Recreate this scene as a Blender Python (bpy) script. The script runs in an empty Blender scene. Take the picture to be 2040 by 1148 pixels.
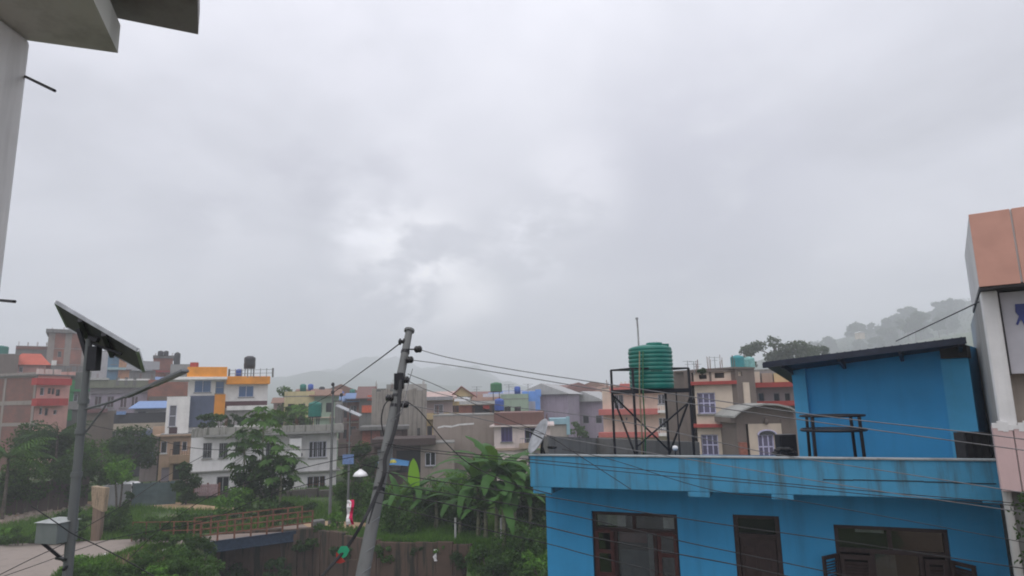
import bpy, math, random
import numpy as np
from mathutils import Vector, Matrix
R = math.radians
C = bpy.context.scene.collection
sc = bpy.context.scene
# ------------------------------------------------------------------ camera, sky, sun, exposure
FPX, CX, CY = 1280.0, 1020.0, 574.0
PITCH = math.atan(226 / FPX); ROLL = 0.022; CAMZ = 7.5
cam_d = bpy.data.cameras.new('camera'); cam = bpy.data.objects.new('camera', cam_d); C.objects.link(cam)
cam_d.sensor_width = 36; cam_d.lens = 36 * FPX / 2040; cam_d.clip_end = 20000; cam_d.clip_start = 0.05
CAMM = Matrix.Translation((0, 0, CAMZ)) @ Matrix.Rotation(R(90) + PITCH, 4, 'X') @ Matrix.Rotation(-ROLL, 4, 'Z')
cam.matrix_world = CAMM; sc.camera = cam
sc.view_settings.view_transform = 'Standard'; sc.view_settings.look = 'None'
sc.view_settings.exposure = 0.33; sc.view_settings.gamma = 1; sc.view_settings.use_curve_mapping = False
sc.cycles.use_denoising = True
sc.cycles.max_bounces = 6; sc.cycles.diffuse_bounces = 3; sc.cycles.glossy_bounces = 2
sc.cycles.transparent_max_bounces = 8; sc.cycles.volume_bounces = 3
sc.cycles.pixel_filter_type = 'BLACKMAN_HARRIS'; sc.cycles.filter_width = 1.9
SUN_EL, SUN_AZ = R(64), R(205)      # azimuth from +Y, clockwise: behind the viewer
sun_d = bpy.data.lights.new('sun', 'SUN'); sun_d.energy = 0.75; sun_d.angle = R(40); sun_d.color = (1, .97, .93)
sun = bpy.data.objects.new('sun', sun_d); C.objects.link(sun)
sd = Vector((math.sin(SUN_AZ) * math.cos(SUN_EL), math.cos(SUN_AZ) * math.cos(SUN_EL), math.sin(SUN_EL)))
sun.rotation_euler = sd.to_track_quat('Z', 'Y').to_euler()

def N(nt, t, **kw):
    n = nt.nodes.new(t)
    for k, v in kw.items():
        if k in n.inputs: n.inputs[k].default_value = v
        else: setattr(n, k, v)
    return n
def mixc(nt, a, b, fac, bt='MIX'):
    m = nt.nodes.new('ShaderNodeMix'); m.data_type = 'RGBA'; m.blend_type = bt
    for s, v in ((6, a), (7, b), (0, fac)):
        if isinstance(v, bpy.types.NodeSocket): nt.links.new(v, m.inputs[s])
        else: m.inputs[s].default_value = v if s == 0 else (*v[:3], 1)
    return m.outputs[2]
def mth(nt, op, a, b=None, c=None):
    m = nt.nodes.new('ShaderNodeMath'); m.operation = op
    for s, v in ((0, a), (1, b), (2, c)):
        if v is None: continue
        if isinstance(v, bpy.types.NodeSocket): nt.links.new(v, m.inputs[s])
        else: m.inputs[s].default_value = v
    return m.outputs[0]
def ramp(nt, fac, stops):
    r = nt.nodes.new('ShaderNodeValToRGB'); cr = r.color_ramp
    while len(cr.elements) < len(stops): cr.elements.new(.5)
    for e, (p, c) in zip(cr.elements, stops):
        e.position = p; e.color = (*c, 1) if len(c) == 3 else c
    nt.links.new(fac, r.inputs[0]); return r.outputs[0]

w = bpy.data.worlds.new('World'); sc.world = w; w.use_nodes = True; nt = w.node_tree; nt.nodes.clear()
tc = nt.nodes.new('ShaderNodeTexCoord')
sep = nt.nodes.new('ShaderNodeSeparateXYZ'); nt.links.new(tc.outputs['Generated'], sep.inputs[0])
zz = mth(nt, 'MAXIMUM', sep.outputs[2], 0.0); den = mth(nt, 'ADD', zz, 0.22)
cmb = nt.nodes.new('ShaderNodeCombineXYZ')
nt.links.new(mth(nt, 'DIVIDE', sep.outputs[0], den), cmb.inputs[0]); nt.links.new(mth(nt, 'DIVIDE', sep.outputs[1], den), cmb.inputs[1])
n1 = N(nt, 'ShaderNodeTexNoise', Scale=1.15, Detail=7.0, Roughness=.5, Distortion=.35); nt.links.new(cmb.outputs[0], n1.inputs['Vector'])
n2 = N(nt, 'ShaderNodeTexNoise', Scale=.45, Detail=3.0, Roughness=.5); nt.links.new(cmb.outputs[0], n2.inputs['Vector'])
nn = mth(nt, 'ADD', mth(nt, 'MULTIPLY', n1.outputs[0], .6), mth(nt, 'MULTIPLY', n2.outputs[0], .4))
cl = ramp(nt, nn, [(.36, (.385, .388, .425)), (.46, (.50, .503, .55)), (.54, (.585, .585, .633)), (.66, (.68, .675, .715))])
def raydir(px, py):
    v = Vector(((px - CX) / FPX, -(py - CY) / FPX, -1)); return (CAMM.to_3x3() @ v)
# thin spots of the cloud deck, brighter than the rest
acc = cl
def patch(acc, px, py, rad, lo, hi, amount, col, sc_=9.0):
    d0 = raydir(px, py).normalized()
    vm = nt.nodes.new('ShaderNodeVectorMath'); vm.operation = 'DISTANCE'; vm.inputs[1].default_value = d0
    mp = nt.nodes.new('ShaderNodeMapping'); mp.inputs['Scale'].default_value = (1, 1, 1.7); mp.inputs['Rotation'].default_value = (0, R(-18), 0); nt.links.new(tc.outputs['Generated'], mp.inputs[0])
    wn = N(nt, 'ShaderNodeTexNoise', Scale=sc_, Detail=9.0, Roughness=.5, Distortion=.12); nt.links.new(mp.outputs[0], wn.inputs['Vector'])
    nt.links.new(tc.outputs['Generated'], vm.inputs[0])
    mr = N(nt, 'ShaderNodeMapRange', interpolation_type='SMOOTHSTEP'); nt.links.new(vm.outputs['Value'], mr.inputs[0])
    mr.inputs[1].default_value = rad; mr.inputs[2].default_value = rad * .15; mr.inputs[3].default_value = 0; mr.inputs[4].default_value = 1
    m2 = N(nt, 'ShaderNodeMapRange', interpolation_type='SMOOTHSTEP'); nt.links.new(wn.outputs[0], m2.inputs[0]); m2.inputs[1].default_value = lo; m2.inputs[2].default_value = hi
    return mixc(nt, acc, col, mth(nt, 'MULTIPLY', mth(nt, 'MULTIPLY', mr.outputs[0], m2.outputs[0]), amount))
acc = patch(acc, 1250, 720, .5, .2, .5, .4, (.45, .46, .49), 2)
acc = patch(acc, 600, 700, .35, .2, .5, .4, (.42, .43, .47), 2)
acc = patch(acc, 600, 400, .26, .42, .58, .75, (.37, .37, .42), 5)
acc = patch(acc, 1380, 400, .3, .4, .58, .7, (.39, .39, .45), 5)
acc = patch(acc, 1100, 250, .4, .45, .65, .4, (.46, .465, .51), 3)
acc = patch(acc, 830, 550, .15, .42, .58, .95, (.98, .97, 1.0), 9)
acc = patch(acc, 745, 475, .10, .44, .62, .8, (.92, .92, .97), 8)
acc = patch(acc, 930, 600, .085, .3, .5, .8, (.95, .94, .96), 7)
acc = patch(acc, 1060, 490, .09, .45, .62, .7, (.9, .9, .96), 9)
acc = patch(acc, 500, 600, .2, .48, .66, .5, (.75, .75, .79), 6)
acc = patch(acc, 1150, 380, .12, .46, .64, .4, (.78, .77, .82), 7)
acc = patch(acc, 800, 60, .35, .4, .65, .4, (.68, .67, .73), 3)
sky = nt.nodes.new('ShaderNodeTexSky'); sky.sky_type = 'NISHITA'; sky.sun_disc = False; sky.sun_elevation = SUN_EL; sky.sun_rotation = SUN_AZ
b1 = nt.nodes.new('ShaderNodeBackground'); b1.inputs[1].default_value = .1; nt.links.new(sky.outputs[0], b1.inputs[0])
b2 = nt.nodes.new('ShaderNodeBackground'); nt.links.new(mth(nt, 'ADD', .95, mth(nt, 'MULTIPLY', zz, 1.0)), b2.inputs[1]); nt.links.new(acc, b2.inputs[0])
ms = nt.nodes.new('ShaderNodeMixShader'); ms.inputs[0].default_value = .94
nt.links.new(b1.outputs[0], ms.inputs[1]); nt.links.new(b2.outputs[0], ms.inputs[2])
wo = nt.nodes.new('ShaderNodeOutputWorld'); nt.links.new(ms.outputs[0], wo.inputs[0])

# ------------------------------------------------------------------ pixel -> world
CAMP = Vector((0, 0, CAMZ))
def at(px, py, Y): d = raydir(px, py); return CAMP + d * (Y / d.y)
def atz(px, py, z=0.): d = raydir(px, py); return CAMP + d * ((z - CAMZ) / d.z)
rng = random.Random(7); nr = np.random.RandomState(5)

# ------------------------------------------------------------------ materials
def lin(c): c /= 255.; return c / 12.92 if c <= .04045 else ((c + .055) / 1.055) ** 2.4
def P(r, g, b, gain=1.8): return tuple(min(.82, lin(v) * gain) for v in (r, g, b))
_M = {}
def newmat(name):
    m = bpy.data.materials.new(name); m.use_nodes = True; t = m.node_tree
    return m, t, t.nodes['Principled BSDF']
def plaster(name, col, stain=.35, stcol=(.09, .085, .075), rough=.85, bump=.25, scale=1.0, streak=1.0):
    """painted or bare plaster: cloudy tone, damp streaks running down, grain"""
    if name in _M: return _M[name]
    m, t, b = newmat(name); co = t.nodes.new('ShaderNodeTexCoord')
    def noise(sx, sz, sc_, det=5., ro=.6):
        mp = t.nodes.new('ShaderNodeMapping'); mp.inputs['Scale'].default_value = (sx, sx, sz); t.links.new(co.outputs['Object'], mp.inputs[0])
        n = N(t, 'ShaderNodeTexNoise', Scale=sc_, Detail=det, Roughness=ro); t.links.new(mp.outputs[0], n.inputs['Vector']); return n.outputs[0]
    blot = noise(1, 1, .9 * scale); strk = noise(2.6 * scale, .22 * scale, 1.3, 6., .65); gr = noise(1, 1, 22)
    c = mixc(t, tuple(v * .82 for v in col), tuple(min(.9, v * 1.12) for v in col), ramp(t, blot, [(.3, (0, 0, 0)), (.7, (1, 1, 1))]))
    f = ramp(t, strk, [(.5, (0, 0, 0)), (.74, (1, 1, 1))]); f2 = ramp(t, blot, [(.5, (0, 0, 0)), (.72, (1, 1, 1))])
    ff = mth(t, 'MULTIPLY', mth(t, 'ADD', mth(t, 'MULTIPLY', f, streak), mth(t, 'MULTIPLY', f2, .5)), stain)
    c = mixc(t, c, stcol, mth(t, 'MINIMUM', ff, .92))
    c = mixc(t, c, (.5, .5, .5), mth(t, 'MULTIPLY', gr, .12), 'OVERLAY')
    t.links.new(c, b.inputs['Base Color']); b.inputs['Roughness'].default_value = rough
    if bump:
        bp = N(t, 'ShaderNodeBump', Strength=bump, Distance=.01); t.links.new(gr, bp.inputs['Height']); t.links.new(bp.outputs[0], b.inputs['Normal'])
    _M[name] = m; return m
def brickmat(name, c1, c2, mortar=(.3, .27, .25)):
    if name in _M: return _M[name]
    m, t, b = newmat(name); co = t.nodes.new('ShaderNodeTexCoord'); sp = t.nodes.new('ShaderNodeSeparateXYZ'); cb = t.nodes.new('ShaderNodeCombineXYZ')
    t.links.new(co.outputs['Object'], sp.inputs[0]); t.links.new(mth(t, 'ADD', sp.outputs[0], sp.outputs[1]), cb.inputs[0]); t.links.new(sp.outputs[2], cb.inputs[1])
    br = N(t, 'ShaderNodeTexBrick', Scale=1.0); br.inputs['Brick Width'].default_value = .24; br.inputs['Row Height'].default_value = .075
    br.inputs['Mortar Size'].default_value = .012; t.links.new(cb.outputs[0], br.inputs['Vector'])
    br.inputs['Color1'].default_value = (*c1, 1); br.inputs['Color2'].default_value = (*c2, 1); br.inputs['Mortar'].default_value = (*mortar, 1)
    n = N(t, 'ShaderNodeTexNoise', Scale=.6, Detail=6.); t.links.new(co.outputs['Object'], n.inputs['Vector'])
    c = mixc(t, br.outputs[0], (.08, .06, .05), ramp(t, n.outputs[0], [(.4, (0, 0, 0)), (.75, (.75, .75, .75))]))
    t.links.new(c, b.inputs['Base Color']); b.inputs['Roughness'].default_value = .9
    _M[name] = m; return m
def simple(name, col, rough=.6, metal=0., var=.18, scale=6., spec=.4):
    if name in _M: return _M[name]
    m, t, b = newmat(name); co = t.nodes.new('ShaderNodeTexCoord')
    n = N(t, 'ShaderNodeTexNoise', Scale=scale, Detail=5.); t.links.new(co.outputs['Object'], n.inputs['Vector'])
    c = mixc(t, tuple(v * (1 - var) for v in col), tuple(min(1, v * (1 + var)) for v in col), ramp(t, n.outputs[0], [(.35, (0, 0, 0)), (.65, (1, 1, 1))]))
    t.links.new(c, b.inputs['Base Color']); b.inputs['Roughness'].default_value = rough; b.inputs['Metallic'].default_value = metal
    b.inputs['Specular IOR Level'].default_value = spec
    _M[name] = m; return m
def leafmat(name, c1, c2, c3=None, rough=.55, trans=.25):
    if name in _M: return _M[name]
    m, t, b = newmat(name)
    g = t.nodes.new('ShaderNodeNewGeometry'); co = t.nodes.new('ShaderNodeTexCoord')
    n = N(t, 'ShaderNodeTexNoise', Scale=.8, Detail=3.); t.links.new(co.outputs['Object'], n.inputs['Vector'])
    f = mth(t, 'ADD', mth(t, 'MULTIPLY', g.outputs['Random Per Island'], .6), mth(t, 'MULTIPLY', n.outputs[0], .4))
    c = ramp(t, f, [(.15, c1), (.6, c2), (.95, c3 or c2)])
    t.links.new(c, b.inputs['Base Color']); b.inputs['Roughness'].default_value = rough + .15; b.inputs['Specular IOR Level'].default_value = .14
    tr = t.nodes.new('ShaderNodeBsdfTranslucent'); t.links.new(mixc(t, c, (.25, .4, .02), .3), tr.inputs[0])
    mx = t.nodes.new('ShaderNodeMixShader'); mx.inputs[0].default_value = trans; t.links.new(b.outputs[0], mx.inputs[1]); t.links.new(tr.outputs[0], mx.inputs[2])
    t.links.new(mx.outputs[0], t.nodes['Material Output'].inputs[0])
    _M[name] = m; return m
def glassmat(name, tint=(.02, .025, .03), rough=.08):
    if name in _M: return _M[name]
    m, t, b = newmat(name); b.inputs['Base Color'].default_value = (*tint, 1); b.inputs['Roughness'].default_value = rough; b.inputs['Specular IOR Level'].default_value = .6
    _M[name] = m; return m
def clearglass(name):
    if name in _M: return _M[name]
    m, t, b = newmat(name); tr = t.nodes.new('ShaderNodeBsdfTransparent'); tr.inputs[0].default_value = (.75, .78, .78, 1)
    gl = t.nodes.new('ShaderNodeBsdfGlossy'); gl.inputs['Roughness'].default_value = .03
    fr = N(t, 'ShaderNodeFresnel', IOR=1.45); mx = t.nodes.new('ShaderNodeMixShader')
    t.links.new(mth(t, 'ADD', fr.outputs[0], .05), mx.inputs[0]); t.links.new(tr.outputs[0], mx.inputs[1]); t.links.new(gl.outputs[0], mx.inputs[2])
    t.links.new(mx.outputs[0], t.nodes['Material Output'].inputs[0]); _M[name] = m; return m

# ------------------------------------------------------------------ mesh building
class MB:
    def __init__(s): s.v = []; s.f = []; s.sm = []
    def add(s, vs, fs, smooth=False):
        o = len(s.v); s.v += [tuple(p) for p in vs]; s.f += [tuple(i + o for i in f) for f in fs]; s.sm += [smooth] * len(fs); return s
    def box(s, x0, x1, y0, y1, z0, z1):
        x0, x1 = min(x0, x1), max(x0, x1); y0, y1 = min(y0, y1), max(y0, y1); z0, z1 = min(z0, z1), max(z0, z1)
        return s.add([(x0, y0, z0), (x1, y0, z0), (x1, y1, z0), (x0, y1, z0), (x0, y0, z1), (x1, y0, z1), (x1, y1, z1), (x0, y1, z1)],
                     [(0, 3, 2, 1), (4, 5, 6, 7), (0, 1, 5, 4), (1, 2, 6, 5), (2, 3, 7, 6), (3, 0, 4, 7)])
    def hexa(s, p): # 8 corners bottom 4 (ccw), top 4
        return s.add(p, [(0, 3, 2, 1), (4, 5, 6, 7), (0, 1, 5, 4), (1, 2, 6, 5), (2, 3, 7, 6), (3, 0, 4, 7)])
    def tube(s, pts, r, n=8, r1=None, caps=True):
        pts = [Vector(p) for p in pts]; k = len(pts); rs = [r + (r if r1 is None else r1 - r) * 0 for _ in pts]
        if r1 is not None: rs = [r + (r1 - r) * i / (k - 1) for i in range(k)]
        else: rs = [r] * k
        vs = []; up = Vector((0, 0, 1)); prev = None
        for i, p in enumerate(pts):
            t = (pts[min(i + 1, k - 1)] - pts[max(i - 1, 0)]).normalized()
            if prev is None:
                a = t.cross(up) if abs(t.z) < .95 else t.cross(Vector((1, 0, 0)))
            else: a = prev - t * prev.dot(t)
            a.normalize(); prev = a; b = t.cross(a)
            for j in range(n):
                q = 2 * math.pi * j / n; vs.append(p + (a * math.cos(q) + b * math.sin(q)) * rs[i])
        fs = [(i * n + j, i * n + (j + 1) % n, (i + 1) * n + (j + 1) % n, (i + 1) * n + j) for i in range(k - 1) for j in range(n)]
        s.add(vs, fs, n > 5)
        if caps: s.add(vs[:n], [tuple(range(n))[::-1]]); s.add(vs[-n:], [tuple(range(n))])
        return s
    def bar(s, p0, p1, w_, h_=None):   # square bar
        p0, p1 = Vector(p0), Vector(p1); h_ = h_ or w_; t = (p1 - p0).normalized()
        a = t.cross(Vector((0, 0, 1))) if abs(t.z) < .95 else Vector((1, 0, 0)); a.normalize(); b = t.cross(a)
        c = [(-1, -1), (1, -1), (1, 1), (-1, 1)]
        return s.hexa([p0 + a * w_ / 2 * i + b * h_ / 2 * j for i, j in c] + [p1 + a * w_ / 2 * i + b * h_ / 2 * j for i, j in c])
    def lathe(s, prof, c=(0, 0, 0), n=24, smooth=True):
        vs = []; k = len(prof)
        for r, z in prof:
            for j in range(n):
                q = 2 * math.pi * j / n; vs.append((c[0] + r * math.cos(q), c[1] + r * math.sin(q), c[2] + z))
        return s.add(vs, [(i * n + j, i * n + (j + 1) % n, (i + 1) * n + (j + 1) % n, (i + 1) * n + j) for i in range(k - 1) for j in range(n)], smooth)
    def prism(s, poly, d0, d1, axis='y'):   # poly of (a,b): axis y -> (x,z) ; z -> (x,y) ; x -> (y,z)
        f = {'y': lambda a, b, d: (a, d, b), 'z': lambda a, b, d: (a, b, d), 'x': lambda a, b, d: (d, a, b)}[axis]
        n = len(poly); vs = [f(a, b, d0) for a, b in poly] + [f(a, b, d1) for a, b in poly]
        return s.add(vs, [tuple(range(n)), tuple(range(2 * n - 1, n - 1, -1))] + [(i, i + n, (i + 1) % n + n, (i + 1) % n) for i in range(n)])
    def wall(s, a0, a1, z0, z1, holes, th, tf):
        """a flat wall with openings; tf maps (along, inward, z) to local space"""
        xs = sorted({a0, a1, *[min(max(h[i], a0), a1) for h in holes for i in (0, 1)]}); zs = sorted({z0, z1, *[min(max(h[i], z0), z1) for h in holes for i in (2, 3)]})
        for x, x2 in zip(xs, xs[1:]):
            for z, z2 in zip(zs, zs[1:]):
                mx, mz = (x + x2) / 2, (z + z2) / 2
                if any(h[0] < mx < h[1] and h[2] < mz < h[3] for h in holes): continue
                s.add([tf(x, 0, z), tf(x2, 0, z), tf(x2, 0, z2), tf(x, 0, z2)], [(0, 1, 2, 3)])
                s.add([tf(x, th, z), tf(x2, th, z), tf(x2, th, z2), tf(x, th, z2)], [(3, 2, 1, 0)])
        for h in holes:
            q = [(h[0], h[2]), (h[1], h[2]), (h[1], h[3]), (h[0], h[3])]
            for (a, b), (c, d) in zip(q, q[1:] + q[:1]): s.add([tf(a, 0, b), tf(c, 0, d), tf(c, th, d), tf(a, th, b)], [(3, 2, 1, 0)])
        return s
    def build(s, name, mat, parent=None, loc=None, rot=None, bevel=0, **pr):
        me = bpy.data.meshes.new(name); me.from_pydata(s.v, [], s.f); me.materials.append(mat)
        if any(s.sm): me.polygons.foreach_set('use_smooth', s.sm)
        me.update(); o = bpy.data.objects.new(name, me); C.objects.link(o)
        if parent is not None: o.parent = parent
        if loc is not None: o.location = loc
        if rot is not None: o.rotation_euler = (0, 0, rot)
        if bevel:
            bv = o.modifiers.new('bevel', 'BEVEL'); bv.width = bevel; bv.segments = 2; bv.limit_method = 'ANGLE'
        for k, v in pr.items(): o[k] = v
        return o
def npmesh(name, V, F, mat, parent=None, loc=None, smooth=False, **pr):
    me = bpy.data.meshes.new(name); k = F.shape[1]
    me.vertices.add(len(V)); me.vertices.foreach_set('co', V.astype(np.float32).ravel())
    me.loops.add(F.size); me.loops.foreach_set('vertex_index', F.astype(np.int32).ravel())
    me.polygons.add(len(F)); me.polygons.foreach_set('loop_start', np.arange(0, F.size, k, dtype=np.int32)); me.polygons.foreach_set('loop_total', np.full(len(F), k, dtype=np.int32))
    if smooth: me.polygons.foreach_set('use_smooth', [True] * len(F))
    me.materials.append(mat); me.update(calc_edges=True)
    o = bpy.data.objects.new(name, me); C.objects.link(o)
    if parent is not None: o.parent = parent
    if loc is not None: o.location = loc
    for a, b in pr.items(): o[a] = b
    return o
def thing(name, label, cat, loc=(0, 0, 0), rz=0., group=None):
    o = bpy.data.objects.new(name, None); C.objects.link(o); o.location = loc; o.rotation_euler = (0, 0, rz); o.empty_display_size = .2
    o['label'] = label; o['category'] = cat
    if group: o['group'] = group
    return o
def tag(o, label, cat, group=None):
    o['label'] = label; o['category'] = cat
    if group: o['group'] = group
    return o
def loop(p, cl=True): return p
def smoothpath(pts, sub=8):
    pts = [Vector(p) for p in pts]; out = []
    q = [pts[0] * 2 - pts[1]] + pts + [pts[-1] * 2 - pts[-2]]
    for i in range(1, len(q) - 2):
        a, b, c, d = q[i - 1:i + 3]
        for j in range(sub):
            t = j / sub; out.append(.5 * ((2 * b) + (c - a) * t + (2 * a - 5 * b + 4 * c - d) * t * t + (3 * b - a - 3 * c + d) * t ** 3))
    out.append(pts[-1]); return out

# ------------------------------------------------------------------ houses
GL = lambda: glassmat('window_glass')
class House:
    """a building from its two front corners (pixel x, pixel y of the wall top, distance) and its depth"""
    def __init__(s, name, label, cat, A, B, zb, depth, wall, side=None, ztop=None, group=None):
        a, b = at(*A), at(*B)
        if A[0] < 1005 and A[2] > 50 and abs(A[2] - B[2]) < 3.1:      # street front square to the line of sight at its right corner
            kk = b.x / b.y; th = math.atan(-kk); ss = (kk * a.y - a.x) / (math.cos(th) - kk * math.sin(th)); b = Vector((a.x + ss * math.cos(th), a.y + ss * math.sin(th), b.z))
        s.O = Vector((a.x, a.y, 0)); d = Vector((b.x - a.x, b.y - a.y, 0)); s.W = d.length; s.yaw = math.atan2(d.y, d.x)
        s.zb = zb; s.zt = (a.z if ztop is None else ztop) - zb; s.D = depth; s.wallm = wall; s.sidem = side
        s.e = thing(name, label, cat, (a.x, a.y, zb), s.yaw, group); s.O.z = zb; s.h = {'F': [], 'L': [], 'R': []}
        s.Mi = Matrix.Rotation(-s.yaw, 3, 'Z'); s.co = s.Mi @ (CAMP - s.O)
    def hit(s, px, py, face='F', off=0.):
        d = s.Mi @ raydir(px, py)
        if face == 'F': t = (off - s.co.y) / d.y
        elif face == 'L': t = (off - s.co.x) / d.x
        else: t = (s.W - off - s.co.x) / d.x
        p = s.co + d * t; return (p.x if face == 'F' else p.y, p.z)
    def rect(s, px0, py0, px1, py1, face='F', off=0.):
        a, b = s.hit(px0, py0, face, off), s.hit(px1, py1, face, off)
        return min(a[0], b[0]), max(a[0], b[0]), min(a[1], b[1]), max(a[1], b[1])
    def fbox(s, r, out, inn, mat, name, face='F', local=False, parent=None, bevel=0, **pr):
        x0, x1, z0, z1 = r if local else s.rect(*r, face=face, off=-out)
        m = MB()
        if face == 'F': m.box(x0, x1, -out, inn, z0, z1)
        elif face == 'L': m.box(-out, inn, x0, x1, z0, z1)
        else: m.box(s.W - inn, s.W + out, x0, x1, z0, z1)
        return m.build(name, mat, parent or s.e, bevel=bevel, **pr)
    def band(s, z0, z1, proj, mat, name='ledge', sides=(1, 1, 1, 1), bevel=0):
        l, r, f, b = sides
        return MB().box(-proj * l - .01, s.W + proj * r + .01, -proj * f - .01, s.D + proj * b, z0, z1).build(name, mat, s.e, bevel=bevel)
    def zat(s, px, py, face='F', off=0.): return s.hit(px, py, face, off)[1]
    def win(s, r, face='F', local=False, hole=True, **kw):
        x0, x1, z0, z1 = r if local else s.rect(*r, face=face)
        lim = s.W if face == 'F' else s.D
        x0 = max(x0, .06); x1 = min(x1, lim - .06)
        if x1 - x0 < .15: return
        if hole: s.h[face].append((x0, x1, z0, z1))
        y = 0.1 if hole else -.05
        if x1 - x0 > .6 and 'sill' not in kw and not s.e.get('group'): kw['sill'] = _M['concrete_roof']
        if face == 'F': loc, rot = (x0, y, z0), 0
        elif face == 'L': loc, rot = (y, x1, z0), -math.pi / 2
        else: loc, rot = (s.W - y, x0, z0), math.pi / 2
        return window(s.e, loc, rot, x1 - x0, z1 - z0, **kw)
    def finish(s, roof=True, roofm=None, base=0., ph=0., pt=.15, pm=None):
        W, D, H = s.W, s.D, s.zt; m = MB(); t = .22
        m.wall(0, W, base, H, s.h['F'], t, lambda a, i, z: (a, i, z))
        ms_ = MB() if s.sidem else m
        ms_.wall(0, D, base, H, s.h['L'], t, lambda a, i, z: (i, a, z)); ms_.wall(0, D, base, H, s.h['R'], t, lambda a, i, z: (W - i, a, z))
        ms_.add([(0, D, base), (W, D, base), (W, D, H), (0, D, H)], [(3, 2, 1, 0)])
        # dark floor slabs inside so that rooms are not empty shells
        MB().box(.25, W - .25, min(1.5, D * .4), min(1.6, D * .4 + .1), base, H - .02).build('inner_wall', _M['concrete_roof'], s.e)
        m.build('wall', s.wallm, s.e)
        if s.sidem: ms_.build('side_wall', s.sidem, s.e)
        if roof: MB().box(-.02, W + .02, -.02, D + .02, H, H + .12).build('roof', roofm or _M['concrete_roof'], s.e)
        if ph:
            p = MB(); z0, z1 = H + (.12 if roof else 0), H + ph
            p.box(-.01, W + .01, -.01, pt, z0, z1); p.box(-.01, W + .01, D - pt, D + .01, z0, z1); p.box(-.012, pt, pt, D - pt, z0, z1 - .003); p.box(W - pt, W + .012, pt, D - pt, z0, z1 - .003)
            p.build('parapet', pm or s.wallm, s.e)
        return s.e
def window(parent, loc, rot, w_, h_, n=2, rows=1, fr=None, glass=None, ft=.06, bars=0, sill=None, curtain=None, barm=None, name='window'):
    fr = fr or _M['dark_wood']; glass = glass or GL(); m = MB(); ft = min(ft, w_ * .12, h_ * .12)
    m.box(0, w_, 0, .07, 0, ft); m.box(0, w_, 0, .07, h_ - ft, h_); m.box(0, ft, .002, .068, ft, h_ - ft); m.box(w_ - ft, w_, .002, .068, ft, h_ - ft)
    for i in range(1, n): x = w_ * i / n; m.box(x - ft / 2, x + ft / 2, .004, .066, ft, h_ - ft)
    for j in range(1, rows): z = h_ * j / rows; m.box(ft, w_ - ft, .006, .064, z - ft / 2, z + ft / 2)
    o = m.build(name, fr, parent, loc, rot)
    for i in range(n):
        for j in range(rows):
            MB().box(w_ * i / n + ft * .5, w_ * (i + 1) / n - ft * .5, .03, .036, h_ * j / rows + ft * .5, h_ * (j + 1) / rows - ft * .5).build('pane', glass, o)
    if bars:
        g = MB()
        for i in range(1, bars): x = w_ * i / bars; g.bar((x, -.03, 0.01), (x, -.03, h_ - .01), .03)
        g.bar((0, -.03, h_ * .5), (w_, -.03, h_ * .5), .03, .035); g.build('grille', barm or fr, o)
    if sill: MB().box(-.08, w_ + .08, -.2, -.001, -.09, 0).build('sill', sill, o)
    if curtain: MB().box(w_ * .52, w_ - ft, .045, .06, ft, h_ - ft).build('curtain', curtain, o)
    return o
# ------------------------------------------------------------------ shared materials
simple('concrete_roof', (.22, .215, .2), .9); simple('dark_wood', (.045, .03, .025), .5)
conc = plaster('weathered_concrete', (.30, .295, .28), .6); conc_dark = plaster('black_stained_concrete', (.17, .165, .155), .8, (.05, .05, .045))
white_p = plaster('white_plaster', (.72, .71, .70), .28, (.28, .26, .23)); white_clean = plaster('clean_white_paint', (.78, .76, .73), .12, (.35, .32, .28))
cream = plaster('cream_plaster', (.68, .56, .42), .22, (.3, .25, .2)); peach = plaster('peach_plaster', (.52, .36, .25), .3, (.2, .15, .11))
brick_m = brickmat('red_brick', (.38, .10, .055), (.28, .075, .045), (.24, .17, .13)); brick_dk = brickmat('dark_brick', (.25, .07, .045), (.18, .055, .04), (.18, .13, .11))
redband = plaster('red_ledge_paint', (.36, .055, .045), .3, (.1, .03, .03)); steel = simple('painted_steel_black', (.018, .018, .022), .45, .3)
galv = simple('galvanised_steel', (.23, .245, .25), .5, .6); black_rub = simple('black_insulation', (.012, .012, .014), .5)
white_fr = simple('white_window_paint', (.62, .62, .7), .5); wire_m = simple('cable_black', (.02, .02, .022), .6); wire_g = simple('bare_aluminium_wire', (.16, .16, .165), .5, .4)
soilm = plaster('brown_soil', (.16, .105, .065), .5, (.07, .05, .03), 1.0, .5, 2.0); dirt = plaster('pale_dirt_track', (.40, .27, .16), .4, (.2, .14, .09), 1., .5, 1.5)
roadm = plaster('dusty_concrete_road', (.27, .225, .195), .6, (.15, .115, .09), .95, .3, 1.6, .3)
green_tank = simple('green_plastic_tank', (.008, .15, .115), .38, 0, .1); black_tank = simple('black_plastic_tank', (.02, .02, .022), .4, 0, .1)
turq_tank = simple('turquoise_plastic_tank', (.03, .24, .26), .4, 0, .1); blue_tank = simple('blue_plastic_tank', (.03, .09, .38), .4, 0, .1)
rust = simple('rusty_iron', (.19, .08, .045), .8, .2, .35, 9)

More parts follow.
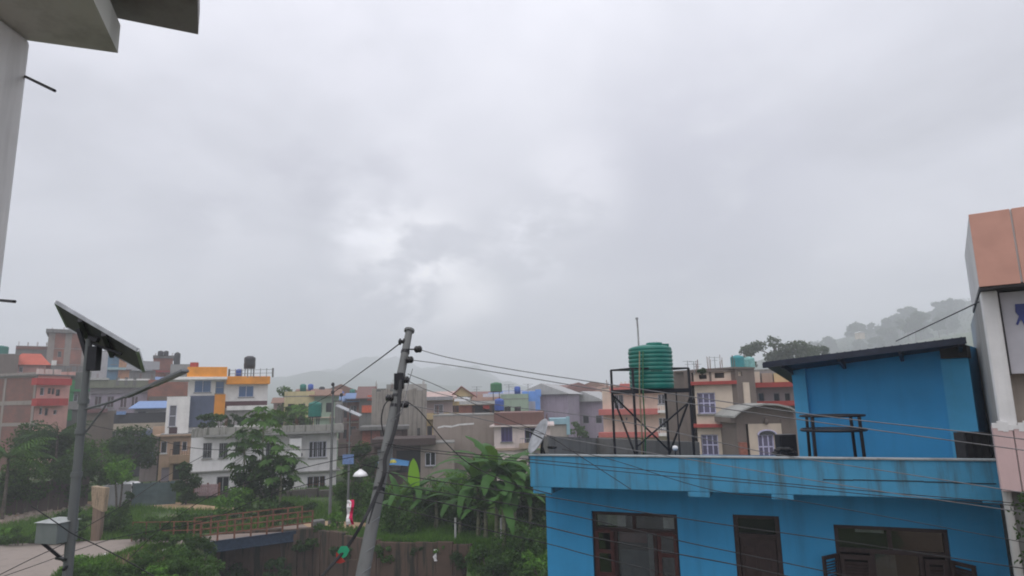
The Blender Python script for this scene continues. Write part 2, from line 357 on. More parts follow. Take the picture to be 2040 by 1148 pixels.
def terrain_mat():
    m, t, b = newmat('grassy_ground'); co = t.nodes.new('ShaderNodeTexCoord')
    n = N(t, 'ShaderNodeTexNoise', Scale=.22, Detail=8., Roughness=.65); n2 = N(t, 'ShaderNodeTexNoise', Scale=3.0, Detail=6., Roughness=.7)
    for q in (n, n2): t.links.new(co.outputs['Object'], q.inputs['Vector'])
    a = mixc(t, (.035, .065, .018), (.07, .115, .028), n2.outputs[0]); s_ = mixc(t, (.10, .075, .045), (.2, .15, .1), n2.outputs[0])
    t.links.new(mixc(t, a, s_, ramp(t, n.outputs[0], [(.55, (0, 0, 0)), (.66, (1, 1, 1))])), b.inputs['Base Color'])
    b.inputs['Roughness'].default_value = .95
    bp = N(t, 'ShaderNodeBump', Strength=.7, Distance=.08); t.links.new(n2.outputs[0], bp.inputs['Height']); t.links.new(bp.outputs[0], b.inputs['Normal'])
    return m
TER = terrain_mat()
def sst(a, b, x): t = np.clip((x - a) / (b - a), 0, 1); return t * t * (3 - 2 * t)
mound = atz(290, 1128)
def H(x, y):
    x = np.asarray(x, float); y = np.asarray(y, float)
    h = sst(72, 135, y) * (6.5 * sst(-10, -60, x)) + sst(110, 260, y) * 3.0 * (1 - sst(0, 60, np.abs(x)))
    h = h + 55 * sst(60, 330, x - y * .12) * sst(150, 420, y) + sst(300, 1500, y) * 12
    h = h + .9 * np.exp(-(((x - mound.x) / 1.6) ** 2 + ((y - mound.y) / 1.1) ** 2))
    return h
# far bank: the land beyond the stream, its front edge following the retaining wall
EDGE = [(-900, 38.2), (-17.95, 38.2), (-17.85, 40.3), (-12.4, 41.1), (-7.6, 37.1), (-2.4, 35.8), (2.5, 34.2), (9, 33), (60, 33), (900, 33)]
def yfront(x): return np.interp(x, [e[0] for e in EDGE], [e[1] for e in EDGE])
def grid(name, xs, rows_fn, nrows, mat, **pr):
    V = []
    for k in range(nrows):
        ys = rows_fn(k); V.append(np.stack([xs, ys, H(xs, ys)], 1))
    V = np.concatenate(V); n = len(xs)
    i, j = np.meshgrid(np.arange(nrows - 1), np.arange(n - 1), indexing='ij'); a = (i * n + j).ravel()
    return npmesh(name, V, np.stack([a, a + 1, a + n + 1, a + n], 1), mat, smooth=True, **pr)
xs = np.unique(np.concatenate([np.linspace(-880, -140, 14), np.linspace(-140, 140, 141), np.linspace(140, 880, 20), [e[0] for e in EDGE[1:8]]]))
tt = np.concatenate([np.linspace(0, 60, 31), 60 + np.linspace(0, 1, 50)[1:] ** 2 * 1400])
grid('ground', xs, lambda k: yfront(xs) + tt[k], len(tt), TER, kind='structure')
# near left bank
def eastedge(y): return np.interp(y, [-30, 20, 30, 36, 38.2], [-6, -9, -13.9, -17.3, -17.9])
ys_ = np.concatenate([np.linspace(-30, 24, 60)[:-1], np.linspace(24, 38.2, 51)]); u = 1 - (1 - np.linspace(0, 1, 60)) ** 2.6
V = np.concatenate([np.stack([-140 + (eastedge(y) + 140) * u, np.full(60, y), H(-140 + (eastedge(y) + 140) * u, np.full(60, y))], 1) for y in ys_])
i, j = np.meshgrid(np.arange(109), np.arange(59), indexing='ij'); a = (i * 60 + j).ravel()
npmesh('near_bank_ground', V, np.stack([a, a + 1, a + 61, a + 60], 1), TER, smooth=True, kind='structure')
# stream bed with shallow water and the near side ground
MB().box(-60, 60, -60, 42, -3.6, -3.3).build('stream_bed', soilm, kind='structure')
wm = glassmat('muddy_water', (.06, .05, .035), .05)
MB().add([(-30, -5, -3.1), (30, -5, -3.1), (30, 41, -3.1), (-30, 41, -3.1)], [(0, 1, 2, 3)]).build('stream_water', wm, kind='structure')
# banks of the stream, as walls
wallm = plaster('mossy_retaining_wall', (.095, .06, .042), 1.1, (.014, .017, .01), .95, .6, .8, 1.9)
rw = thing('retaining_wall', 'brown streaked concrete retaining wall along the far stream bank', 'retaining wall', (0, 0, 0))
pts = [(-18.2, 40.2), (-12.4, 40.95), (-7.6, 36.95), (-2.4, 35.65)]
k = 0
for (x0, y0), (x1, y1) in zip(pts, pts[1:]):
    L = math.hypot(x1 - x0, y1 - y0); cuts = [0.]
    while cuts[-1] < 1: cuts.append(min(1., cuts[-1] + rng.uniform(.7, 2.4) / L))
    n = len(cuts) - 1; d = Vector((x1 - x0, y1 - y0, 0)) / L; nn_ = Vector((d.y, -d.x, 0))
    for q in range(n):
        a = Vector((x0, y0, 0)) + d * L * cuts[q]; b = Vector((x0, y0, 0)) + d * (L * cuts[q + 1] - .012); o = nn_ * rng.uniform(0, .06)
        top = .12 + .05 * ((q * 7) % 3)
        MB().hexa([a + o + Vector((0, 0, -3.5)), b + o + Vector((0, 0, -3.5)), b - nn_ * .5 + Vector((0, 0, -3.5)), a - nn_ * .5 + Vector((0, 0, -3.5)),
                   a + o + Vector((0, 0, top)), b + o + Vector((0, 0, top)), b - nn_ * .5 + Vector((0, 0, top)), a - nn_ * .5 + Vector((0, 0, top))]).build('panel', wallm, rw, bevel=.03)
        if q % 3 == 1:
            MB().hexa([a - d * .12 + nn_ * .22 + Vector((0, 0, -3.5)), a + d * .12 + nn_ * .22 + Vector((0, 0, -3.5)), a + d * .12 + Vector((0, 0, -3.5)), a - d * .12 + Vector((0, 0, -3.5)),
                       a - d * .12 + nn_ * .1 + Vector((0, 0, -.1)), a + d * .12 + nn_ * .1 + Vector((0, 0, -.1)), a + d * .12 + Vector((0, 0, -.1)), a - d * .12 + Vector((0, 0, -.1))]).build('buttress', wallm, rw)
# green earth slope right of the wall, running down to the stream
V = []; F = []
sx = np.linspace(-2.6, 40, 80)
for k, (dy, z) in enumerate([(0.02, 0.0), (-.8, -.55), (-1.8, -1.2), (-3, -2.2), (-4.2, -3.4)]):
    for x in sx: V.append((x, yfront(x) + dy + .25 * math.sin(x * 2.1 + k), z + (.12 * math.sin(x * 3.3 + k * 2) if k else 0)))
for k in range(4):
    for q in range(79): a = k * 80 + q; F.append((a, a + 80, a + 81, a + 1))
npmesh('stream_bank_slope', np.array(V), np.array(F), TER, smooth=True, kind='structure')
V = []
for y in ys_:
    e = float(eastedge(y)); V += [(e, y, float(H(e, y))), (e + .5, y, -.7), (e + 1.4, y, -2), (e + 2.2, y, -3.5)]
F = [(4 * q + r, 4 * q + r + 1, 4 * q + r + 5, 4 * q + r + 4) for q in range(109) for r in range(3)]
npmesh('near_bank_slope', np.array(V), np.array(F), TER, smooth=True, kind='structure')

th_ = np.linspace(0, 2 * math.pi, 25)[:-1]; V = [(mound.x, mound.y)]
for rr_ in (.35, .7, 1.0, 1.15): V += [(mound.x + 1.6 * rr_ * math.cos(a) * (1 + .12 * math.sin(3 * a)), mound.y + 1.05 * rr_ * math.sin(a) * (1 + .1 * math.cos(4 * a))) for a in th_]
V = np.array(V); V = np.column_stack([V, H(V[:, 0], V[:, 1]) + .05 + .04 * np.sin(V[:, 0] * 9) * np.cos(V[:, 1] * 11)]); V[-24:, 2] -= .09
F = [(0, 1 + q, 1 + (q + 1) % 24, 1 + (q + 1) % 24) for q in range(24)] + [(1 + r * 24 + q, 1 + (r + 1) * 24 + q, 1 + (r + 1) * 24 + (q + 1) % 24, 1 + r * 24 + (q + 1) % 24) for r in range(3) for q in range(24)]
mo = bpy.data.meshes.new('soil_mound'); mo.from_pydata([tuple(v) for v in V], [], [f[:3] if f[2] == f[3] else f for f in F]); mo.materials.append(soilm); moo = bpy.data.objects.new('soil_mound', mo); C.objects.link(moo); moo['kind'] = 'structure'
def sheet(name, pxs, z, mat, kind='structure', thick=.03):
    p = [atz(a, b, z) for a, b in pxs]; m = MB(); n = len(p)
    m.add([(q.x, q.y, z) for q in p] + [(q.x, q.y, z - thick) for q in p], [tuple(range(n))[::-1]] + [(i, (i + 1) % n, (i + 1) % n + n, i + n) for i in range(n)])
    return m.build(name, mat, kind=kind)
sheet('road', [(-500, 1102), (0, 1085), (150, 1079), (290, 1073), (400, 1076), (404, 1087), (330, 1090), (285, 1093), (235, 1104), (170, 1116), (120, 1136), (95, 1160), (60, 1250), (-700, 1400)], .03, roadm)
sheet('dirt_track', [(-300, 1055), (0, 1032), (95, 1012), (175, 999), (260, 996), (345, 1000), (420, 1008), (500, 1014), (500, 1020), (400, 1016), (330, 1014), (262, 1006), (200, 1010), (120, 1022), (0, 1048), (-300, 1078)], .024, dirt)
sheet('yard_path', [(588, 1046), (640, 1038), (700, 1040), (760, 1044), (775, 1052), (690, 1056), (640, 1058), (590, 1056)], .02, dirt)

# ------------------------------------------------------------------ vegetation builders
LF = {
 'mid': leafmat('leaves_mid_green', (.022, .05, .012), (.05, .115, .024), (.10, .19, .04)),
 'dark': leafmat('leaves_dark_green', (.012, .03, .011), (.03, .066, .02), (.06, .115, .032)),
 'bright': leafmat('leaves_bright_green', (.04, .11, .016), (.095, .22, .028), (.17, .33, .045)),
 'grey': leafmat('leaves_grey_green', (.035, .05, .03), (.06, .08, .05), (.09, .12, .07)),
 'banana': leafmat('banana_leaf', (.026, .07, .018), (.055, .14, .03), (.12, .24, .05), .35, .3),
 'bananabright': leafmat('young_banana_leaf', (.2, .42, .03), (.24, .48, .04), None, .4, .35),
 'grass': leafmat('grass_blades', (.035, .09, .012), (.08, .18, .025), (.17, .28, .06)),
}
bark = simple('tree_bark', (.09, .075, .06), .9, 0, .4, 8); bark_l = simple('pale_banana_stem', (.17, .17, .1), .7, 0, .35, 5)
def leaves(centers, radii, n, size, rs, asp=.45, up=.35, droop=0.):
    """n leaf quads spread through clumps"""
    centers = np.asarray(centers); radii = np.asarray(radii); wgt = radii ** 2; idx = rs.choice(len(centers), n, p=wgt / wgt.sum())
    d = rs.normal(size=(n, 3)); d /= np.linalg.norm(d, axis=1)[:, None]; r = rs.uniform(.25, 1, n) ** .5
    lump = 1 + .25 * np.sin(d[:, 0] * 5 + idx) * np.cos(d[:, 2] * 4 + idx * 2)
    p = centers[idx] + d * (radii[idx] * r * lump)[:, None] * np.array([1, 1, .75])
    nrm = d * .6 + rs.normal(size=(n, 3)) * .6 + np.array([0, 0, up]); nrm /= np.linalg.norm(nrm, axis=1)[:, None]
    t = rs.normal(size=(n, 3)) + np.array([0, 0, -droop]); t -= nrm * (t * nrm).sum(1)[:, None]; t /= np.linalg.norm(t, axis=1)[:, None]
    b = np.cross(nrm, t); s = size * rs.uniform(.6, 1.35, n)[:, None]
    v = np.stack([p - t * s * .5, p + b * s * asp * .5 + nrm * s * .06, p + t * s * .5 - nrm * s * .08, p - b * s * asp * .5 + nrm * s * .06], 1).reshape(-1, 3)
    return v, np.arange(4 * n).reshape(-1, 4)
def crown_clumps(w_, h_, k, rs, shape='round', depth=None):
    c = []; r = []; depth = depth or w_
    for i in range(k):
        q = rs.uniform(-1, 1, 3)
        while (q ** 2).sum() > 1: q = rs.uniform(-1, 1, 3)
        q = q / max(1e-3, np.linalg.norm(q)) * np.linalg.norm(q) ** .55
        z = q[2]; wf = 1.0
        if shape == 'cone': wf = .35 + .65 * (1 - (z + 1) / 2)
        if shape == 'flat': wf = 1.0 if z > -.3 else .5
        rr = rs.uniform(.16, .3) * min(w_, h_ * 1.3) * (.8 if shape != 'cone' else .7)
        c.append((q[0] * (w_ / 2 - rr * .7) * wf, q[1] * (depth / 2 - rr * .7) * wf, h_ / 2 + z * (h_ / 2 - rr * .6))); r.append(rr)
    return np.array(c), np.array(r)
_seed = [100]
def tree(px, pytop, pybase, Y, wpx, leaf='mid', label='', name='tree', crown=.65, size=None, shape='round', cat='tree', zb=None, dens=1., up=.35, droop=0., group=None, trunks=1, k=None, zbase=0.):
    _seed[0] += 1; rs = np.random.RandomState(_seed[0])
    top = at(px, pytop, Y); b = at(px, pybase, Y) if zb is None else None
    z0 = float(H(top.x, Y)) if zb is None else zb
    if zb is None: z0 = min(z0 + zbase, b.z) if b.z > z0 else z0
    h = top.z - z0; w_ = wpx / FPX * Y; ch = h * crown; size = size or max(.13, .0052 * Y)
    k = k or (11 if shape == 'flat' else 16)
    e = thing(name, label, cat, (top.x, Y, z0), 0, group)
    c, r = crown_clumps(w_, ch, k, rs, shape, w_ * .9); c = c + np.array([0, 0, h - ch])
    area = w_ * ch / size ** 2; n = int(min(24000, max(500, area * 13 * dens)))
    v, f = leaves(c, r, n, size, rs, up=up, droop=droop)
    npmesh('crown', v, f, LF[leaf], e)
    m = MB()
    for q in range(trunks):
        x0 = (q - (trunks - 1) / 2) * .35; rr = max(.05, h * .022)
        m.tube(smoothpath([(x0 * .4, 0, -.3), (x0, .05, h * .25), (x0 * 1.6 + rs.uniform(-.1, .1) * h * .3, 0, h - ch * .6), (x0, 0, h - ch * .3)], 3), rr, 7, rr * .45)
    for q in rs.choice(len(c), min(7, len(c)), replace=False):
        a = Vector((0, 0, h - ch * .75)); b_ = Vector(c[q]); m.tube(smoothpath([a, a.lerp(b_, .5) + Vector((0, 0, .05 * h)), b_], 3), max(.03, h * .01), 5, max(.015, h * .004))
    m.build('trunk', bark, e)
    return e
def shrub(px, py0, py1, Y, wpx, leaf='mid', label='', size=None, dens=1., name='bush', z0=None, droop=0., shape='round', cat='bush', group=None, k=14):
    """bush from a pixel box"""
    _seed[0] += 1; rs = np.random.RandomState(_seed[0])
    top = at(px, py0, Y); bz = at(px, py1, Y).z if z0 is None else z0
    h = max(.3, top.z - bz); w_ = wpx / FPX * Y; size = size or max(.09, .0046 * Y)
    e = thing(name, label, cat, (top.x, Y, bz), 0, group)
    c, r = crown_clumps(w_, h, k, rs, shape, min(w_, h * 1.5))
    n = int(min(20000, max(400, w_ * h / size ** 2 * 13 * dens)))
    v, f = leaves(c, r, n, size, rs, up=.45, droop=droop); v[:, 2] = np.maximum(v[:, 2], .01)
    npmesh('foliage', v, f, LF[leaf], e)
    m = MB()
    for q in range(5): b_ = Vector(c[q]); m.tube([(b_.x * .15, b_.y * .15, -.1), (b_.x * .6, b_.y * .6, b_.z * .5), b_], .03, 5, .012)
    m.build('stem', bark, e)
    return e
def leaf_blade(L, wd, base_el, curl, seg=9, torn=0.25, rs=None, fold=.25):
    """one big drooping leaf: verts/faces for arching midrib with two blade halves, along +x"""
    rs = rs or np.random; P_ = [(0., 0.)]; el = base_el
    for k in range(seg): P_.append((P_[-1][0] + math.cos(el) * L / seg, P_[-1][1] + math.sin(el) * L / seg)); el -= curl / seg
    vs = []; fs = []
    for k, (x, z) in enumerate(P_):
        t = k / seg; wk = wd * (math.sin(math.pi * min(1, .12 + t * .88)) ** .55) * (1 if k < seg else .1)
        a, b = wk / 2 * (1 - torn * rs.uniform(0, 1)), wk / 2 * (1 - torn * rs.uniform(0, 1))
        vs += [(x, -a, z - a * fold), (x, 0, z), (x, b, z - b * fold)]
    for k in range(seg):
        a = 3 * k; fs += [(a, a + 3, a + 4, a + 1), (a + 1, a + 4, a + 5, a + 2)]
    return np.array(vs), fs
def banana(px, pytop, pybase, Y, label, nl=8, Ls=None, leaf='banana', wd=.5, rolled=False, stems=1):
    _seed[0] += 1; rs = np.random.RandomState(_seed[0])
    b = at(px, pybase, Y); top = at(px, pytop, Y); z0 = float(H(b.x, Y)) if b.z < 1.5 else b.z
    h = top.z - z0; e = thing('banana_plant', label, 'banana plant', (top.x, Y, z0), 0, 'banana plants on the stream bank')
    sh = h * .56; Ls = (Ls or h * .5) * 1.22; wd *= 1.12
    MB().tube([(0, 0, -.1), (.05, 0, sh * .5), (0, 0, sh)], .13, 9, .07).build('stem', bark_l, e)
    for q in range(nl):
        az = q * 2.4 + rs.uniform(-.3, .3); el = rs.uniform(.75, 1.35) if q < nl * .6 else rs.uniform(.2, .7)
        v, f = leaf_blade(Ls * rs.uniform(.75, 1.1), wd * rs.uniform(.8, 1.15), el, rs.uniform(1.1, 2.3), 10, .35, rs, .3)
        ca, sa = math.cos(az), math.sin(az); v = np.stack([v[:, 0] * ca - v[:, 1] * sa, v[:, 0] * sa + v[:, 1] * ca, v[:, 2] + sh - .1 * q / nl], 1)
        m = MB(); m.add(v, f, True); m.build('leaf', LF[leaf], e)
    if rolled:
        v, f = leaf_blade(h * .52, .72, 1.5, .15, 10, .03, rs, .25); v = v[:, [1, 0, 2]] * np.array([1, -1, 1]); v[:, 2] += sh
        MB().add(v, f, True).build('young_leaf', LF['bananabright'], e)
    return e
def frond_plant(px, pytop, pybase, Y, wpx, label, n=14, leaf='mid', name='palm', cat='palm', trunk=True, zb=None, dr=1.9, crown_frac=.5):
    """drooping feathery fronds on a trunk"""
    _seed[0] += 1; rs = np.random.RandomState(_seed[0]); top = at(px, pytop, Y); b = at(px, pybase, Y)
    z0 = max(float(H(top.x, Y)), b.z) if zb is None else zb; h = top.z - z0; w_ = wpx / FPX * Y
    e = thing(name, label, cat, (top.x, Y, z0)); hc = h * (1 - crown_frac * .55)
    if trunk: MB().tube([(0, 0, -.2), (.06, 0, hc * .5), (0, 0, hc)], .12, 8, .08).build('trunk', bark, e)
    for q in range(n):
        az = q * 2.399 + rs.uniform(-.2, .2); L = w_ * .62 * rs.uniform(.8, 1.1); el = rs.uniform(.3, 1.25); seg = 16; x = z = 0.; pts_ = []
        cu = rs.uniform(dr * .7, dr * 1.15)
        for k in range(seg + 1): pts_.append((x, z, el)); x += math.cos(el) * L / seg; z += math.sin(el) * L / seg; el -= cu / seg
        m = MB(); ca, sa = math.cos(az), math.sin(az)
        for k in range(2, seg):
            x, z, el_ = pts_[k]; ll = L * .26 * math.sin(math.pi * (k / seg) ** .8) + .05
            for s in (-1, 1):
                wv = L * .028; tip = (x + ll * .45, s * ll * .8, z - ll * .45)
                vs = [(x, 0, z), (x + wv * 1.4, s * .01, z), (tip[0] + wv * .3, tip[1], tip[2]), (tip[0] - wv * .3, tip[1], tip[2])]
                m.add([(a * ca - b_ * sa, a * sa + b_ * ca, c + hc) for a, b_, c in vs], [(0, 1, 2, 3)])
        m.tube([(a * ca, a * sa, c + hc) for a, c, _ in pts_], .025, 4, .008, caps=False)
        m.build('frond', LF[leaf], e)
    return e
def papaya(px, pytop, pybase, Y, label, n=16, leaf='mid', rad=.9, zb=0.):
    """slender trunk with long-stalked hand-shaped leaves"""
    _seed[0] += 1; rs = np.random.RandomState(_seed[0]); top = at(px, pytop, Y); h = top.z - zb
    e = thing('papaya_tree', label, 'papaya tree', (top.x, Y, zb))
    MB().tube([(0, 0, -.2), (.05, .02, h * .5), (0, 0, h - .3)], .1, 8, .06).build('trunk', bark_l, e)
    for q in range(n):
        az = q * 2.399; el = 1.1 - 1.7 * q / n + rs.uniform(-.15, .15); L = rad * rs.uniform(.7, 1.05); hz = h - .25 - .9 * q / n
        d = Vector((math.cos(az) * math.cos(el), math.sin(az) * math.cos(el), math.sin(el))); c = Vector((0, 0, hz)) + d * L
        m = MB(); m.tube([(0, 0, hz), c], .015, 4, caps=False); side = Vector((-math.sin(az), math.cos(az), 0)); fw = Vector((math.cos(az), math.sin(az), -.55)).normalized()
        for j in range(9):
            a = (j - 4) * .5; dd = fw * math.cos(a) + side * math.sin(a); ll = rad * .5 * (1 - .06 * abs(j - 4)) * rs.uniform(.85, 1.1); sd_ = side * math.cos(a) - fw * math.sin(a)
            tip = c + dd * ll + Vector((0, 0, -.18 * ll)); mid = c + dd * ll * .55
            m.add([c, mid + sd_ * ll * .17, tip, mid - sd_ * ll * .17], [(0, 1, 2, 3)])
        m.build('leaf', LF[leaf], e)
    return e
# ------------------------------------------------------------------ near buildings
def proj(p):
    q = CAMM.inverted() @ Vector(p); return (CX + FPX * q.x / -q.z, CY - FPX * q.y / -q.z)
def cable(pts, r, label, mat=None, cat='cable', group=None, sub=8):
    m = MB().tube(smoothpath([at(*p) for p in pts], sub), r * .68, 6)
    return tag(m.build('cable', mat or wire_m), label, cat, group)
blue = plaster('bright_blue_paint', (.034, .285, .55), .42, (.018, .11, .19), .8, .15, .7)
blue_par = plaster('weathered_blue_paint', (.055, .28, .47), .8, (.055, .085, .085), .85, .3, 1.25, 1.25)
maroon = simple('maroon_wood', (.026, .011, .011), .45, 0, .25, 12); brown_door = simple('dark_brown_door', (.03, .017, .016), .5, 0, .2, 10)
roofm_navy = simple('navy_sheet_metal', (.02, .026, .045), .5, .2, .2)
curt = simple('grey_curtain', (.35, .36, .37), .9); curt2 = simple('pale_curtain', (.6, .6, .58), .9); dark_in = simple('dark_interior', (.03, .03, .032), .9)

b = House('blue_building', 'bright blue two storey building with a stained light blue parapet in the right foreground', 'building', (1055, 912, 13.2), (1985, 906, 10.3), 0, 6.2, blue)
zt = b.zat(1400, 909); zb_ = b.zat(1250, 976); WO = .9; W_ = b.W
ROOFZ = zb_ + .14
# parapet as a hanging chajja with coping
MB().box(0, W_, 0, .12, zb_, zt - .03).build('parapet', blue_par, b.e, bevel=.012)
MB().box(-.02, W_ + .02, -.025, .16, zt - .03, zt).build('coping', plaster('grey_coping', (.30, .33, .34), .7), b.e, bevel=.008)
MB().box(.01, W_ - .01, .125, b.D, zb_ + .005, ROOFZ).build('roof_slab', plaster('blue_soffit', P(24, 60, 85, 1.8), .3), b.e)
strip_mb = MB()
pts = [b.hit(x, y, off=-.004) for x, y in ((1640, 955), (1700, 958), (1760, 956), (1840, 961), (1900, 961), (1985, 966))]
for (x0, z0), (x1, z1) in zip(pts, pts[1:]): strip_mb.box(x0, x1, -.006, .01, (z0 + z1) / 2 - .006, (z0 + z1) / 2 + .009)
strip_mb.build('dark_strip', simple('strip_black', (.02, .022, .02), .9), b.e)  # thin black strip laid along the right part of the parapet face
for (p0, p1, py) in ((1062, 1098, 984), (1370, 1414, 991), (1536, 1580, 996), (1956, 1996, 1003)):
    x0 = b.hit(p0, 980)[0]; x1 = min(b.hit(p1, 980)[0], W_ - .004); z = b.zat((p0 + p1) / 2, py)
    MB().box(x0, x1, .003, WO, z, zb_ - .001).build('beam', blue_par, b.e, bevel=.01)
wx0 = b.hit(1089, 1050, off=WO)[0]; wx1 = b.hit(2003, 1080, off=WO)[0]
b.h['F'] = []
def brect(*r): return b.rect(*r, off=WO)
w1 = brect(1178, 1018, 1353, 1100); w1 = (w1[0], w1[1], w1[3] - 1.75, w1[3]); dr = brect(1459, 1025, 1558, 1100); dr = (dr[0], dr[1], 2.95, dr[3]); w2 = brect(1660, 1045, 1895, 1110); w2 = (w2[0], w2[1], w2[3] - 1.6, w2[3])
MB().wall(wx0, wx1, 0, zb_, [w1, dr, w2], .2, lambda a, i, z: (a, WO + i, z)).build('front_wall', blue, b.e)
MB().box(wx0, wx0 + .2, WO + .201, b.D, 0, zb_).box(wx1 - .2, wx1, WO + .201, b.D, 0, zb_).box(wx0 + .2, wx1 - .2, b.D - .2, b.D - .001, 0, zb_).build('side_wall', blue, b.e)
MB().box(wx0 + .21, wx1 - .21, WO + 2.2, WO + 2.3, .05, zb_ - .01).build('inner_wall', dark_in, b.e)
MB().box(wx0 + .21, wx1 - .21, WO + .21, b.D - .21, 2.8, 2.92).build('floor_slab', dark_in, b.e)
cg = clearglass('clear_window_glass')
def nearwin(r, tr, cols, name, fr=maroon, ft=.07):
    x0, x1, z0, z1 = r; y = WO + .05; m = MB(); zt_ = z1 - (z1 - z0) * tr
    m.box(x0, x1, y, y + .09, z1 - ft, z1); m.box(x0, x1, y, y + .09, z0, z0 + ft); m.box(x0, x0 + ft, y + .002, y + .088, z0 + ft, z1 - ft); m.box(x1 - ft, x1, y + .002, y + .088, z0 + ft, z1 - ft)
    m.box(x0 + ft, x1 - ft, y + .004, y + .086, zt_ - ft / 2, zt_ + ft / 2)
    xs_ = [x0] + [x0 + (x1 - x0) * c for c in cols] + [x1]
    for q in xs_[1:-1]: m.box(q - ft / 2, q + ft / 2, y + .006, y + .084, z0 + ft, zt_ - ft / 2)
    xm = (x0 + x1) / 2; m.box(xm - ft / 2, xm + ft / 2, y + .006, y + .084, zt_ + ft / 2, z1 - ft)
    o = m.build(name, fr, b.e, bevel=.006)
    for a, c in ((x0 + ft, xm - ft / 2), (xm + ft / 2, x1 - ft)): MB().box(a, c, y + .04, y + .045, zt_ + ft / 2, z1 - ft).build('pane', cg, o)
    return o, xs_, zt_, y
o1, xs1, zt1, y1 = nearwin(w1, .2, (.27, .73), 'window')
MB().box(w1[0] + .08, w1[0] + .66, y1 + .12, y1 + .135, zt1 + .05, w1[3] - .08).build('curtain', curt2, o1); MB().box(w1[1] - .3, w1[1] - .09, y1 + .12, y1 + .135, zt1 + .05, w1[3] - .08).build('curtain', curt2, o1)
for a, c in ((xs1[0], xs1[1]), (xs1[2], xs1[3])):       # two casements, each of three panes with a wooden rim
    m = MB(); A, B_ = a + .05, c - .03; m.box(A, A + .07, y1 - .03, y1 + .01, w1[2] + .08, zt1 - .03).box(B_ - .07, B_, y1 - .03, y1 + .01, w1[2] + .08, zt1 - .03)
    zs = [w1[2] + .08, w1[2] + .55, zt1 - .42, zt1 - .03]
    for z in zs: m.box(A + .07, B_ - .07, y1 - .028, y1 + .008, z - .035, z + .035)
    cs = m.build('casement', simple('red_brown_wood', (.05, .014, .013), .5, 0, .25, 12), o1)
    for z, z2 in zip(zs, zs[1:]): MB().box(A + .07, B_ - .07, y1 - .012, y1 - .006, z + .035, z2 - .035).build('pane', cg, o1)
MB().box(xs1[1] + .03, xs1[2] - .03, y1 + .04, y1 + .045, w1[2] + .08, zt1 - .04).build('pane', cg, o1)
m = MB(); n = 22
for q in range(n):
    t = q / n; x = xs1[2] - .16 + .13 * t; m.box(x, x + .006, y1 + .13 + .02 * math.sin(q * 1.9), y1 + .15 + .02 * math.sin(q * 1.9 + 1), w1[2] + .3, zt1 - .06)
m.build('curtain', curt, o1)
MB().box(xs1[1] + .05, xs1[2] - .18, y1 + .14, y1 + .16, zt1 - .25, zt1 - .05).build('valance', simple('red_valance', (.14, .03, .03), .9), o1)
MB().box(xs1[1] + .05, xs1[2] - .18, y1 + .15, y1 + .17, w1[2] + .1, zt1 - .4).build('curtain', simple('blue_grey_curtain', (.09, .11, .13), .9), o1)
# door
m = MB(); x0, x1, z0, z1 = dr; y = WO + .04
m.box(x0, x0 + .08, y, y + .12, z0, z1).box(x1 - .08, x1, y, y + .12, z0, z1).box(x0 + .08, x1 - .08, y, y + .12, z1 - .07, z1).box(x0 + .08, x1 - .08, y, y + .12, z1 - .42, z1 - .34)
d_ = m.build('door_frame', brown_door, b.e, bevel=.006)
MB().box(x0 + .08, x1 - .08, y + .05, y + .056, z1 - .34, z1 - .07).build('pane', glassmat('dark_pane', (.006, .007, .012)), d_)
m = MB().box(x0 + .09, x1 - .09, y + .05, y + .09, z0, z1 - .425)
for q in range(2):
    for (za, zb2) in ((z0 + .12, z0 + .95), (z0 + 1.1, z1 - .55)):
        xa = x0 + .16 + q * (x1 - x0 - .3) / 2; m.box(xa, xa + (x1 - x0 - .42) / 2, y + .035, y + .052, za, zb2)
dd = m.build('door', brown_door, b.e, bevel=.008)
MB().tube([(x1 - .17, y + .02, z0 + 1.0), (x1 - .17, y + .02, z0 + 1.14)], .012, 6).build('handle', galv, dd)
# right window with two open louvred shutters
o2, xs2, zt2, y2 = nearwin(w2, .27, (.33, .75), 'window', brown_door)
MB().box(w2[0] + .35, w2[0] + .8, y2 + .12, y2 + .13, w2[3] - .14, w2[3] - .09).build('curtain', curt2, o2)
for a, c in zip(xs2, xs2[1:]): MB().box(a + .04, c - .04, y2 + .04, y2 + .045, w2[2] + .08, zt2 - .04).build('pane', cg, o2)
MB().box(xs2[1] + .05, xs2[1] + .28, y2 + .14, y2 + .16, w2[2] + .1, zt2 - .05).box(xs2[1] + .26, xs2[1] + .36, y2 + .11, y2 + .13, zt2 - .5, zt2 - .05).build('curtain', simple('olive_grey_curtain', (.14, .16, .15), .9), o2)
MB().box(xs2[1] + .45, xs2[2] + .1, y2 + .02, y2 + .035, zt2 - .62, zt2 - .58).build('rail', galv, o2)
for s, hx, ang in ((0, xs2[0] + .02, -R(128)), (1, xs2[3] - .02, R(-50))):
    h_ = zt2 - w2[2] - .1; wd = .42; e_ = MB(); e_.box(0, .06, -.02, .02, 0, h_).box(wd - .06, wd, -.02, .02, 0, h_)
    for z in (0, h_ * .48, h_ - .06): e_.box(.06, wd - .06, -.018, .018, z, z + .06)
    for s2 in (0,):
        sh = e_.build('shutter', brown_door, b.e, (hx, WO - .01, w2[2] + .05), ang)
    for zc in np.arange(.08, h_ - .1, .045):
        if abs(zc - h_ * .48 - .02) < .05: continue
        MB().hexa([(.06, -.016, zc), (wd - .06, -.016, zc), (wd - .06, .016, zc + .028), (.06, .016, zc + .028), (.06, -.016, zc + .007), (wd - .06, -.016, zc + .007), (wd - .06, .016, zc + .035), (.06, .016, zc + .035)]).build('slat', brown_door, sh)
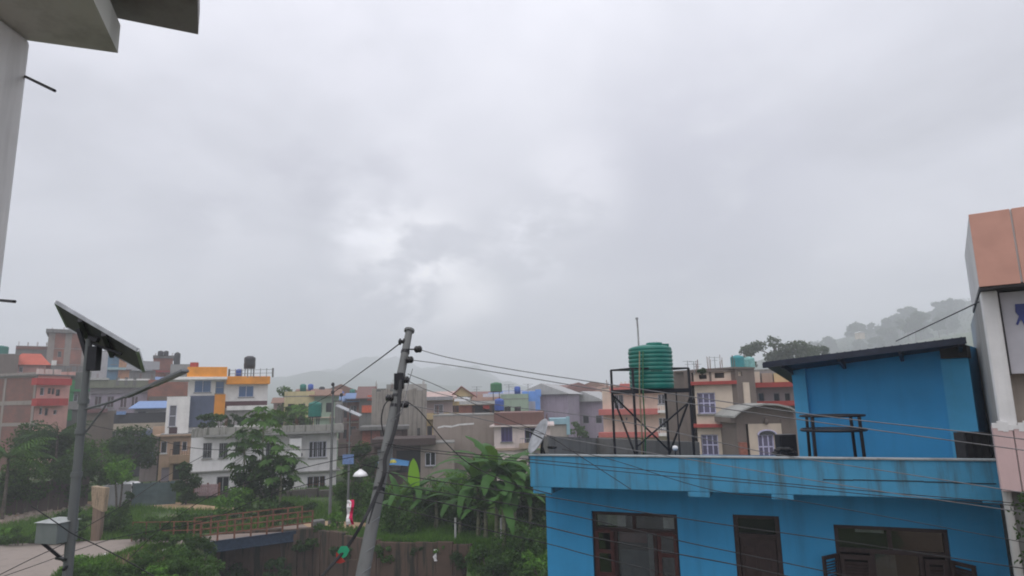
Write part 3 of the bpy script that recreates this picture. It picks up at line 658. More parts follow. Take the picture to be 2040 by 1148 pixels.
# inner shutters hanging half open in front of the opening
for a, c in ((xs2[0] + .06, xs2[1] - .03), (xs2[2] + .04, xs2[3] - .07)):
    h0, h1 = w2[2] + .1, zt2 - .06; m = MB().box(a, a + .06, y2 - .06, y2 - .03, h0, h1).box(c - .06, c, y2 - .06, y2 - .03, h0, h1).box(a + .06, c - .06, y2 - .058, y2 - .032, h1 - .08, h1).box(a + .06, c - .06, y2 - .058, y2 - .032, h0, h0 + .08).box(a + .06, c - .06, y2 - .058, y2 - .032, (h0 + h1) / 2 - .04, (h0 + h1) / 2 + .04)
    sh = m.build('shutter', brown_door, b.e)
    for zc in np.arange(h0 + .1, h1 - .12, .05):
        if abs(zc - (h0 + h1) / 2) < .06: continue
        MB().hexa([(a + .06, y2 - .062, zc), (c - .06, y2 - .062, zc), (c - .06, y2 - .03, zc + .03), (a + .06, y2 - .03, zc + .03), (a + .06, y2 - .062, zc + .008), (c - .06, y2 - .062, zc + .008), (c - .06, y2 - .03, zc + .038), (a + .06, y2 - .03, zc + .038)]).build('slat', brown_door, sh)
# soffit fittings
p = b.hit(1318, 989, off=.5); MB().lathe([(0, -.07), (.03, -.06), (.045, -.03), (.03, 0), (0, 0)], (p[0], .5, zb_), 12).build('ceiling_bulb', simple('frosted_bulb', (.5, .6, .55), .3), b.e)

# rear and side roof walls of blackened cement
sw = House('roof_wall', 'blackened bare cement wall along the back of the blue building roof', 'wall', (1092, 869, 14.2), (1186, 873, 18.6), ROOFZ, .15, conc_dark)
sw.e.location.z = ROOFZ
q0 = at(1092, 869, 14.2); q1 = at(1188, 873, 18.4); q2 = at(1392, 881, 17.4)
def wallseg(a, b_, t, par):
    d = Vector((b_.x - a.x, b_.y - a.y, 0)).normalized(); n_ = Vector((-d.y, d.x, 0)) * t; inv = Matrix.Translation(-par.location) ; rot = Matrix.Rotation(-par.rotation_euler.z, 4, 'Z')
    P8 = [Vector((a.x, a.y, ROOFZ)), Vector((b_.x, b_.y, ROOFZ)), Vector((b_.x, b_.y, ROOFZ)) + n_, Vector((a.x, a.y, ROOFZ)) + n_, a, b_, b_ + n_, a + n_]
    return MB().hexa([rot @ (inv @ v) for v in P8]).build('wall_section', conc_dark, par)
wallseg(q0, q1, .15, sw.e); wallseg(q1 + Vector((.0, -.003, 0)), q2, .15, sw.e)

# rooftop room
rr = House('rooftop_room', 'plain bright blue room with a sloping dark metal roof on top of the blue building', 'building', (1581, 735, 14.6), (1925, 700, 12.4), ROOFZ, 3.0, blue, ztop=9.0)
blue_room = plaster('sky_blue_room_paint', (.045, .35, .68), .25, (.02, .13, .24), .8, .2, .6)
m = MB(); ztl = rr.zat(1581, 738); ztr = rr.zat(1900, 688)
m.prism([(0, 0), (rr.W, 0), (rr.W, ztr), (0, ztl)], 0, rr.D); m.build('wall', blue_room, rr.e)
xc = rr.hit(1612, 800)[0]; slope = (ztr - ztl) / rr.W
MB().prism([(-.02, 0), (xc, 0), (xc, ztl + slope * xc - .004), (-.02, ztl - .01)], -.09, -.001).build('column', blue_par if 0 else plaster('light_blue_paint', (.09, .45, .74), .15), rr.e)
x2 = rr.hit(1886, 800)[0]
MB().box(x2, rr.W + .02, -.07, -.001, 0, rr.zat(1900, 716)).build('column', plaster('light_blue_paint', (.09, .45, .74), .15), rr.e)
MB().box(x2 + .02, rr.W + .03, -.14, .3, rr.zat(1900, 714), rr.zat(1900, 690)).build('dark_vent_panel', simple('dark_metal', (.02, .022, .026), .6), rr.e)
FL, FR, BL = at(1519, 722, 13.8), at(1924, 671, 11.7), at(1590, 768, 17.2); BR = FR + (BL - FL)
inv = Matrix.Rotation(-rr.yaw, 4, 'Z') @ Matrix.Translation(-rr.e.location); dz = Vector((0, 0, -.05))
c8 = [inv @ v for v in (FL + dz, FR + dz, BR + dz, BL + dz, FL, FR, BR, BL)]
rf = MB().hexa(c8).build('roof', roofm_navy, rr.e)
m = MB(); nR = 26
for q in range(nR):                    # corrugation ribs running front to back
    a = c8[4].lerp(c8[5], (q + .5) / nR); c_ = c8[7].lerp(c8[6], (q + .5) / nR); m.tube([a + (c_ - a) * .01, c_], .018, 6)
m.build('ribs', roofm_navy, rf, kind='stuff')
MB().bar(c8[0] + Vector((0, 0, -.03)), c8[1] + Vector((0, 0, -.03)), .05, .09).build('fascia_beam', roofm_navy, rr.e)
for t in (.1, .4, .7, .97):
    a = c8[0].lerp(c8[1], t) + Vector((0, .1, -.07)); c_ = c8[3].lerp(c8[2], t) + Vector((0, 0, -.07)); MB().bar(a, c_, .06, .1).build('rafter', roofm_navy, rr.e)

# tank stand and tank
tb = at(1299, 775, 16.45); PZ = tb.z - .02
cor = [at(1219, 775, 16.6), at(1262, 775, 15.8), at(1374, 775, 16.3), at(1325, 775, 17.1)]; cor = [Vector((c.x, c.y, 0)) for c in cor]
ctr = sum(cor, Vector()) / 4
ts = thing('tank_stand', 'tall black steel frame stand holding the big green tank on the blue building roof', 'tank stand', (ctr.x, ctr.y, ROOFZ)); L_ = lambda c, z: (c.x - ctr.x, c.y - ctr.y, z - ROOFZ)
RZ = at(1219, 738, 16.6).z
for c in cor: MB().bar(L_(c, ROOFZ), L_(c, RZ), .055).build('leg', steel, ts)
for a, c in zip(cor, cor[1:] + cor[:1]): MB().bar(L_(a, RZ), L_(c, RZ), .04).build('rail', steel, ts); MB().bar(L_(a, PZ - .05), L_(c, PZ - .05), .05, .07).build('platform_beam', steel, ts)
MB().prism([(c.x - ctr.x, c.y - ctr.y) for c in cor], PZ - .015 - ROOFZ, PZ + .015 - ROOFZ, 'z').build('platform', steel, ts)
for a, c, za, zc in ((0, 1, PZ - .1, ROOFZ + .1), (1, 2, ROOFZ + .4, PZ - .3), (2, 3, PZ - .2, ROOFZ + .1), (0, 3, PZ - .1, ROOFZ + .2)): MB().bar(L_(cor[a], za), L_(cor[c], zc), .035).build('brace', steel, ts)
for c in cor[1:3]: MB().bar(L_(c.lerp(ctr, .35), ROOFZ), L_(c.lerp(ctr, .35), PZ), .03).build('post', steel, ts)
gt = thing('water_tank', 'large ribbed green plastic water tank on the tall black stand', 'water tank', (tb.x, tb.y, PZ + .016)); hgt = at(1299, 686, 16.45).z - PZ; r_ = .545
prof = [(0, 0), (r_ * .97, 0), (r_, .03)]; nr_ = 9; hb = hgt * .84
for q in range(nr_):
    z = .05 + (hb - .05) * q / nr_; d = (hb - .05) / nr_; prof += [(r_, z + d * .1), (r_ * 1.015, z + d * .35), (r_ * 1.015, z + d * .65), (r_, z + d * .85), (r_ * .975, z + d * .97)]
prof += [(r_, hb + .01), (r_ * .97, hb + .07), (r_ * .8, hgt * .93), (r_ * .45, hgt * .965), (0, hgt * .97)]
MB().lathe(prof, n=48).build('body', green_tank, gt); MB().lathe([(.2, 0), (.21, .01), (.21, .06), (.19, .08), (0, .085)], (.1, -.1, hgt * .94), 24).build('lid', green_tank, gt)
MB().box(.3, .52, .1, .3, hb + .05, hgt).build('inlet_box', green_tank, gt)
dk = simple('dark_green_print', (.004, .06, .045), .5)
m = MB()
for q in range(7): a = -1.75 + q * .075; m.box(math.cos(a) * r_ * 1.02 - .012, math.cos(a) * r_ * 1.02 + .012, math.sin(a) * r_ * 1.02 - .012, math.sin(a) * r_ * 1.02, .42, .47)
m.build('printed_band', dk, gt)
tag(MB().tube([at(1269, 634, 16.4), at(1271, 660, 16.4), at(1273, 700, 16.3)], .022, 8).tube([at(1268.6, 633, 16.4), at(1269, 637, 16.4)], .035, 8).build('vent_pipe', simple('grey_pvc', (.3, .3, .3), .5)), 'thin grey vent pipe rising beside the big green tank', 'pipe')
for px_, c_, lb in ((1283, simple('green_pipe', (.03, .12, .05), .5), 'green plastic pipe running down from the big green tank'), (1276, simple('tan_pipe', (.25, .2, .12), .6), 'tan plastic pipe running down beside the green one')):
    tag(MB().tube(smoothpath([at(px_ - 2, 700, 15.86), at(px_ - 2, 778, 15.75), at(px_ + 2, 850, 15.8), at(px_ + 3, 905, 15.9)], 4), .018, 6).build('water_pipe', c_), lb, 'pipe')

# small round stand in front of the blue room
c0 = at(1665, 905, 12.6); s_ = thing('small_tank_stand', 'low black round tank stand with four legs in front of the blue room', 'tank stand', (c0.x, c0.y, ROOFZ)); r0 = .56
zt_ = at(1665, 828, 12.6).z - ROOFZ; zm = at(1665, 856, 12.6).z - ROOFZ
for z, nm, rr_, fl in ((zt_, 'top_ring', .022, 0), (zm, 'platform_ring', .03, 1)):
    m = MB().tube([(r0 * math.cos(q * math.pi / 12), r0 * math.sin(q * math.pi / 12), z) for q in range(25)], rr_, 6, caps=False)
    if fl: m.lathe([(0, -.01), (r0, -.01), (r0, .01), (0, .01)], (0, 0, z), 32, False)
    m.build(nm, steel, s_)
for q in range(4): a = R(28 + 90 * q); MB().bar((r0 * 1.04 * math.cos(a), r0 * 1.04 * math.sin(a), 0), (r0 * math.cos(a), r0 * math.sin(a), zt_), .045).build('leg', steel, s_)

# satellite dish at the left corner of the roof
dp = at(1078, 872, 13.4); ds = thing('satellite_dish', 'grey satellite dish on the left corner of the blue building roof', 'satellite dish', (dp.x, dp.y, ROOFZ)); hz = dp.z - ROOFZ
Rm = Matrix.Rotation(R(-62), 4, 'Y') @ Matrix.Rotation(R(14), 4, 'X')
def xf(m_, M4, off): m_.v = [tuple(M4 @ Vector(v) + Vector(off)) for v in m_.v]; return m_
grey_d = simple('dish_grey', (.33, .34, .36), .5, .2)
xf(MB().lathe([(.001, 0), (.15, .012), (.28, .045), (.38, .085), (.385, .075), (.28, .03), (.15, -.004), (.001, -.014)], n=32), Rm, (0, 0, hz)).build('reflector', grey_d, ds)
xf(MB().tube([(0, -.3, .03), (0, -.12, .36)], .012, 6).tube([(0, -.16, .36), (0, -.05, .33)], .035, 8), Rm, (0, 0, hz)).build('feed_arm', steel, ds)
MB().tube([(.0, 0, -.1), (.0, 0, hz * .7), (.03, 0, hz)], .025, 8).bar((.02, 0, hz * .75), (.22, .1, 0), .03).build('mast', steel, ds)
MB().lathe([(0, -.03), (.09, -.02), (.1, .02), (0, .04)], (.22, 0, hz - .2), 12).build('motor', black_rub, ds)

def rbox(px0, py0, px1, Y, dpt, mat, name, label, cat, z0=None):
    a, c = at(px0, (py0 + 905) / 2, Y), at(px1, (py0 + 905) / 2, Y); z0 = ROOFZ if z0 is None else z0; zt__ = at((px0 + px1) / 2, py0, Y).z
    e = thing(name, label, cat, ((a.x + c.x) / 2, Y, z0)); hw = (c.x - a.x) / 2
    return e, hw, zt__ - z0, dpt
e, hw, hh, dpt = rbox(1555, 866, 1588, 13.6, .3, steel, 'metal_cabinet', 'black metal cabinet beside the left column of the blue room', 'cabinet')
MB().box(-hw, hw, 0, dpt, 0, hh).build('body', steel, e, bevel=.01); MB().box(-hw + .02, hw - .02, -.012, -.001, .05, hh - .03).build('door', steel, e)
e, hw, hh, dpt = rbox(1926, 862, 1976, 10.9, .3, steel, 'roof_grate', 'dark barred hatch panel by the white pillar at the roof end', 'hatch')
MB().box(-hw, hw, .05, dpt, 0, hh).build('body', dark_in, e)
m = MB()
for q in range(4): x = -hw + .02 + q * (2 * hw - .04) / 3; m.bar((x, .03, 0), (x, .03, hh), .03)
m.bar((-hw, .03, hh - .02), (hw, .03, hh - .02), .03); m.build('grille', steel, e)
m = MB(); 
for q in range(9): t = q / 8; a = at(1545 + 34 * t, 903 - 9 * math.sin(t * 3.1) - 2 * math.sin(t * 9), 12.6); m.lathe([(0, -.04), (.07, -.02), (.075, .02), (0, .05)], a, 8)
tag(m.build('cloth_heap', black_rub), 'crumpled black cloth lying on the blue parapet by the cabinet', 'cloth')
lp = at(1345, 893, 15.2); e = thing('flood_lamp', 'small white lamp standing on the roof under the tank stand', 'lamp', (lp.x, lp.y, ROOFZ)); hz = lp.z - ROOFZ
MB().tube([(0, 0, 0), (0, 0, hz)], .015, 6).build('stem', steel, e); MB().lathe([(0, .06), (.05, .05), (.07, 0), (.04, -.05), (0, -.05)], (0, 0, hz), 12).build('shade', simple('white_enamel', (.75, .75, .75), .3), e)

# ------------------------------------------------------------------ right building
A = at(1954, 590, 9.5); Bp = Vector((A.x, A.y, A.z)) + Vector((.83, -.555, 0)) * 3.2
orange = simple('orange_cladding', P(160, 120, 106, 1.55), .45, .1, .06, 3); pink = plaster('pink_plaster', P(172, 148, 146, 1.4), .3, (.3, .2, .19))
rb = House('shop_building', 'white and pink building with an orange clad parapet box at the right edge', 'building', (1954, 590, 9.5), (*proj(Bp), Bp.y), 0, 6, white_p)
ov = .32; zf0 = rb.zat(1950, 572, off=-ov); zf1 = rb.zat(1928, 428, off=-ov); xo = rb.hit(1940, 500, off=-ov)[0]
MB().box(xo + .004, rb.W, -ov + .03, 3.2, zf0 + .02, zf1 - .003).build('parapet_box', plaster('grey_white_cladding', (.62, .61, .60), .25, (.35, .34, .32)), rb.e)
MB().box(xo + .002, rb.W + .1, -ov + .02, 3.19, zf0 - .03, zf0 + .02).build('soffit_edge', simple('dark_trim', (.03, .028, .028), .6), rb.e)
xseam = rb.hit(2026, 500, off=-ov)[0]
for a, c in ((xo, xseam - .012), (xseam + .012, xseam + 1.25), (xseam + 1.275, rb.W)): MB().box(a, c, -ov, -ov + .028, zf0, zf1).build('panel', orange, rb.e, bevel=.004)
xp = rb.hit(1997, 650)[0]; zpk = rb.zat(1990, 850); zpb = rb.zat(1995, 978)
MB().box(0, xp, 0, .42, zpb + .02, zf0 - .031).build('pillar', white_p, rb.e, bevel=.02)
MB().box(xp + .003, rb.W, .35, 5.8, 0, zf0 - .032).build('wall', plaster('beige_wall', (.3, .26, .22), .5), rb.e)
MB().box(0.002, xp + .002, .425, 5.8, 0, zf0 - .033).build('side_wall', conc, rb.e)
zs0 = rb.zat(2005, 745, off=.12)
sg = MB().box(xp + .03, rb.W, .12, .2, zs0, zf0 - .06).build('sign_board', simple('sign_grey', (.43, .42, .45), .5, 0, .05), rb.e)
MB().box(xp + .004, xp + .028, .1, .22, zs0 - .02, zf0 - .05).build('sign_trim', simple('dark_trim', (.03, .028, .028), .6), rb.e)
def gp(px, py): q = rb.hit(px, py, off=.11); return q
g = [gp(2022, 606), gp(2060, 604), gp(2060, 612), gp(2042, 613), gp(2042, 650), gp(2034, 636), gp(2028, 648), (gp(2023, 640)[0], gp(2023, 646)[1]), gp(2030, 630), gp(2023, 622)]
MB().prism(g, .105, .119).build('letter', simple('blue_letter', (.035, .05, .2), .5), sg)
sl = simple('dark_metal', (.02, .022, .026), .6)
for q in range(6): MB().bar((xp + .25 + q * .12, .3, zpk), (xp + .25 + q * .12, .3, zs0 - .05), .02).build('window_bar', sl, rb.e)
MB().box(xp + .2, rb.W - .1, .33, .345, zpk - .3, zs0 - .05).build('dark_window', dark_in, rb.e)
xk0 = rb.hit(1984, 900, off=-.06)[0]; xs_ = rb.hit(2025, 900, off=-.06)[0]
for a, c in ((xk0, xs_ - .006), (xs_ + .006, rb.W)): MB().box(a, c, -.06, .34, zpb, zpk).build('balcony_panel', pink, rb.e, bevel=.012)
m = MB()                                # torn plaster edge above the pink panel
for q in range(16): x = xk0 + q * .06; m.box(x, x + .062, -.065, -.0, zpk - .02 - .05 * abs(math.sin(q * 2.3)), zpk + .05 + .03 * math.sin(q * 1.3))
m.build('plaster_patch', white_p, rb.e)
xq = rb.hit(2008, 1000, off=.1)[0]
MB().tube([(xq, .12, 0), (xq, .12, zpb - .01)], .055, 12).build('drain_pipe', plaster('dirty_white_pipe', (.45, .44, .42), .7), rb.e)
MB().box(.02, xp, .2, .34, 0, zpb - .01).build('lower_wall', conc_dark, rb.e)
e = thing('ivy', 'dark creeper on the wall behind the drain pipe at the right edge', 'plant', tuple(at(2062, 1060, 9.0)))
v, f = leaves(np.array([(0.1, .1, z) for z in (-1.2, -.8, -.4, 0, .3)]), np.array([.26] * 5), 700, .07, nr); npmesh('foliage', v, f, LF['dark'], e)

# ------------------------------------------------------------------ left building with the eaves overhead
c_ = atz(64, 82, 9.0); greyp = plaster('smooth_grey_plaster', (.78, .78, .77), .55, (.2, .2, .19), .85, .1)
lb = thing('corner_building', 'grey plastered wall with stepped concrete eaves filling the top left corner', 'building', (c_.x, c_.y, 0))
rel = lambda v: (v.x - c_.x, v.y - c_.y)
MB().box(-4, 0, -.4, 0, 0, 8.998).build('wall', greyp, lb, bevel=.02)
poly = [rel(atz(*p, 9.0)) for p in ((-300, 48), (62, 82), (235, 106), (243, 30))]
a, b2, c2, d2 = [Vector((*q, 0)) for q in poly]
dirv = (c2 - b2).normalized(); back = Vector((dirv.y, -dirv.x, 0))
slab1 = [tuple((b2 - dirv * 3)[:2]), tuple(c2[:2]), tuple((c2 + back * 4)[:2]), tuple((b2 - dirv * 3 + back * 4)[:2])]
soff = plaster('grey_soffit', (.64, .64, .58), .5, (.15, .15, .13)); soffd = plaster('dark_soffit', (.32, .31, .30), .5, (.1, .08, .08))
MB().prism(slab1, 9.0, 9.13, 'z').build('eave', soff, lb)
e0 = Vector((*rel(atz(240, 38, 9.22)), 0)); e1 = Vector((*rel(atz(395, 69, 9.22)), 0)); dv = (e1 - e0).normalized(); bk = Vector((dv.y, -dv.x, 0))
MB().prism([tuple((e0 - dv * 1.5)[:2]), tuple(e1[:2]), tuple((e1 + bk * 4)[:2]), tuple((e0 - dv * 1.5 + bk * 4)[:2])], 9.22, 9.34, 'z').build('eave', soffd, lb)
for p, q, l_ in (((57, 155), (109, 181), 'long dark rod sticking out of the corner wall near the top'), ((2, 601), (29, 601), 'short thin rod sticking out of the corner wall lower down')):
    y0 = c_.y - .02; tag(MB().tube([at(p[0] - 8, p[1] - 3, y0 + .02), at(*q, y0 - .2)], .006, 6).build('reinforcing_rod', steel), l_, 'metal rod')

# ------------------------------------------------------------------ solar street lamp
Yp = 8.55; x0 = at(157, 900, Yp).x; pz = at(178, 676, Yp).z
sl_ = thing('solar_street_lamp', 'tall steel street lamp pole with a tilted solar panel on the left', 'street lamp', (x0, Yp, 0))
Lr = lambda v: (v.x - x0, v.y - Yp, v.z)
polem = plaster('galvanised_pole', (.12, .13, .13), .5, (.07, .07, .065), .6, .1, 2)
zj = at(165, 800, Yp).z; zj2 = at(155, 945, Yp).z
MB().tube([(0, 0, 0), (0, 0, zj2)], .06, 14, .057).tube([(0, 0, zj2), (0, 0, zj)], .052, 14, .05).tube([(0, 0, zj), (0, 0, pz)], .044, 14, .04).build('pole', polem, sl_)
for z in (zj2, zj, at(160, 860, Yp).z): MB().tube([(0, 0, z - .03), (0, 0, z + .03)], .067, 14).build('clamp', polem, sl_)
P1, P2, P3, P4 = [at(*q) for q in ((110, 604, 8.25), (272, 699, 8.25), (286, 731, 8.8), (133, 652, 8.85))]; P3 = P2 + (P4 - P1) * .98
nrm = ((P2 - P1).cross(P4 - P1)).normalized(); nrm = nrm if nrm.z > 0 else -nrm; t = nrm * .035
m = MB().hexa([Vector(Lr(v)) for v in (P1, P2, P3, P4)] + [Vector(Lr(v + t)) for v in (P1, P2, P3, P4)])
sp_ = m.build('solar_panel', simple('panel_backing', (.05, .05, .055), .6, 0, .1), sl_)
alum = simple('aluminium_frame', (.4, .41, .42), .35, .8)
m = MB()
for a, c in ((P1, P2), (P2, P3), (P3, P4), (P4, P1)): m.bar(Vector(Lr(a + t * .5)), Vector(Lr(c + t * .5)), .04, .045)
m.build('frame', alum, sp_)
m = MB(); m.hexa([Vector(Lr(v)) + t * k_ for k_ in (1.05, 1.2) for v in (P1.lerp(P3, .03), P2.lerp(P4, .03), P3.lerp(P1, .03), P4.lerp(P2, .03))]); m.build('cells', glassmat('solar_cells', (.01, .012, .04)), sp_)
for u_ in (.33, .62): MB().bar(Lr(P1.lerp(P2, u_) - t * .8), Lr(P4.lerp(P3, u_) - t * .8), .05, .05).build('mounting_rail', steel, sl_)
mid = (P1 + P2 + P3 + P4) / 4
MB().bar(Lr(P1.lerp(P2, .25).lerp(P4.lerp(P3, .25), .5) - t), (0, 0, pz - .25), .05).bar(Lr(mid - t), (0, 0, pz + .02), .06).bar(Lr(P1.lerp(P2, .8).lerp(P4.lerp(P3, .8), .5) - t), (0.02, 0, pz - .05), .03).build('bracket', steel, sl_)
MB().box(.03, .15, -.06, .06, pz - .42, pz - .1).build('junction_box', steel, sl_)
arm0, arm1, arm2 = at(168, 816, Yp), at(285, 776, 8.4), at(370, 738, 8.3)
MB().tube([Lr(arm0), Lr(at(225, 800, 8.5)), Lr(arm1)], .016, 8).build('arm', polem, sl_)
MB().tube([Lr(at(172, 860, Yp)), Lr(at(212, 806, 8.5))], .012, 6).build('arm_brace', polem, sl_)
dr_ = (arm2 - arm1).normalized()
m = MB(); a = Vector(Lr(arm1)) - dr_ * .25; c = Vector(Lr(arm2)); sd2 = dr_.cross(Vector((0, 0, 1))).normalized(); up_ = sd2.cross(dr_)
m.hexa([a - sd2 * .04 - up_ * .02, c - sd2 * .07 - up_ * .022, c + sd2 * .07 - up_ * .022, a + sd2 * .04 - up_ * .02, a - sd2 * .04 + up_ * .02, c - sd2 * .07 + up_ * .022, c + sd2 * .07 + up_ * .022, a + sd2 * .04 + up_ * .02])
lh = m.build('lamp_head', simple('lamp_housing', (.16, .165, .17), .45, .4), sl_, bevel=.01)
m = MB(); m.hexa([a.lerp(c, .45) - sd2 * .05 - up_ * .025, c - dr_ * .04 - sd2 * .055 - up_ * .027, c - dr_ * .04 + sd2 * .055 - up_ * .027, a.lerp(c, .45) + sd2 * .05 - up_ * .025] + [a.lerp(c, .45) - sd2 * .05 - up_ * .016, c - dr_ * .04 - sd2 * .055 - up_ * .018, c - dr_ * .04 + sd2 * .055 - up_ * .018, a.lerp(c, .45) + sd2 * .05 - up_ * .016]); m.build('lens', glassmat('lamp_lens', (.3, .3, .28), .2), lh)
bc = at(117, 1058, Yp)
bx = MB().box(-.17, .17, -.17, .13, -.125, .125).build('battery_box', simple('grey_green_box', (.17, .19, .185), .5, .1, .08), sl_, Lr(bc), R(-15), bevel=.008)
MB().hexa([(-.19, -.19, .126), (.19, -.19, .126), (.19, .15, .126), (-.19, .15, .126), (-.06, -.08, .165), (.06, -.08, .165), (.06, .04, .165), (-.06, .04, .165)]).build('lid', simple('pale_lid', (.34, .36, .35), .5), bx)
MB().bar((-.14, -.1, -.12), (.1, .1, -.42), .035).bar((.12, .1, -.12), (.1, .12, -.42), .035).bar((-.02, .02, -.33), (.2, -.04, -.33), .03).bar((.1, .1, -.42), (.3, -.14, -.42), .03).build('bracket', steel, bx)

# ------------------------------------------------------------------ leaning electric pole
T = at(815, 661, 10.6); Bm = at(722, 1148, 9.0); dirp = (T - Bm).normalized(); G = Bm + dirp * ((0 - Bm.z) / dirp.z)
ep = thing('electric_pole', 'leaning concrete electric pole in the middle with black insulators and a cable tangle', 'electric pole', tuple(G))
pc = plaster('pole_concrete', (.15, .155, .152), .45, (.07, .07, .068), .85, .2, 1.5)
L2 = lambda v: tuple(Vector(v) - G)
Ltot = (T - G).length; rB = .122
MB().tube([L2(G), L2(G.lerp(T, .45)), L2(G.lerp(T, .8)), L2(T)], rB, 14, .058).build('shaft', pc, ep)
MB().tube([L2(T), L2(T + dirp * .04)], .085, 14).build('cap', pc, ep)
def onpole(py):
    t_ = 0; best = None
    for q in range(400):
        p = G.lerp(T, q / 399); pp = proj(p)
        if best is None or abs(pp[1] - py) < best[0]: best = (abs(pp[1] - py), p)
    return best[1]
INS = {}
for nm, px, py, Y in (('a', 801, 681, 10.5), ('b', 833, 696, 10.3), ('c', 816, 717, 10.3), ('d', 808, 757, 10.1), ('e', 776, 793, 10.0), ('f', 806, 806, 9.9)):
    c = at(px, py, Y); q = onpole(py); INS[nm] = c
    d = (c - q); d.z = 0; d.normalize()
    m = MB(); M4 = d.to_track_quat('Z', 'Y').to_matrix().to_4x4()
    xf(m.lathe([(0, -.07), (.025, -.07), (.03, -.05), (.055, -.04), (.055, -.02), (.03, -.01), (.03, .01), (.055, .02), (.055, .04), (.025, .06), (0, .065)], n=14), M4, L2(c)); io = m.build('insulator', simple('black_porcelain', (.012, .011, .012), .25), ep)
    MB().bar(L2(q), L2(c), .022, .022).build('bracket', steel, io)
for py in (702, 748, 762, 790, 812, 975):
    q = onpole(py); rr_ = .068 + .063 * (T.z - q.z) / T.z
    MB().tube([L2(q - dirp * .025), L2(q + dirp * .025)], rr_, 14).build('band', steel, ep)
jb = onpole(760); MB().box(-.06, .09, -.16, -.08, -.12, .12).build('junction_box', steel, ep, L2(jb))
for k_, (a, c) in enumerate(((1040, 1030), (1095, 1078), (1138, 1125))):      # wire wraps
    q = onpole(a); r_ = .07 + .061 * (T.z - q.z) / T.z; MB().tube([tuple(Vector(L2(q)) + Vector((math.cos(s) * r_, math.sin(s) * r_, .05 * math.cos(s)))) for s in np.linspace(0, 6.28, 17)], .008, 5, caps=False).build('wire_wrap', galv, ep)
# downlead bundles hugging the pole
def along(pys, dx, r, dy=-.12):
    return [onpole(py) + Vector((dx_ , dy, 0)) for py, dx_ in zip(pys, dx)]
bun = thing('cable_bundle', 'thick black cables strapped down the right side of the leaning pole', 'cable bundle', tuple(onpole(900)))
bo = Vector(bun.location)
for k_, (off, r_) in enumerate(((0, .011), (.022, .009), (-.02, .008), (.008, .01), (-.01, .008))):
    pts = [onpole(py) + Vector((dx + off, -.16, 0)) - bo for py, dx in ((752, .03), (790, .07), (830, .1), (870, .08), (910, .03), (940, .06), (975, .02))]
    pts += [at(728 + off * 100, 1030, 8.9) - bo, at(695 + off * 120, 1085, 8.8) - bo, at(640 + off * 100, 1150, 8.6) - bo] if k_ < 3 else [onpole(1040) + Vector((-.02, -.2, 0)) - bo]
    MB().tube(smoothpath(pts, 6), r_, 6).build('cable', black_rub, bun)
cable([(775, 795, 9.95), (764, 812, 9.9), (760, 840, 9.85), (766, 872, 9.8), (773, 890, 9.75)], .014, 'black cable looping out on the left side of the leaning pole', black_rub)
cable([(806, 806, 9.9), (795, 830, 9.8), (778, 838, 9.75), (800, 815, 9.7), (815, 760, 9.9), (822, 735, 10.0)], .009, 'thin loose wire curling behind the lowest insulator', wire_g)
# lamp with white shade on a bracket
lc = at(718, 944, 9.4); q = onpole(945); e = thing('lamp_shade', 'white conical lamp shade on a bracket left of the leaning pole', 'lamp', tuple(lc))
MB().lathe([(.01, .065), (.03, .05), (.08, .015), (.108, -.028), (.104, -.03), (.076, .008), (.01, .05)], n=24).build('shade', simple('white_enamel', (.75, .75, .75), .3), e)
MB().lathe([(0, -.05), (.03, -.03), (.03, .02), (0, .04)], n=12).build('bulb', simple('frosted_bulb', (.5, .6, .55), .3), e); MB().tube([(0, 0, .06), (0.02, 0, .13), tuple(q - lc + Vector((0, 0, .08)))], .008, 6).build('bracket', steel, e)
# things hanging from the wires
fl = at(697, 1020, 8.9); e = thing('hanging_cloth', 'red and white strip of cloth hanging from a wire left of the pole', 'cloth', tuple(fl))
for k_, (m_, a) in enumerate(((simple('white_cloth', (.7, .68, .68), .9), 0), (simple('crimson_cloth', (.5, .03, .09), .9), .035))):
    m = MB(); n = 8; vs = []
    for q in range(n): z = .15 - q * .045; s = .022 + .012 * math.sin(q * 1.1); vs += [(a - .02 - s + .01 * math.sin(q), .015 * math.sin(q * 2 + k_), z), (a - .015 + s, .02 * math.cos(q * 1.7) + k_ * .01, z)]
    m.add(vs, [(2 * q, 2 * q + 1, 2 * q + 3, 2 * q + 2) for q in range(n - 1)]); m.v += [(x, y + .008, z) for x, y, z in m.v]; k0 = 2 * n; m.f += [tuple(i + k0 for i in f[::-1]) for f in m.f]; m.sm = [False] * len(m.f)
    m.build('strip', m_, e)
kt = at(683, 1103, 8.75); e = thing('kite', 'torn green and red kite caught on the cable beside the pole foot', 'kite', tuple(kt))
K = [(-.1, -.02), (0.0, .1), (.08, .06), (.06, -.04), (-.02, -.09)]
MB().prism([(-.07, .02), (-.03, .09), (.05, .09), (.085, .04), (.05, -.03), (0.0, -.06)], -.004, .004).build('green_sheet', simple('green_paper', (.02, .3, .15), .7), e)
MB().prism([(-.085, .02), (-.005, -.055), (.035, -.1), (-.03, -.12), (-.085, -.11)], -.004, .005).build('red_sheet', simple('red_paper', (.36, .04, .03), .7), e)
MB().tube([(.03, 0, -.08), (.2, .05, -.09)], .004, 5).build('stick', bark, e)

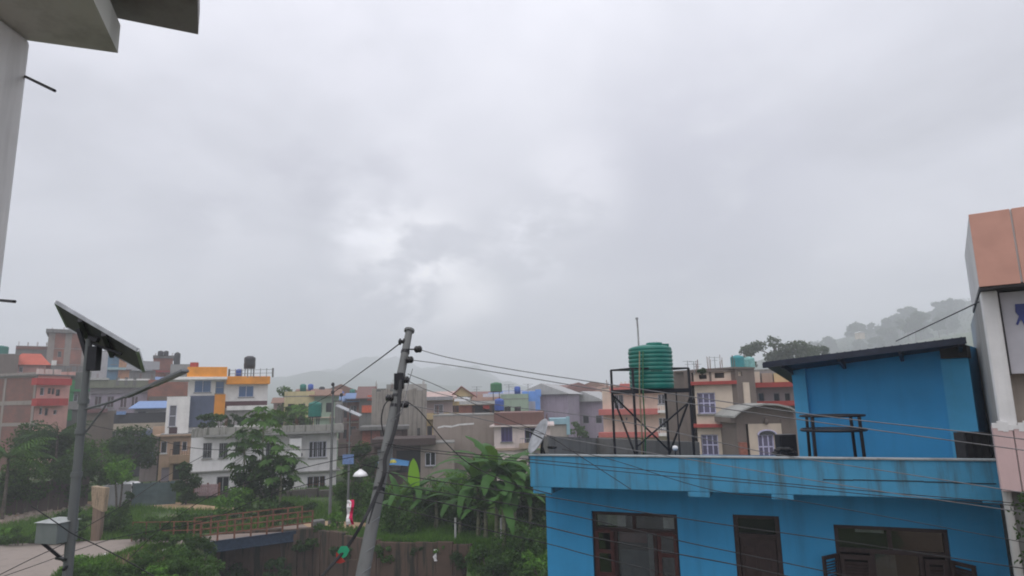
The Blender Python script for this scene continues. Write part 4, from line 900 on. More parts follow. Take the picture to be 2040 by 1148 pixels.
# ------------------------------------------------------------------ overhead wires, each strung on its own
W = 'overhead wires strung from the leaning pole'
cable([(833, 696, 10.3), (900, 714, 10.1), (1030, 738, 9.8), (1220, 767, 9.4), (1420, 797, 9.0), (1640, 829, 8.6), (1925, 861, 8.1), (2090, 882, 7.8)], .011, 'upper wire from the insulator standing off the pole top rightwards past the tank', wire_g, group=W)
cable([(816, 717, 10.3), (900, 728, 10.1), (1030, 749, 9.8), (1216, 780, 9.4), (1460, 817, 9.0), (1765, 860, 8.5), (2090, 904, 8)], .011, 'second wire from the pole rightwards crossing the tank stand', wire_g, group=W)
cable([(808, 757, 10.1), (870, 783, 10), (1000, 808, 9.8), (1200, 833, 9.5), (1360, 865, 9.2), (1497, 896, 9.0), (1606, 915, 8.9), (1800, 944, 8.6), (1990, 974, 8.2), (2090, 990, 8)], .009, 'pale thin wire crossing the blue parapet to its right end', wire_g, group=W)
cable([(806, 806, 9.9), (950, 833, 9.8), (1104, 870, 9.7), (1346, 911, 9.3), (1500, 937, 9.1), (1754, 979, 8.7), (2040, 1021, 8.3), (2090, 1030, 8.2)], .009, 'pale wire running down from the cement roof wall across the blue parapet', wire_g, group=W)
cable([(768, 884, 9.6), (860, 897, 9.6), (1053, 915, 9.5), (1300, 938, 9.3), (1560, 963, 9.1), (1760, 981, 8.8), (2090, 1008, 8.3)], .009, 'dark wire starting at the pole waist and crossing the blue parapet band', group=W)
cable([(768, 888, 9.55), (860, 902, 9.5), (1053, 921, 9.4), (1300, 946, 9.2), (1560, 968, 9.0), (1780, 990, 8.8), (2090, 1012, 8.3)], .008, 'dark wire just below the first one across the blue parapet band', group=W)
cable([(760, 940, 9.3), (900, 963, 9.3), (1090, 990, 9.2), (1250, 1016, 9.1), (1460, 1048, 9.0), (1660, 1076, 8.8), (1905, 1113, 8.5), (2090, 1140, 8.3)], .01, 'dark wire passing over the tops of the blue building windows', group=W)
cable([(752, 962, 9.2), (900, 985, 9.2), (1090, 1018, 9.1), (1180, 1036, 9.0), (1356, 1078, 8.9), (1470, 1102, 8.8), (1700, 1150, 8.6)], .01, 'dark wire crossing the left window of the blue building', group=W)
cable([(750, 980, 9.1), (900, 1006, 9.1), (1090, 1050, 9.0), (1180, 1071, 8.9), (1356, 1105, 8.8), (1463, 1125, 8.7), (1600, 1155, 8.5)], .012, 'thick dark wire running low across banana plants to the blue wall', group=W)
cable([(745, 1000, 9.0), (900, 1040, 9.0), (1093, 1084, 8.9), (1178, 1107, 8.8), (1400, 1160, 8.6)], .009, 'lowest dark wire reaching the corner of the blue wall', group=W)
cable([(811, 800, 9.9), (835, 818, 9.9), (863, 852, 9.9), (891, 885, 9.9), (935, 924, 9.8), (1010, 960, 9.7), (1100, 985, 9.6)], .012, 'thick sagging cable in front of the grey wall', group=W)
cable([(812, 745, 10.1), (870, 768, 10.1), (935, 800, 10), (1010, 835, 9.9), (1090, 868, 9.8), (1160, 912, 9.6), (1257, 975, 9.4)], .008, 'thin wire from the pole down past the dish onto the parapet', group=W)
cable([(1120, 895, 9.7), (1218, 916, 9.5), (1417, 976, 9.2), (1600, 1000, 9), (2090, 1090, 8.2)], .007, 'thin dark wire slanting steeply over the left half of the parapet', group=W)
cable([(801, 681, 10.5), (740, 727, 13), (656, 787, 20), (610, 812, 28), (560, 838, 36)], .016, 'straight wire from the pole top down to the left', wire_m, group=W)
cable([(766, 900, 9.6), (670, 917, 10), (560, 944, 10.5), (430, 984, 11), (330, 1046, 11.5), (250, 1120, 12)], .009, 'dark wire crossing the white house to lower left', group=W)
cable([(762, 915, 9.5), (650, 955, 10), (540, 985, 10.5), (400, 1040, 11), (220, 1075, 11.5), (60, 1130, 12), (-40, 1165, 12)], .009, 'dark wire passing below the white house windows to lower left', group=W)
cable([(775, 880, 9.7), (670, 893, 10.2), (530, 897, 11), (388, 893, 12), (290, 870, 13), (170, 845, 14)], .008, 'thin wire level across the upper windows of the white house', group=W)
cable([(62, 1008, 8.3), (110, 1040, 8.3), (145, 1064, 8.4), (190, 1085, 8.5), (250, 1116, 8.6), (320, 1156, 8.7)], .01, 'dark wire drooping past the battery box', group=W)
cable([(-20, 1155, 7.5), (60, 1115, 8), (110, 1092, 8.3), (133, 1080, 8.5)], .007, 'thin wire from the lamp pole to the lower left corner', group=W)
cable([(150, 1062, 8.5), (240, 1010, 9), (330, 950, 10), (420, 900, 11)], .007, 'thin wire rising right from the lamp pole over the gate', group=W)
cable([(1785, 680, 13.2), (1870, 640, 11.5), (1950, 602, 9.7)], .014, 'grey wire from behind the blue room roof to the orange clad building', wire_m, group=W)
# ------------------------------------------------------------------ haze and hills
hz_m = bpy.data.materials.new('humid_haze'); hz_m.use_nodes = True; t = hz_m.node_tree; t.nodes.clear()
pv = t.nodes.new('ShaderNodeVolumePrincipled'); pv.inputs['Color'].default_value = (.93, .95, 1.0, 1); pv.inputs['Density'].default_value = .00135; pv.inputs['Anisotropy'].default_value = 0
om = t.nodes.new('ShaderNodeOutputMaterial'); t.links.new(pv.outputs[0], om.inputs['Volume'])
MB().box(-900, 900, -60, 1520, -5, 168).build('haze', hz_m, kind='stuff')

# ------------------------------------------------------------------ white house in the middle left
wf = white_fr; dk_glass = glassmat('dark_window_glass', (.015, .018, .02), .12); grey_fr = simple('grey_window_frame', (.25, .26, .27), .5)
h = House('white_house', 'two storey white house with stained roof parapet and plants on its roof', 'house', (432, 866, 58.5), (672, 856, 62), -.6, 7, white_p)
for r in ((405 + 0, 883, 421, 913), (437, 883, 453, 912), (468, 882, 488, 905), (530, 882, 545, 912)): h.win(r, n=2, fr=grey_fr, glass=dk_glass, bars=4, sill=conc) if r[0] > 430 else None
h.win((616, 880, 650, 911), n=4, fr=wf, glass=dk_glass, bars=5, barm=wf, sill=conc)
h.win((578, 872, 597, 888), n=1, fr=grey_fr, glass=dk_glass)
h.win((612, 950, 648, 980), n=3, fr=wf, glass=dk_glass, bars=7, barm=rust)
h.win((440, 950, 455, 985), n=1, fr=grey_fr, glass=dk_glass)
h.fbox((577, 874, 600, 911), .9, 0, white_p, 'bay', local=False)
h.fbox((580, 890, 597, 893), .95, .1, conc_dark, 'balcony_rail')
h.band(h.zat(660, 936) - .12, h.zat(660, 936), .35, conc, 'floor_ledge', bevel=.03)
h.band(h.zat(660, 992) - .1, h.zat(660, 992), .25, conc_dark, 'base_ledge')
h.finish(roof=False)
zz0 = h.zt
MB().box(-1.0, h.W + .5, -1.1, h.D + .3, zz0 - .18, zz0 + .02).build('roof_slab', conc, h.e, bevel=.03)
wp = plaster('stained_parapet', (.34, .33, .30), .95, (.08, .085, .06), .9, .3, 1.4, 1.5)
pz_ = zz0 + .62
MB().box(-1.0, h.W + .5, -1.1, -.95, zz0 + .021, pz_).build('parapet', wp, h.e, bevel=.02); MB().box(-1.0, -.85, -.95, h.D + .3, zz0 + .021, pz_ - .01).build('parapet', wp, h.e); MB().box(h.W + .35, h.W + .5, -.95, h.D + .3, zz0 + .021, pz_ - .01).build('parapet', wp, h.e)
# lower left wing of the white house
h2 = House('white_house_wing', 'lower left wing of the white house with dark barred windows', 'house', (381, 872, 57.3), (470, 870, 58.5), -.6, 4, white_p)
for r in ((405, 883, 421, 913), (437, 883, 453, 912)): h2.win(r, n=2, fr=grey_fr, glass=dk_glass, bars=4, sill=conc)
h2.win((432, 950, 455, 985), n=2, fr=grey_fr, glass=dk_glass)
h2.band(h2.zat(450, 936) - .12, h2.zat(450, 936), .3, conc, 'floor_ledge', bevel=.03)
h2.finish(roof=True, roofm=wp, ph=.7, pm=wp)
ac = h.rect(592, 898, 608, 912, off=-.35); e = thing('air_conditioner', 'white air conditioner box on the white house wall beside the wide window', 'air conditioner', h.e.matrix_world @ Vector((0, 0, 0)))
p = h.e.location + Matrix.Rotation(h.yaw, 3, 'Z') @ Vector(((ac[0] + ac[1]) / 2, -.36, ac[2])); e.location = p; e.rotation_euler = (0, 0, h.yaw)
MB().box(-.36, .36, 0, .32, 0, .55).build('case', white_clean, e, bevel=.02); MB().lathe([(0, 0), (.2, 0), (.21, .01), (0, .012)], n=20).build('fan_grille', steel, e).rotation_euler = (R(90), 0, 0)
e.children[1].location = (-.08, -.001, .28)
# pinkish slatted veranda fence in front of the wing
fa, fb = at(388, 968, 55), at(440, 968, 55.5); z0_, z1_ = at(410, 988, 55).z, at(410, 965, 55).z
e = thing('veranda_fence', 'faded pink slatted fence under the left wing of the white house', 'fence', (fa.x, fa.y, z0_)); Lf = fb.x - fa.x
for q in range(12): MB().box(q * Lf / 12, (q + .82) * Lf / 12, 0, .04, 0, z1_ - z0_).build('slat', simple('faded_pink', (.36, .24, .25), .8), e)
MB().box(0, Lf, .045, .08, .15, .22).box(0, Lf, .045, .08, z1_ - z0_ - .2, z1_ - z0_ - .12).build('rail', rust, e)
for q in (-.2, Lf * .5, Lf): MB().box(q, q + .12, .05, .17, -1.2, z1_ - z0_ + .1).build('post', rust, e)
e = thing('stilt_deck', 'rough stone plinth under the white house with dark gaps', 'plinth', (fa.x, fa.y + .6, -.6)); 
pl = at(380, 1000, 56.5); pr = at(672, 990, 57.5)
for q in range(12):
    MB().box(q * 1.12, q * 1.12 + 1.0 + .1 * (q % 2), 0, .5, -.3, 1.15 + .08 * (q % 3)).build('stone_block', plaster('rough_stone', (.07, .06, .05), .6), e, bevel=.05)

# ------------------------------------------------------------------ yellow, white and grey house
yel = plaster('yellow_ochre_paint', P(188, 122, 38, 1.6), .12, (.25, .15, .05)); slate = plaster('slate_blue_paint', P(72, 80, 98, 1.8), .15, (.05, .05, .06)); blue_gl = glassmat('blue_tinted_glass', (.05, .13, .28), .1)
y = House('modern_house', 'modern white house with ochre roof fascia and a slate blue wall panel', 'house', (377, 752, 72.5), (534, 770, 76.3), -.2, 10, white_clean)
zf_ = y.zat(460, 790)
y.win((388, 758, 420, 782), n=2, fr=wf, glass=blue_gl); y.win((430, 760, 446, 784), n=1, rows=2, fr=grey_fr, glass=blue_gl); y.win((476, 769, 505, 791), n=2, fr=wf, glass=blue_gl)
y.win((364, 762, 375, 780), face='L', n=1, fr=grey_fr, glass=dk_glass)
y.finish(roof=True, roofm=white_clean)
y.fbox((378, 789, 428, 850), .12, 0, slate, 'slate_panel'); y.fbox((428, 786, 447, 830), .16, 0, yel, 'ochre_panel'); y.fbox((449, 800, 532, 811), .1, 0, plaster('maroon_paint', (.09, .035, .04), .2), 'maroon_band')
y.fbox((452, 809, 534, 816), .5, 0, white_clean, 'canopy')
y.fbox((374, 731, 452, 752), 1.3, 4, yel, 'fascia', bevel=.03); y.fbox((452, 750, 538, 765), .8, 4, yel, 'fascia', bevel=.03)
y.fbox((330, 751, 453, 756), 1.8, 5, white_clean, 'roof_overhang', bevel=.03)
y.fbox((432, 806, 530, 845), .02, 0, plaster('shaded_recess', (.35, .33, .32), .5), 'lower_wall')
bay = House('stair_bay', 'white projecting bay of the modern house above the peach house', 'house', (333, 793, 68), (380, 781, 69), 2.2, 4, white_clean)
bay.win((338, 808, 350, 850), n=1, rows=2, fr=wf, glass=glassmat('grey_glass', (.12, .12, .14), .2)); bay.finish(roofm=white_clean)
bay.fbox((337, 852, 352, 871), .03, 0, simple('maroon_door', (.06, .025, .03), .6), 'dark_panel')
for px_, py_, rr_, c_, lb, tp in ((497, 722, .62, black_tank, 'round black water tank on thin legs above the modern house roof', 'black'), (476, 737, .35, blue_tank, 'small blue water tank beside the black one on the modern house roof', 'blue')):
    b_ = at(px_, py_ + 12, 75.5); e = thing('water_tank', lb, 'water tank', tuple(b_)); hh_ = 1.45 if tp == 'black' else .8
    MB().lathe([(0, 0), (rr_, .02), (rr_ * 1.03, hh_ * .3), (rr_, hh_ * .5), (rr_ * 1.03, hh_ * .7), (rr_, hh_ * .85), (rr_ * .5, hh_ * .98), (0, hh_)], n=24).build('body', c_, e)
    for q in range(4): a = R(45 + 90 * q); MB().bar((rr_ * .8 * math.cos(a), rr_ * .8 * math.sin(a), -1.4), (rr_ * .8 * math.cos(a), rr_ * .8 * math.sin(a), 0), .07).build('leg', steel, e)
    MB().lathe([(0, -.06), (rr_, -.06), (rr_, 0), (0, 0)], n=20).build('platform', steel, e)
b_ = at(387, 731, 75); e = thing('chimney_box', 'small dark red box at the left end of the ochre roof', 'box', tuple(b_)); MB().box(-.35, .35, -.3, .3, -.2, .5).build('box', redband, e)
e = thing('roof_railing', 'grey railing and posts along the right part of the modern house roof', 'railing', tuple(at(456, 752, 74.5)));
for q in range(8): MB().bar((q * .72, 0, -.1), (q * .72, 0, .95), .16 if q in (0, 7) else .06).build('post', conc_dark if q in (0, 7) else grey_fr, e)
for z in (.4, .8): MB().bar((0, 0, z), (5.04, 0, z), .05).build('rail', grey_fr, e)

# ------------------------------------------------------------------ peach house below
p_ = House('peach_house', 'small peach coloured house with a balcony left of the dark conifer', 'house', (320, 868, 67), (392, 866, 68.5), -.4, 7, peach)
p_.win((315 + 6, 880, 330 + 2, 903), n=1, fr=wf, glass=dk_glass, sill=white_clean); p_.win((345, 880, 358, 908), n=1, fr=simple('brown_wood', (.16, .08, .05), .6), glass=dk_glass); p_.win((363, 880, 372, 898), n=1, fr=wf, glass=dk_glass)
p_.win((322, 932, 336, 958), n=1, rows=2, fr=simple('lilac_wood', (.35, .28, .33), .6), glass=glassmat('pale_glass', (.3, .25, .3), .3)); p_.win((345, 925, 362, 956), n=1, fr=simple('brown_wood', (.16, .08, .05), .6), glass=dk_glass)
p_.band(p_.zat(350, 866) - .15, p_.zat(350, 866), .5, plaster('peach_ledge', (.42, .29, .2), .4), 'roof_ledge'); p_.finish()
p_.fbox((337, 908, 391, 921), .9, 0, plaster('ochre_ledge', (.40, .27, .17), .35), 'balcony'); 
rl = MB(); x0_, x1_, z0_, z1_ = p_.rect(339, 896, 391, 908, off=-.85)
for q in range(12): x = x0_ + (x1_ - x0_) * q / 11; rl.bar((x, -.85, z0_), (x, -.85, z1_), .03)
rl.bar((x0_, -.85, z1_), (x1_, -.85, z1_), .05); rl.build('railing', steel, p_.e)
p2 = House('bay_house', 'narrow house part with grey blue bands and big green-grey window left of the peach house', 'house', (284, 858, 70), (318, 858, 69), -.4, 6, plaster('grey_mauve_plaster', (.26, .22, .22), .4))
p2.win((287, 872, 303, 902), n=2, fr=simple('brown_wood', (.16, .08, .05), .6), glass=glassmat('green_grey_glass', (.05, .08, .07), .15)); p2.finish()
p2.fbox((282, 903, 306, 921), .5, 0, slate, 'band'); p2.fbox((282, 858, 308, 869), .4, 0, slate, 'band'); p2.fbox((305, 850, 333, 867), .6, 0, peach, 'peach_band')

# ------------------------------------------------------------------ gate, wall and car in the yard
ga, gb = at(262, 1000, 52.5), at(350, 996, 53.5); zt_ = at(300, 961, 53).z; e = thing('metal_gate', 'blue-green corrugated metal gate panels across the yard entrance', 'gate', (ga.x, ga.y, 0)); d = gb - ga; L = Vector((d.x, d.y, 0)).length; e.rotation_euler = (0, 0, math.atan2(d.y, d.x)); tealm = simple('teal_sheet_metal', (.13, .18, .185), .6, .1, .15, 2)
for q in range(5):
    m = MB(); n = 9; w_ = L / 5
    for k_ in range(n): x = q * w_ + k_ * w_ / n; m.add([(x, 0, 0), (x + w_ / n / 2, .04, 0), (x + w_ / n, 0, 0), (x, 0, zt_ - .05 * (q % 2)), (x + w_ / n / 2, .04, zt_ - .05 * (q % 2)), (x + w_ / n, 0, zt_ - .05 * (q % 2))], [(0, 1, 4, 3), (1, 2, 5, 4)])
    m.build('sheet', tealm, e); MB().box(q * w_ - .05, q * w_ + .05, .045, .14, 0, zt_ + .05).build('post', steel, e)
wa, wb = at(203, 1002, 51.5), at(262, 1000, 52.4); e = thing('yard_wall', 'low plain grey cement wall between the small tree and the gate', 'wall', (wa.x, wa.y, -.1)); d = wb - wa; e.rotation_euler = (0, 0, math.atan2(d.y, d.x)); L = Vector((d.x, d.y, 0)).length
MB().box(0, L - .08, 0, .2, 0, at(230, 966, 52).z + .1).build('wall', plaster('grey_cement', (.27, .27, .275), .35), e, bevel=.02)
cp = at(254, 990, 56); e = thing('parked_car', 'white parked car showing only its roof above the grey yard wall', 'car', (cp.x, 56, 0), R(4)); cw = simple('white_car_paint', (.75, .75, .76), .25)
bodyp = [(-2, .35), (-2.05, .75), (-1.95, .98), (-1.1, 1.05), (1.15, 1.0), (1.9, .85), (2.02, .6), (2, .35)]
MB().prism(bodyp, -.82, .82).build('body', cw, e, bevel=.05); MB().prism([(-1.75, 1.0), (-1.4, 1.5), (-.3, 1.56), (.45, 1.5), (1.15, 1.0)], -.72, .72).build('cabin', cw, e, bevel=.05)
MB().prism([(-1.5, 1.06), (-1.25, 1.44), (-.42, 1.47), (-.42, 1.06)], -.735, .735).prism([(-.34, 1.06), (-.34, 1.47), (.38, 1.44), (.95, 1.06)], -.735, .735).build('window', dk_glass, e)
for x in (-1.25, 1.3):
    for y_ in (-.84, .68):
        o = MB().lathe([(0, 0), (.2, 0), (.31, .02), (.31, .16), (0, .16)], n=16).build('wheel', black_rub, e, (x, y_, .31)); o.rotation_euler = (-R(90), 0, 0)
for y_ in (-.6, .6): MB().box(1.96, 2.03, y_ - .12, y_ + .12, .62, .76).build('headlight', glassmat('lamp_lens', (.3, .3, .28), .2), e)
# broken gatepost, flared at the top
gp_ = at(192, 1072, 39.5); e = thing('gatepost', 'weathered ochre concrete gatepost with a wide square head left of the bushes', 'post', (gp_.x, 39.5, 0)); hp = at(192, 968, 39.5).z; och = plaster('ochre_weathered', (.36, .27, .18), .95, (.1, .08, .055), .9, .4, 5, 1.3)
MB().hexa([(-.24, -.18, -.1), (.24, -.18, -.1), (.24, .18, -.1), (-.24, .18, -.1), (-.27, -.18, hp * .65), (.27, -.18, hp * .6), (.27, .18, hp * .6), (-.27, .18, hp * .65)]).build('shaft', plaster('brown_weathered', (.2, .14, .1), .7, (.08, .06, .05), .9, .3, 2), e, bevel=.03)
MB().hexa([(-.3, -.2, hp * .62), (.38, -.2, hp * .52), (.38, .2, hp * .52), (-.3, .2, hp * .62), (-.44, -.25, hp), (.46, -.25, hp * .97), (.4, .25, hp * .95), (-.4, .25, hp)]).build('head', och, e, bevel=.03)
# dark rusty sheet fence at far left
fa, fb = at(-10, 1010, 49), at(175, 1000, 53); d = fb - fa; L = Vector((d.x, d.y, 0)).length; e = thing('sheet_fence', 'dark rusty corrugated sheet fence under the trees at far left', 'fence', (fa.x, fa.y, -.1), math.atan2(d.y, d.x))
for q in range(9): MB().box(q * L / 9, (q + .96) * L / 9, .02 * (q % 2), .05 + .02 * (q % 2), 0, at(60, 962, 50).z + .1 * (q % 3)).build('sheet', plaster('rusty_sheet', (.085, .06, .05), .7, (.03, .025, .02)), e)

# ------------------------------------------------------------------ footbridge
A0, A1 = atz(398, 1085, .0), atz(622, 1056, .0); d = Vector((A1.x - A0.x, A1.y - A0.y, 0)); L = d.length; e = thing('footbridge', 'small footbridge with rusty railings and a blue steel girder over the stream', 'bridge', (A0.x, A0.y, 0), math.atan2(d.y, d.x)); Wb = 2.2
MB().box(0, L, .05, Wb, -.1, .06).build('deck', plaster('bridge_deck', (.24, .19, .16), .4), e); blu = simple('navy_girder', (.02, .04, .075), .5, .2, .3)
for y_ in (0, Wb): MB().box(-.1, L + .1, y_ - .02, y_ + .03, -.5, .08).box(-.1, L + .1, y_ - .08, y_ + .09, -.52, -.48).box(-.1, L + .1, y_ - .08, y_ + .09, .06, .09).build('girder', blu, e)
for y_ in (-.0, Wb):
    for q in range(8): MB().bar((q * L / 7, y_, .09), (q * L / 7, y_, 1.15), .085).build('post', rust, e)
    for z in (.45, .8, 1.13): MB().bar((0, y_ - .01, z), (L, y_ - .01, z), .06).build('rail', rust, e)
MB().box(L + .0, L + .7, -.3, .3, -.4, .55).build('end_block', conc_dark, e, bevel=.03)
# railing continuing to the left over the bushes
e = thing('road_railing', 'rusty pipe railing left of the bridge half hidden by bushes', 'railing', tuple(atz(262, 1080, 0))); v0, v1 = atz(262, 1080, 0), atz(400, 1078, 0); dd_ = v1 - v0; Lr_ = dd_.length; e.rotation_euler = (0, 0, math.atan2(dd_.y, dd_.x))
for q in range(6): MB().bar((q * Lr_ / 5, 0, 0), (q * Lr_ / 5, 0, 1.1), .06).build('post', rust, e)
for z in (.6, 1.08): MB().bar((0, 0, z), (Lr_, 0, z), .04).build('rail', rust, e)

# ------------------------------------------------------------------ middle houses
cor_m = plaster('streaked_grey_sheets', (.42, .385, .34), .5, (.1, .085, .07), .8, .1, 1.5, 1.5)
c = House('corrugated_building', 'tall building clad in dirty corrugated sheets behind the leaning pole', 'building', (741, 777, 68), (850, 776, 66), 0, 8, conc_dark); c.finish()
xs_c = np.linspace(0, c.W, 13); zc0 = c.zat(790, 872)
for q, (x0_, x1_) in enumerate(zip(xs_c, xs_c[1:])):
    m = MB(); n = 6; w_ = (x1_ - x0_ - .02) / n; t0 = c.zt + .1 - .15 * ((q * 5) % 3); zb0 = zc0 if q > 3 else c.zat(790, 853); y_ = -.06 - .03 * (q % 2)
    for k_ in range(n): x = x0_ + k_ * w_; m.add([(x, y_, zb0), (x + w_ / 2, y_ - .05, zb0), (x + w_, y_, zb0), (x, y_, t0), (x + w_ / 2, y_ - .05, t0), (x + w_, y_, t0)], [(0, 1, 4, 3), (1, 2, 5, 4)])
    m.build('sheet', cor_m, c.e)
c.fbox((790, 766, 850, 778), .05, 2, plaster('pale_board', (.42, .40, .37), .5), 'upper_board'); c.fbox((830, 853, 837, 876), .1, 0, dark_in, 'slit_window'); c.fbox((770, 766, 800, 777), -.5, 3, conc, 'parapet_piece')
s1 = House('red_door_shed', 'low shed with faded red and brown doors under a thin awning', 'shed', (700, 856, 62), (812, 852, 61), 0, 4, simple('dull_brown_wall', (.13, .09, .075), .8))
for q, (a, b_, cc) in enumerate(((722, 738, (.30, .11, .08)), (741, 757, (.36, .15, .12)), (762, 778, (.16, .11, .09)), (783, 800, (.2, .15, .13)))): s1.fbox((a, 859, b_, 886), .06, 0, simple('door_tone_%d' % q, cc, .7), 'door')
s1.finish(roof=False); s1.fbox((716, 851, 815, 855), .9, 4, conc_dark, 'awning')
s2 = House('cluttered_porch', 'dark open porch with clutter and washing below the corrugated building', 'shed', (745, 885, 57), (868, 880, 57), 0, 3.5, simple('dull_brown_wall', (.13, .09, .075), .8), ztop=None)
s2.finish(roof=False); s2.fbox((740, 876, 868, 886), 1.2, 3.5, simple('dark_rusty_roof', (.06, .04, .035), .8), 'roof'); s2.fbox((752, 896, 782, 925), .05, 0, plaster('grey_cement', (.27, .27, .275), .35), 'panel')
s2.fbox((790, 898, 845, 940), .04, 0, dark_in, 'opening')
s2.fbox((764, 932, 796, 937), 2.4, .1, conc_dark, 'porch_ledge')
for px_, py_, c_, lb in ((772, 925, (.35, .1, .06), 'orange-red bundle on the porch ledge'), (783, 922, (.4, .36, .05), 'yellow bundle next to the orange one on the porch ledge')):
    v_ = at(px_, py_, 55); m = MB().lathe([(0, -.25), (.3, -.2), (.32, .05), (.18, .22), (0, .26)], (0, 0, 0), 12); tag(m.build('bundle', simple('bundle_%d' % px_, c_, .8), None, tuple(v_)), lb, 'bundle')
v_ = at(755, 935, 54.5); e = thing('tarp', 'blue tarpaulin spread low among the plants right of the pole', 'tarpaulin', tuple(v_)); MB().add([(-.6, 0, .1), (1.2, -.2, .35), (2.4, 0, .2), (2.3, 1.2, .5), (.8, 1.3, .75), (-.4, 1.2, .45), (1.0, .5, .55)], [(0, 1, 6), (1, 2, 6), (2, 3, 6), (3, 4, 6), (4, 5, 6), (5, 0, 6)]).build('sheet', simple('blue_tarp', (.04, .16, .33), .6), e)
for x_, y_, z_ in ((-.6, 0, .1), (2.4, 0, .2), (2.3, 1.2, .5), (-.4, 1.2, .45)): MB().tube([(x_, y_, -v_.z), (x_, y_, z_)], .03, 5).build('post', bark, e)
g = House('grey_plaster_house', 'blank grey-brown plastered house wall with a white streak behind the banana plants', 'house', (863, 830, 61), (985, 823, 60), 0, 8, plaster('grey_brown_render', (.30, .25, .215), .45, (.15, .12, .1), .9, .3, .7, 1.2))
g.finish(ph=.0); m = MB()
pts = [g.hit(x, yy, off=-.004) for x, yy in ((872, 852), (885, 849), (900, 850), (915, 846), (930, 845), (944, 844))]
for (x0_, z0_), (x1_, z1_) in zip(pts, pts[1:]): m.hexa([(x0_, -.012, z0_ - .07), (x1_, -.012, z1_ - .09), (x1_, 0.01, z1_ - .09), (x0_, .01, z0_ - .07), (x0_, -.012, z0_ + .05), (x1_, -.012, z1_ + .07), (x1_, .01, z1_ + .07), (x0_, .01, z0_ + .05)])
m.build('lime_streak', white_p, g.e)
g2 = House('grey_annex', 'lower grey annex with a small white framed window beside the grey wall', 'house', (838, 885, 57), (905, 884, 57), 0, 3.4, plaster('grey_brown_render', (.26, .225, .20), .3)); g2.win((847, 902, 868, 928), n=2, fr=wf, glass=dk_glass); g2.finish(roof=True)
yh = House('yellow_house', 'pale yellow house with pinkish sloped roof and a small gable', 'house', (850, 796, 80), (905, 794, 78), 0, 8, plaster('pale_yellow', (.62, .48, .26), .2)); yh.fbox((850, 800, 902, 822), .02, 0, plaster('faded_pink_render', (.42, .33, .32), .3), 'pink_panel')
yh.win((865, 806, 883, 823), n=2, fr=wf, glass=glassmat('grey_glass', (.12, .12, .14), .2), hole=False); yh.win((851, 849, 861, 868), n=1, fr=simple('purple_frame', (.14, .11, .25), .6), glass=dk_glass); yh.finish(roof=False)
pr_ = plaster('weathered_pink_roof', (.50, .38, .34), .5, (.28, .12, .11)); z0_ = yh.zt
MB().hexa([(-.3, -.9, z0_), (yh.W + .3, -.9, z0_), (yh.W + .3, 4, z0_ + .9), (-.3, 4, z0_ + .9), (-.3, -.9, z0_ + .1), (yh.W + .3, -.9, z0_ + .1), (yh.W + .3, 4, z0_ + 1.0), (-.3, 4, z0_ + 1.0)]).build('roof', pr_, yh.e); yh.fbox((849, 791, 902, 797), .95, 0, simple('grey_fascia', (.3, .3, .31), .7), 'fascia'); yh.fbox((850, 826, 902, 835), .7, 0, plaster('pale_yellow', (.62, .48, .26), .2), 'balcony'); yh.fbox((848, 868, 862, 876), .5, 0, plaster('pale_yellow', (.62, .48, .26), .2), 'balcony')
def gable(parent_house, px0, pxm, px1, pyb, pyt, out, wallm, roofm_, dpt=5, ov=.35):
    a = parent_house.hit(px0, pyb, off=-out); mm = parent_house.hit(pxm, pyt, off=-out); c_ = parent_house.hit(px1, pyb, off=-out); zb_ = (a[1] + c_[1]) / 2
    MB().prism([(a[0], zb_), (c_[0], zb_), (mm[0], mm[1])], -out, dpt).build('gable', wallm, parent_house.e)
    for (x0, z0, x1, z1) in ((a[0] - ov, zb_ - ov * .6, mm[0], mm[1]), (c_[0] + ov, zb_ - ov * .6, mm[0], mm[1])):
        MB().hexa([(x0, -out - ov, z0 + .01), (x1, -out - ov, z1 + .01), (x1, dpt, z1 + .01), (x0, dpt, z0 + .01), (x0, -out - ov, z0 + .14), (x1, -out - ov, z1 + .14), (x1, dpt, z1 + .14), (x0, dpt, z0 + .14)]).build('roof', roofm_, parent_house.e)
gb_ = House('gabled_house', 'yellow gabled house with red roof edge behind the grey wall', 'house', (901, 800, 82), (945, 800, 80), 0, 7, plaster('pale_yellow', (.62, .48, .26), .2)); gb_.win((905, 808, 913, 822), n=1, fr=wf, glass=dk_glass); gb_.finish(roof=False); gable(gb_, 900, 919, 945, 790, 771, .2, plaster('pale_yellow', (.62, .48, .26), .2), plaster('red_grey_roof', (.33, .12, .11), .4, (.3, .3, .3)))
bw = House('brick_shed', 'orange brick upper storey under a lean-to tin roof beside the gable', 'house', (914, 808, 70), (985, 810, 69), 0, 5, brick_m); bw.fbox((902, 808, 914, 822), .03, 0, brown_door, 'door'); bw.fbox((915, 800, 986, 805), .5, 4, simple('pale_tin', (.4, .4, .38), .6), 'roof'); bw.fbox((940, 808, 985, 822), .05, 0, dark_in, 'opening'); bw.fbox((962, 808, 975, 815), .3, 0, redband, 'red_cloth'); bw.finish(roof=False)
pk = House('pink_house', 'pinkish white house with purple shutters below a brown brick terrace', 'house', (984, 848, 57.5), (1096, 846, 56), 0, 8, plaster('pink_white_plaster', (.66, .56, .53), .18))
pk.win((998, 851, 1021, 880), n=3, fr=simple('purple_shutter', (.13, .1, .25), .6), glass=glassmat('dark_purple_glass', (.05, .035, .12), .3)); pk.win((1045, 853, 1078, 884), n=3, fr=simple('purple_shutter', (.13, .1, .25), .6), glass=dk_glass); pk.win((1052, 903, 1072, 925), n=2, fr=simple('purple_shutter', (.13, .1, .25), .6), glass=dk_glass)
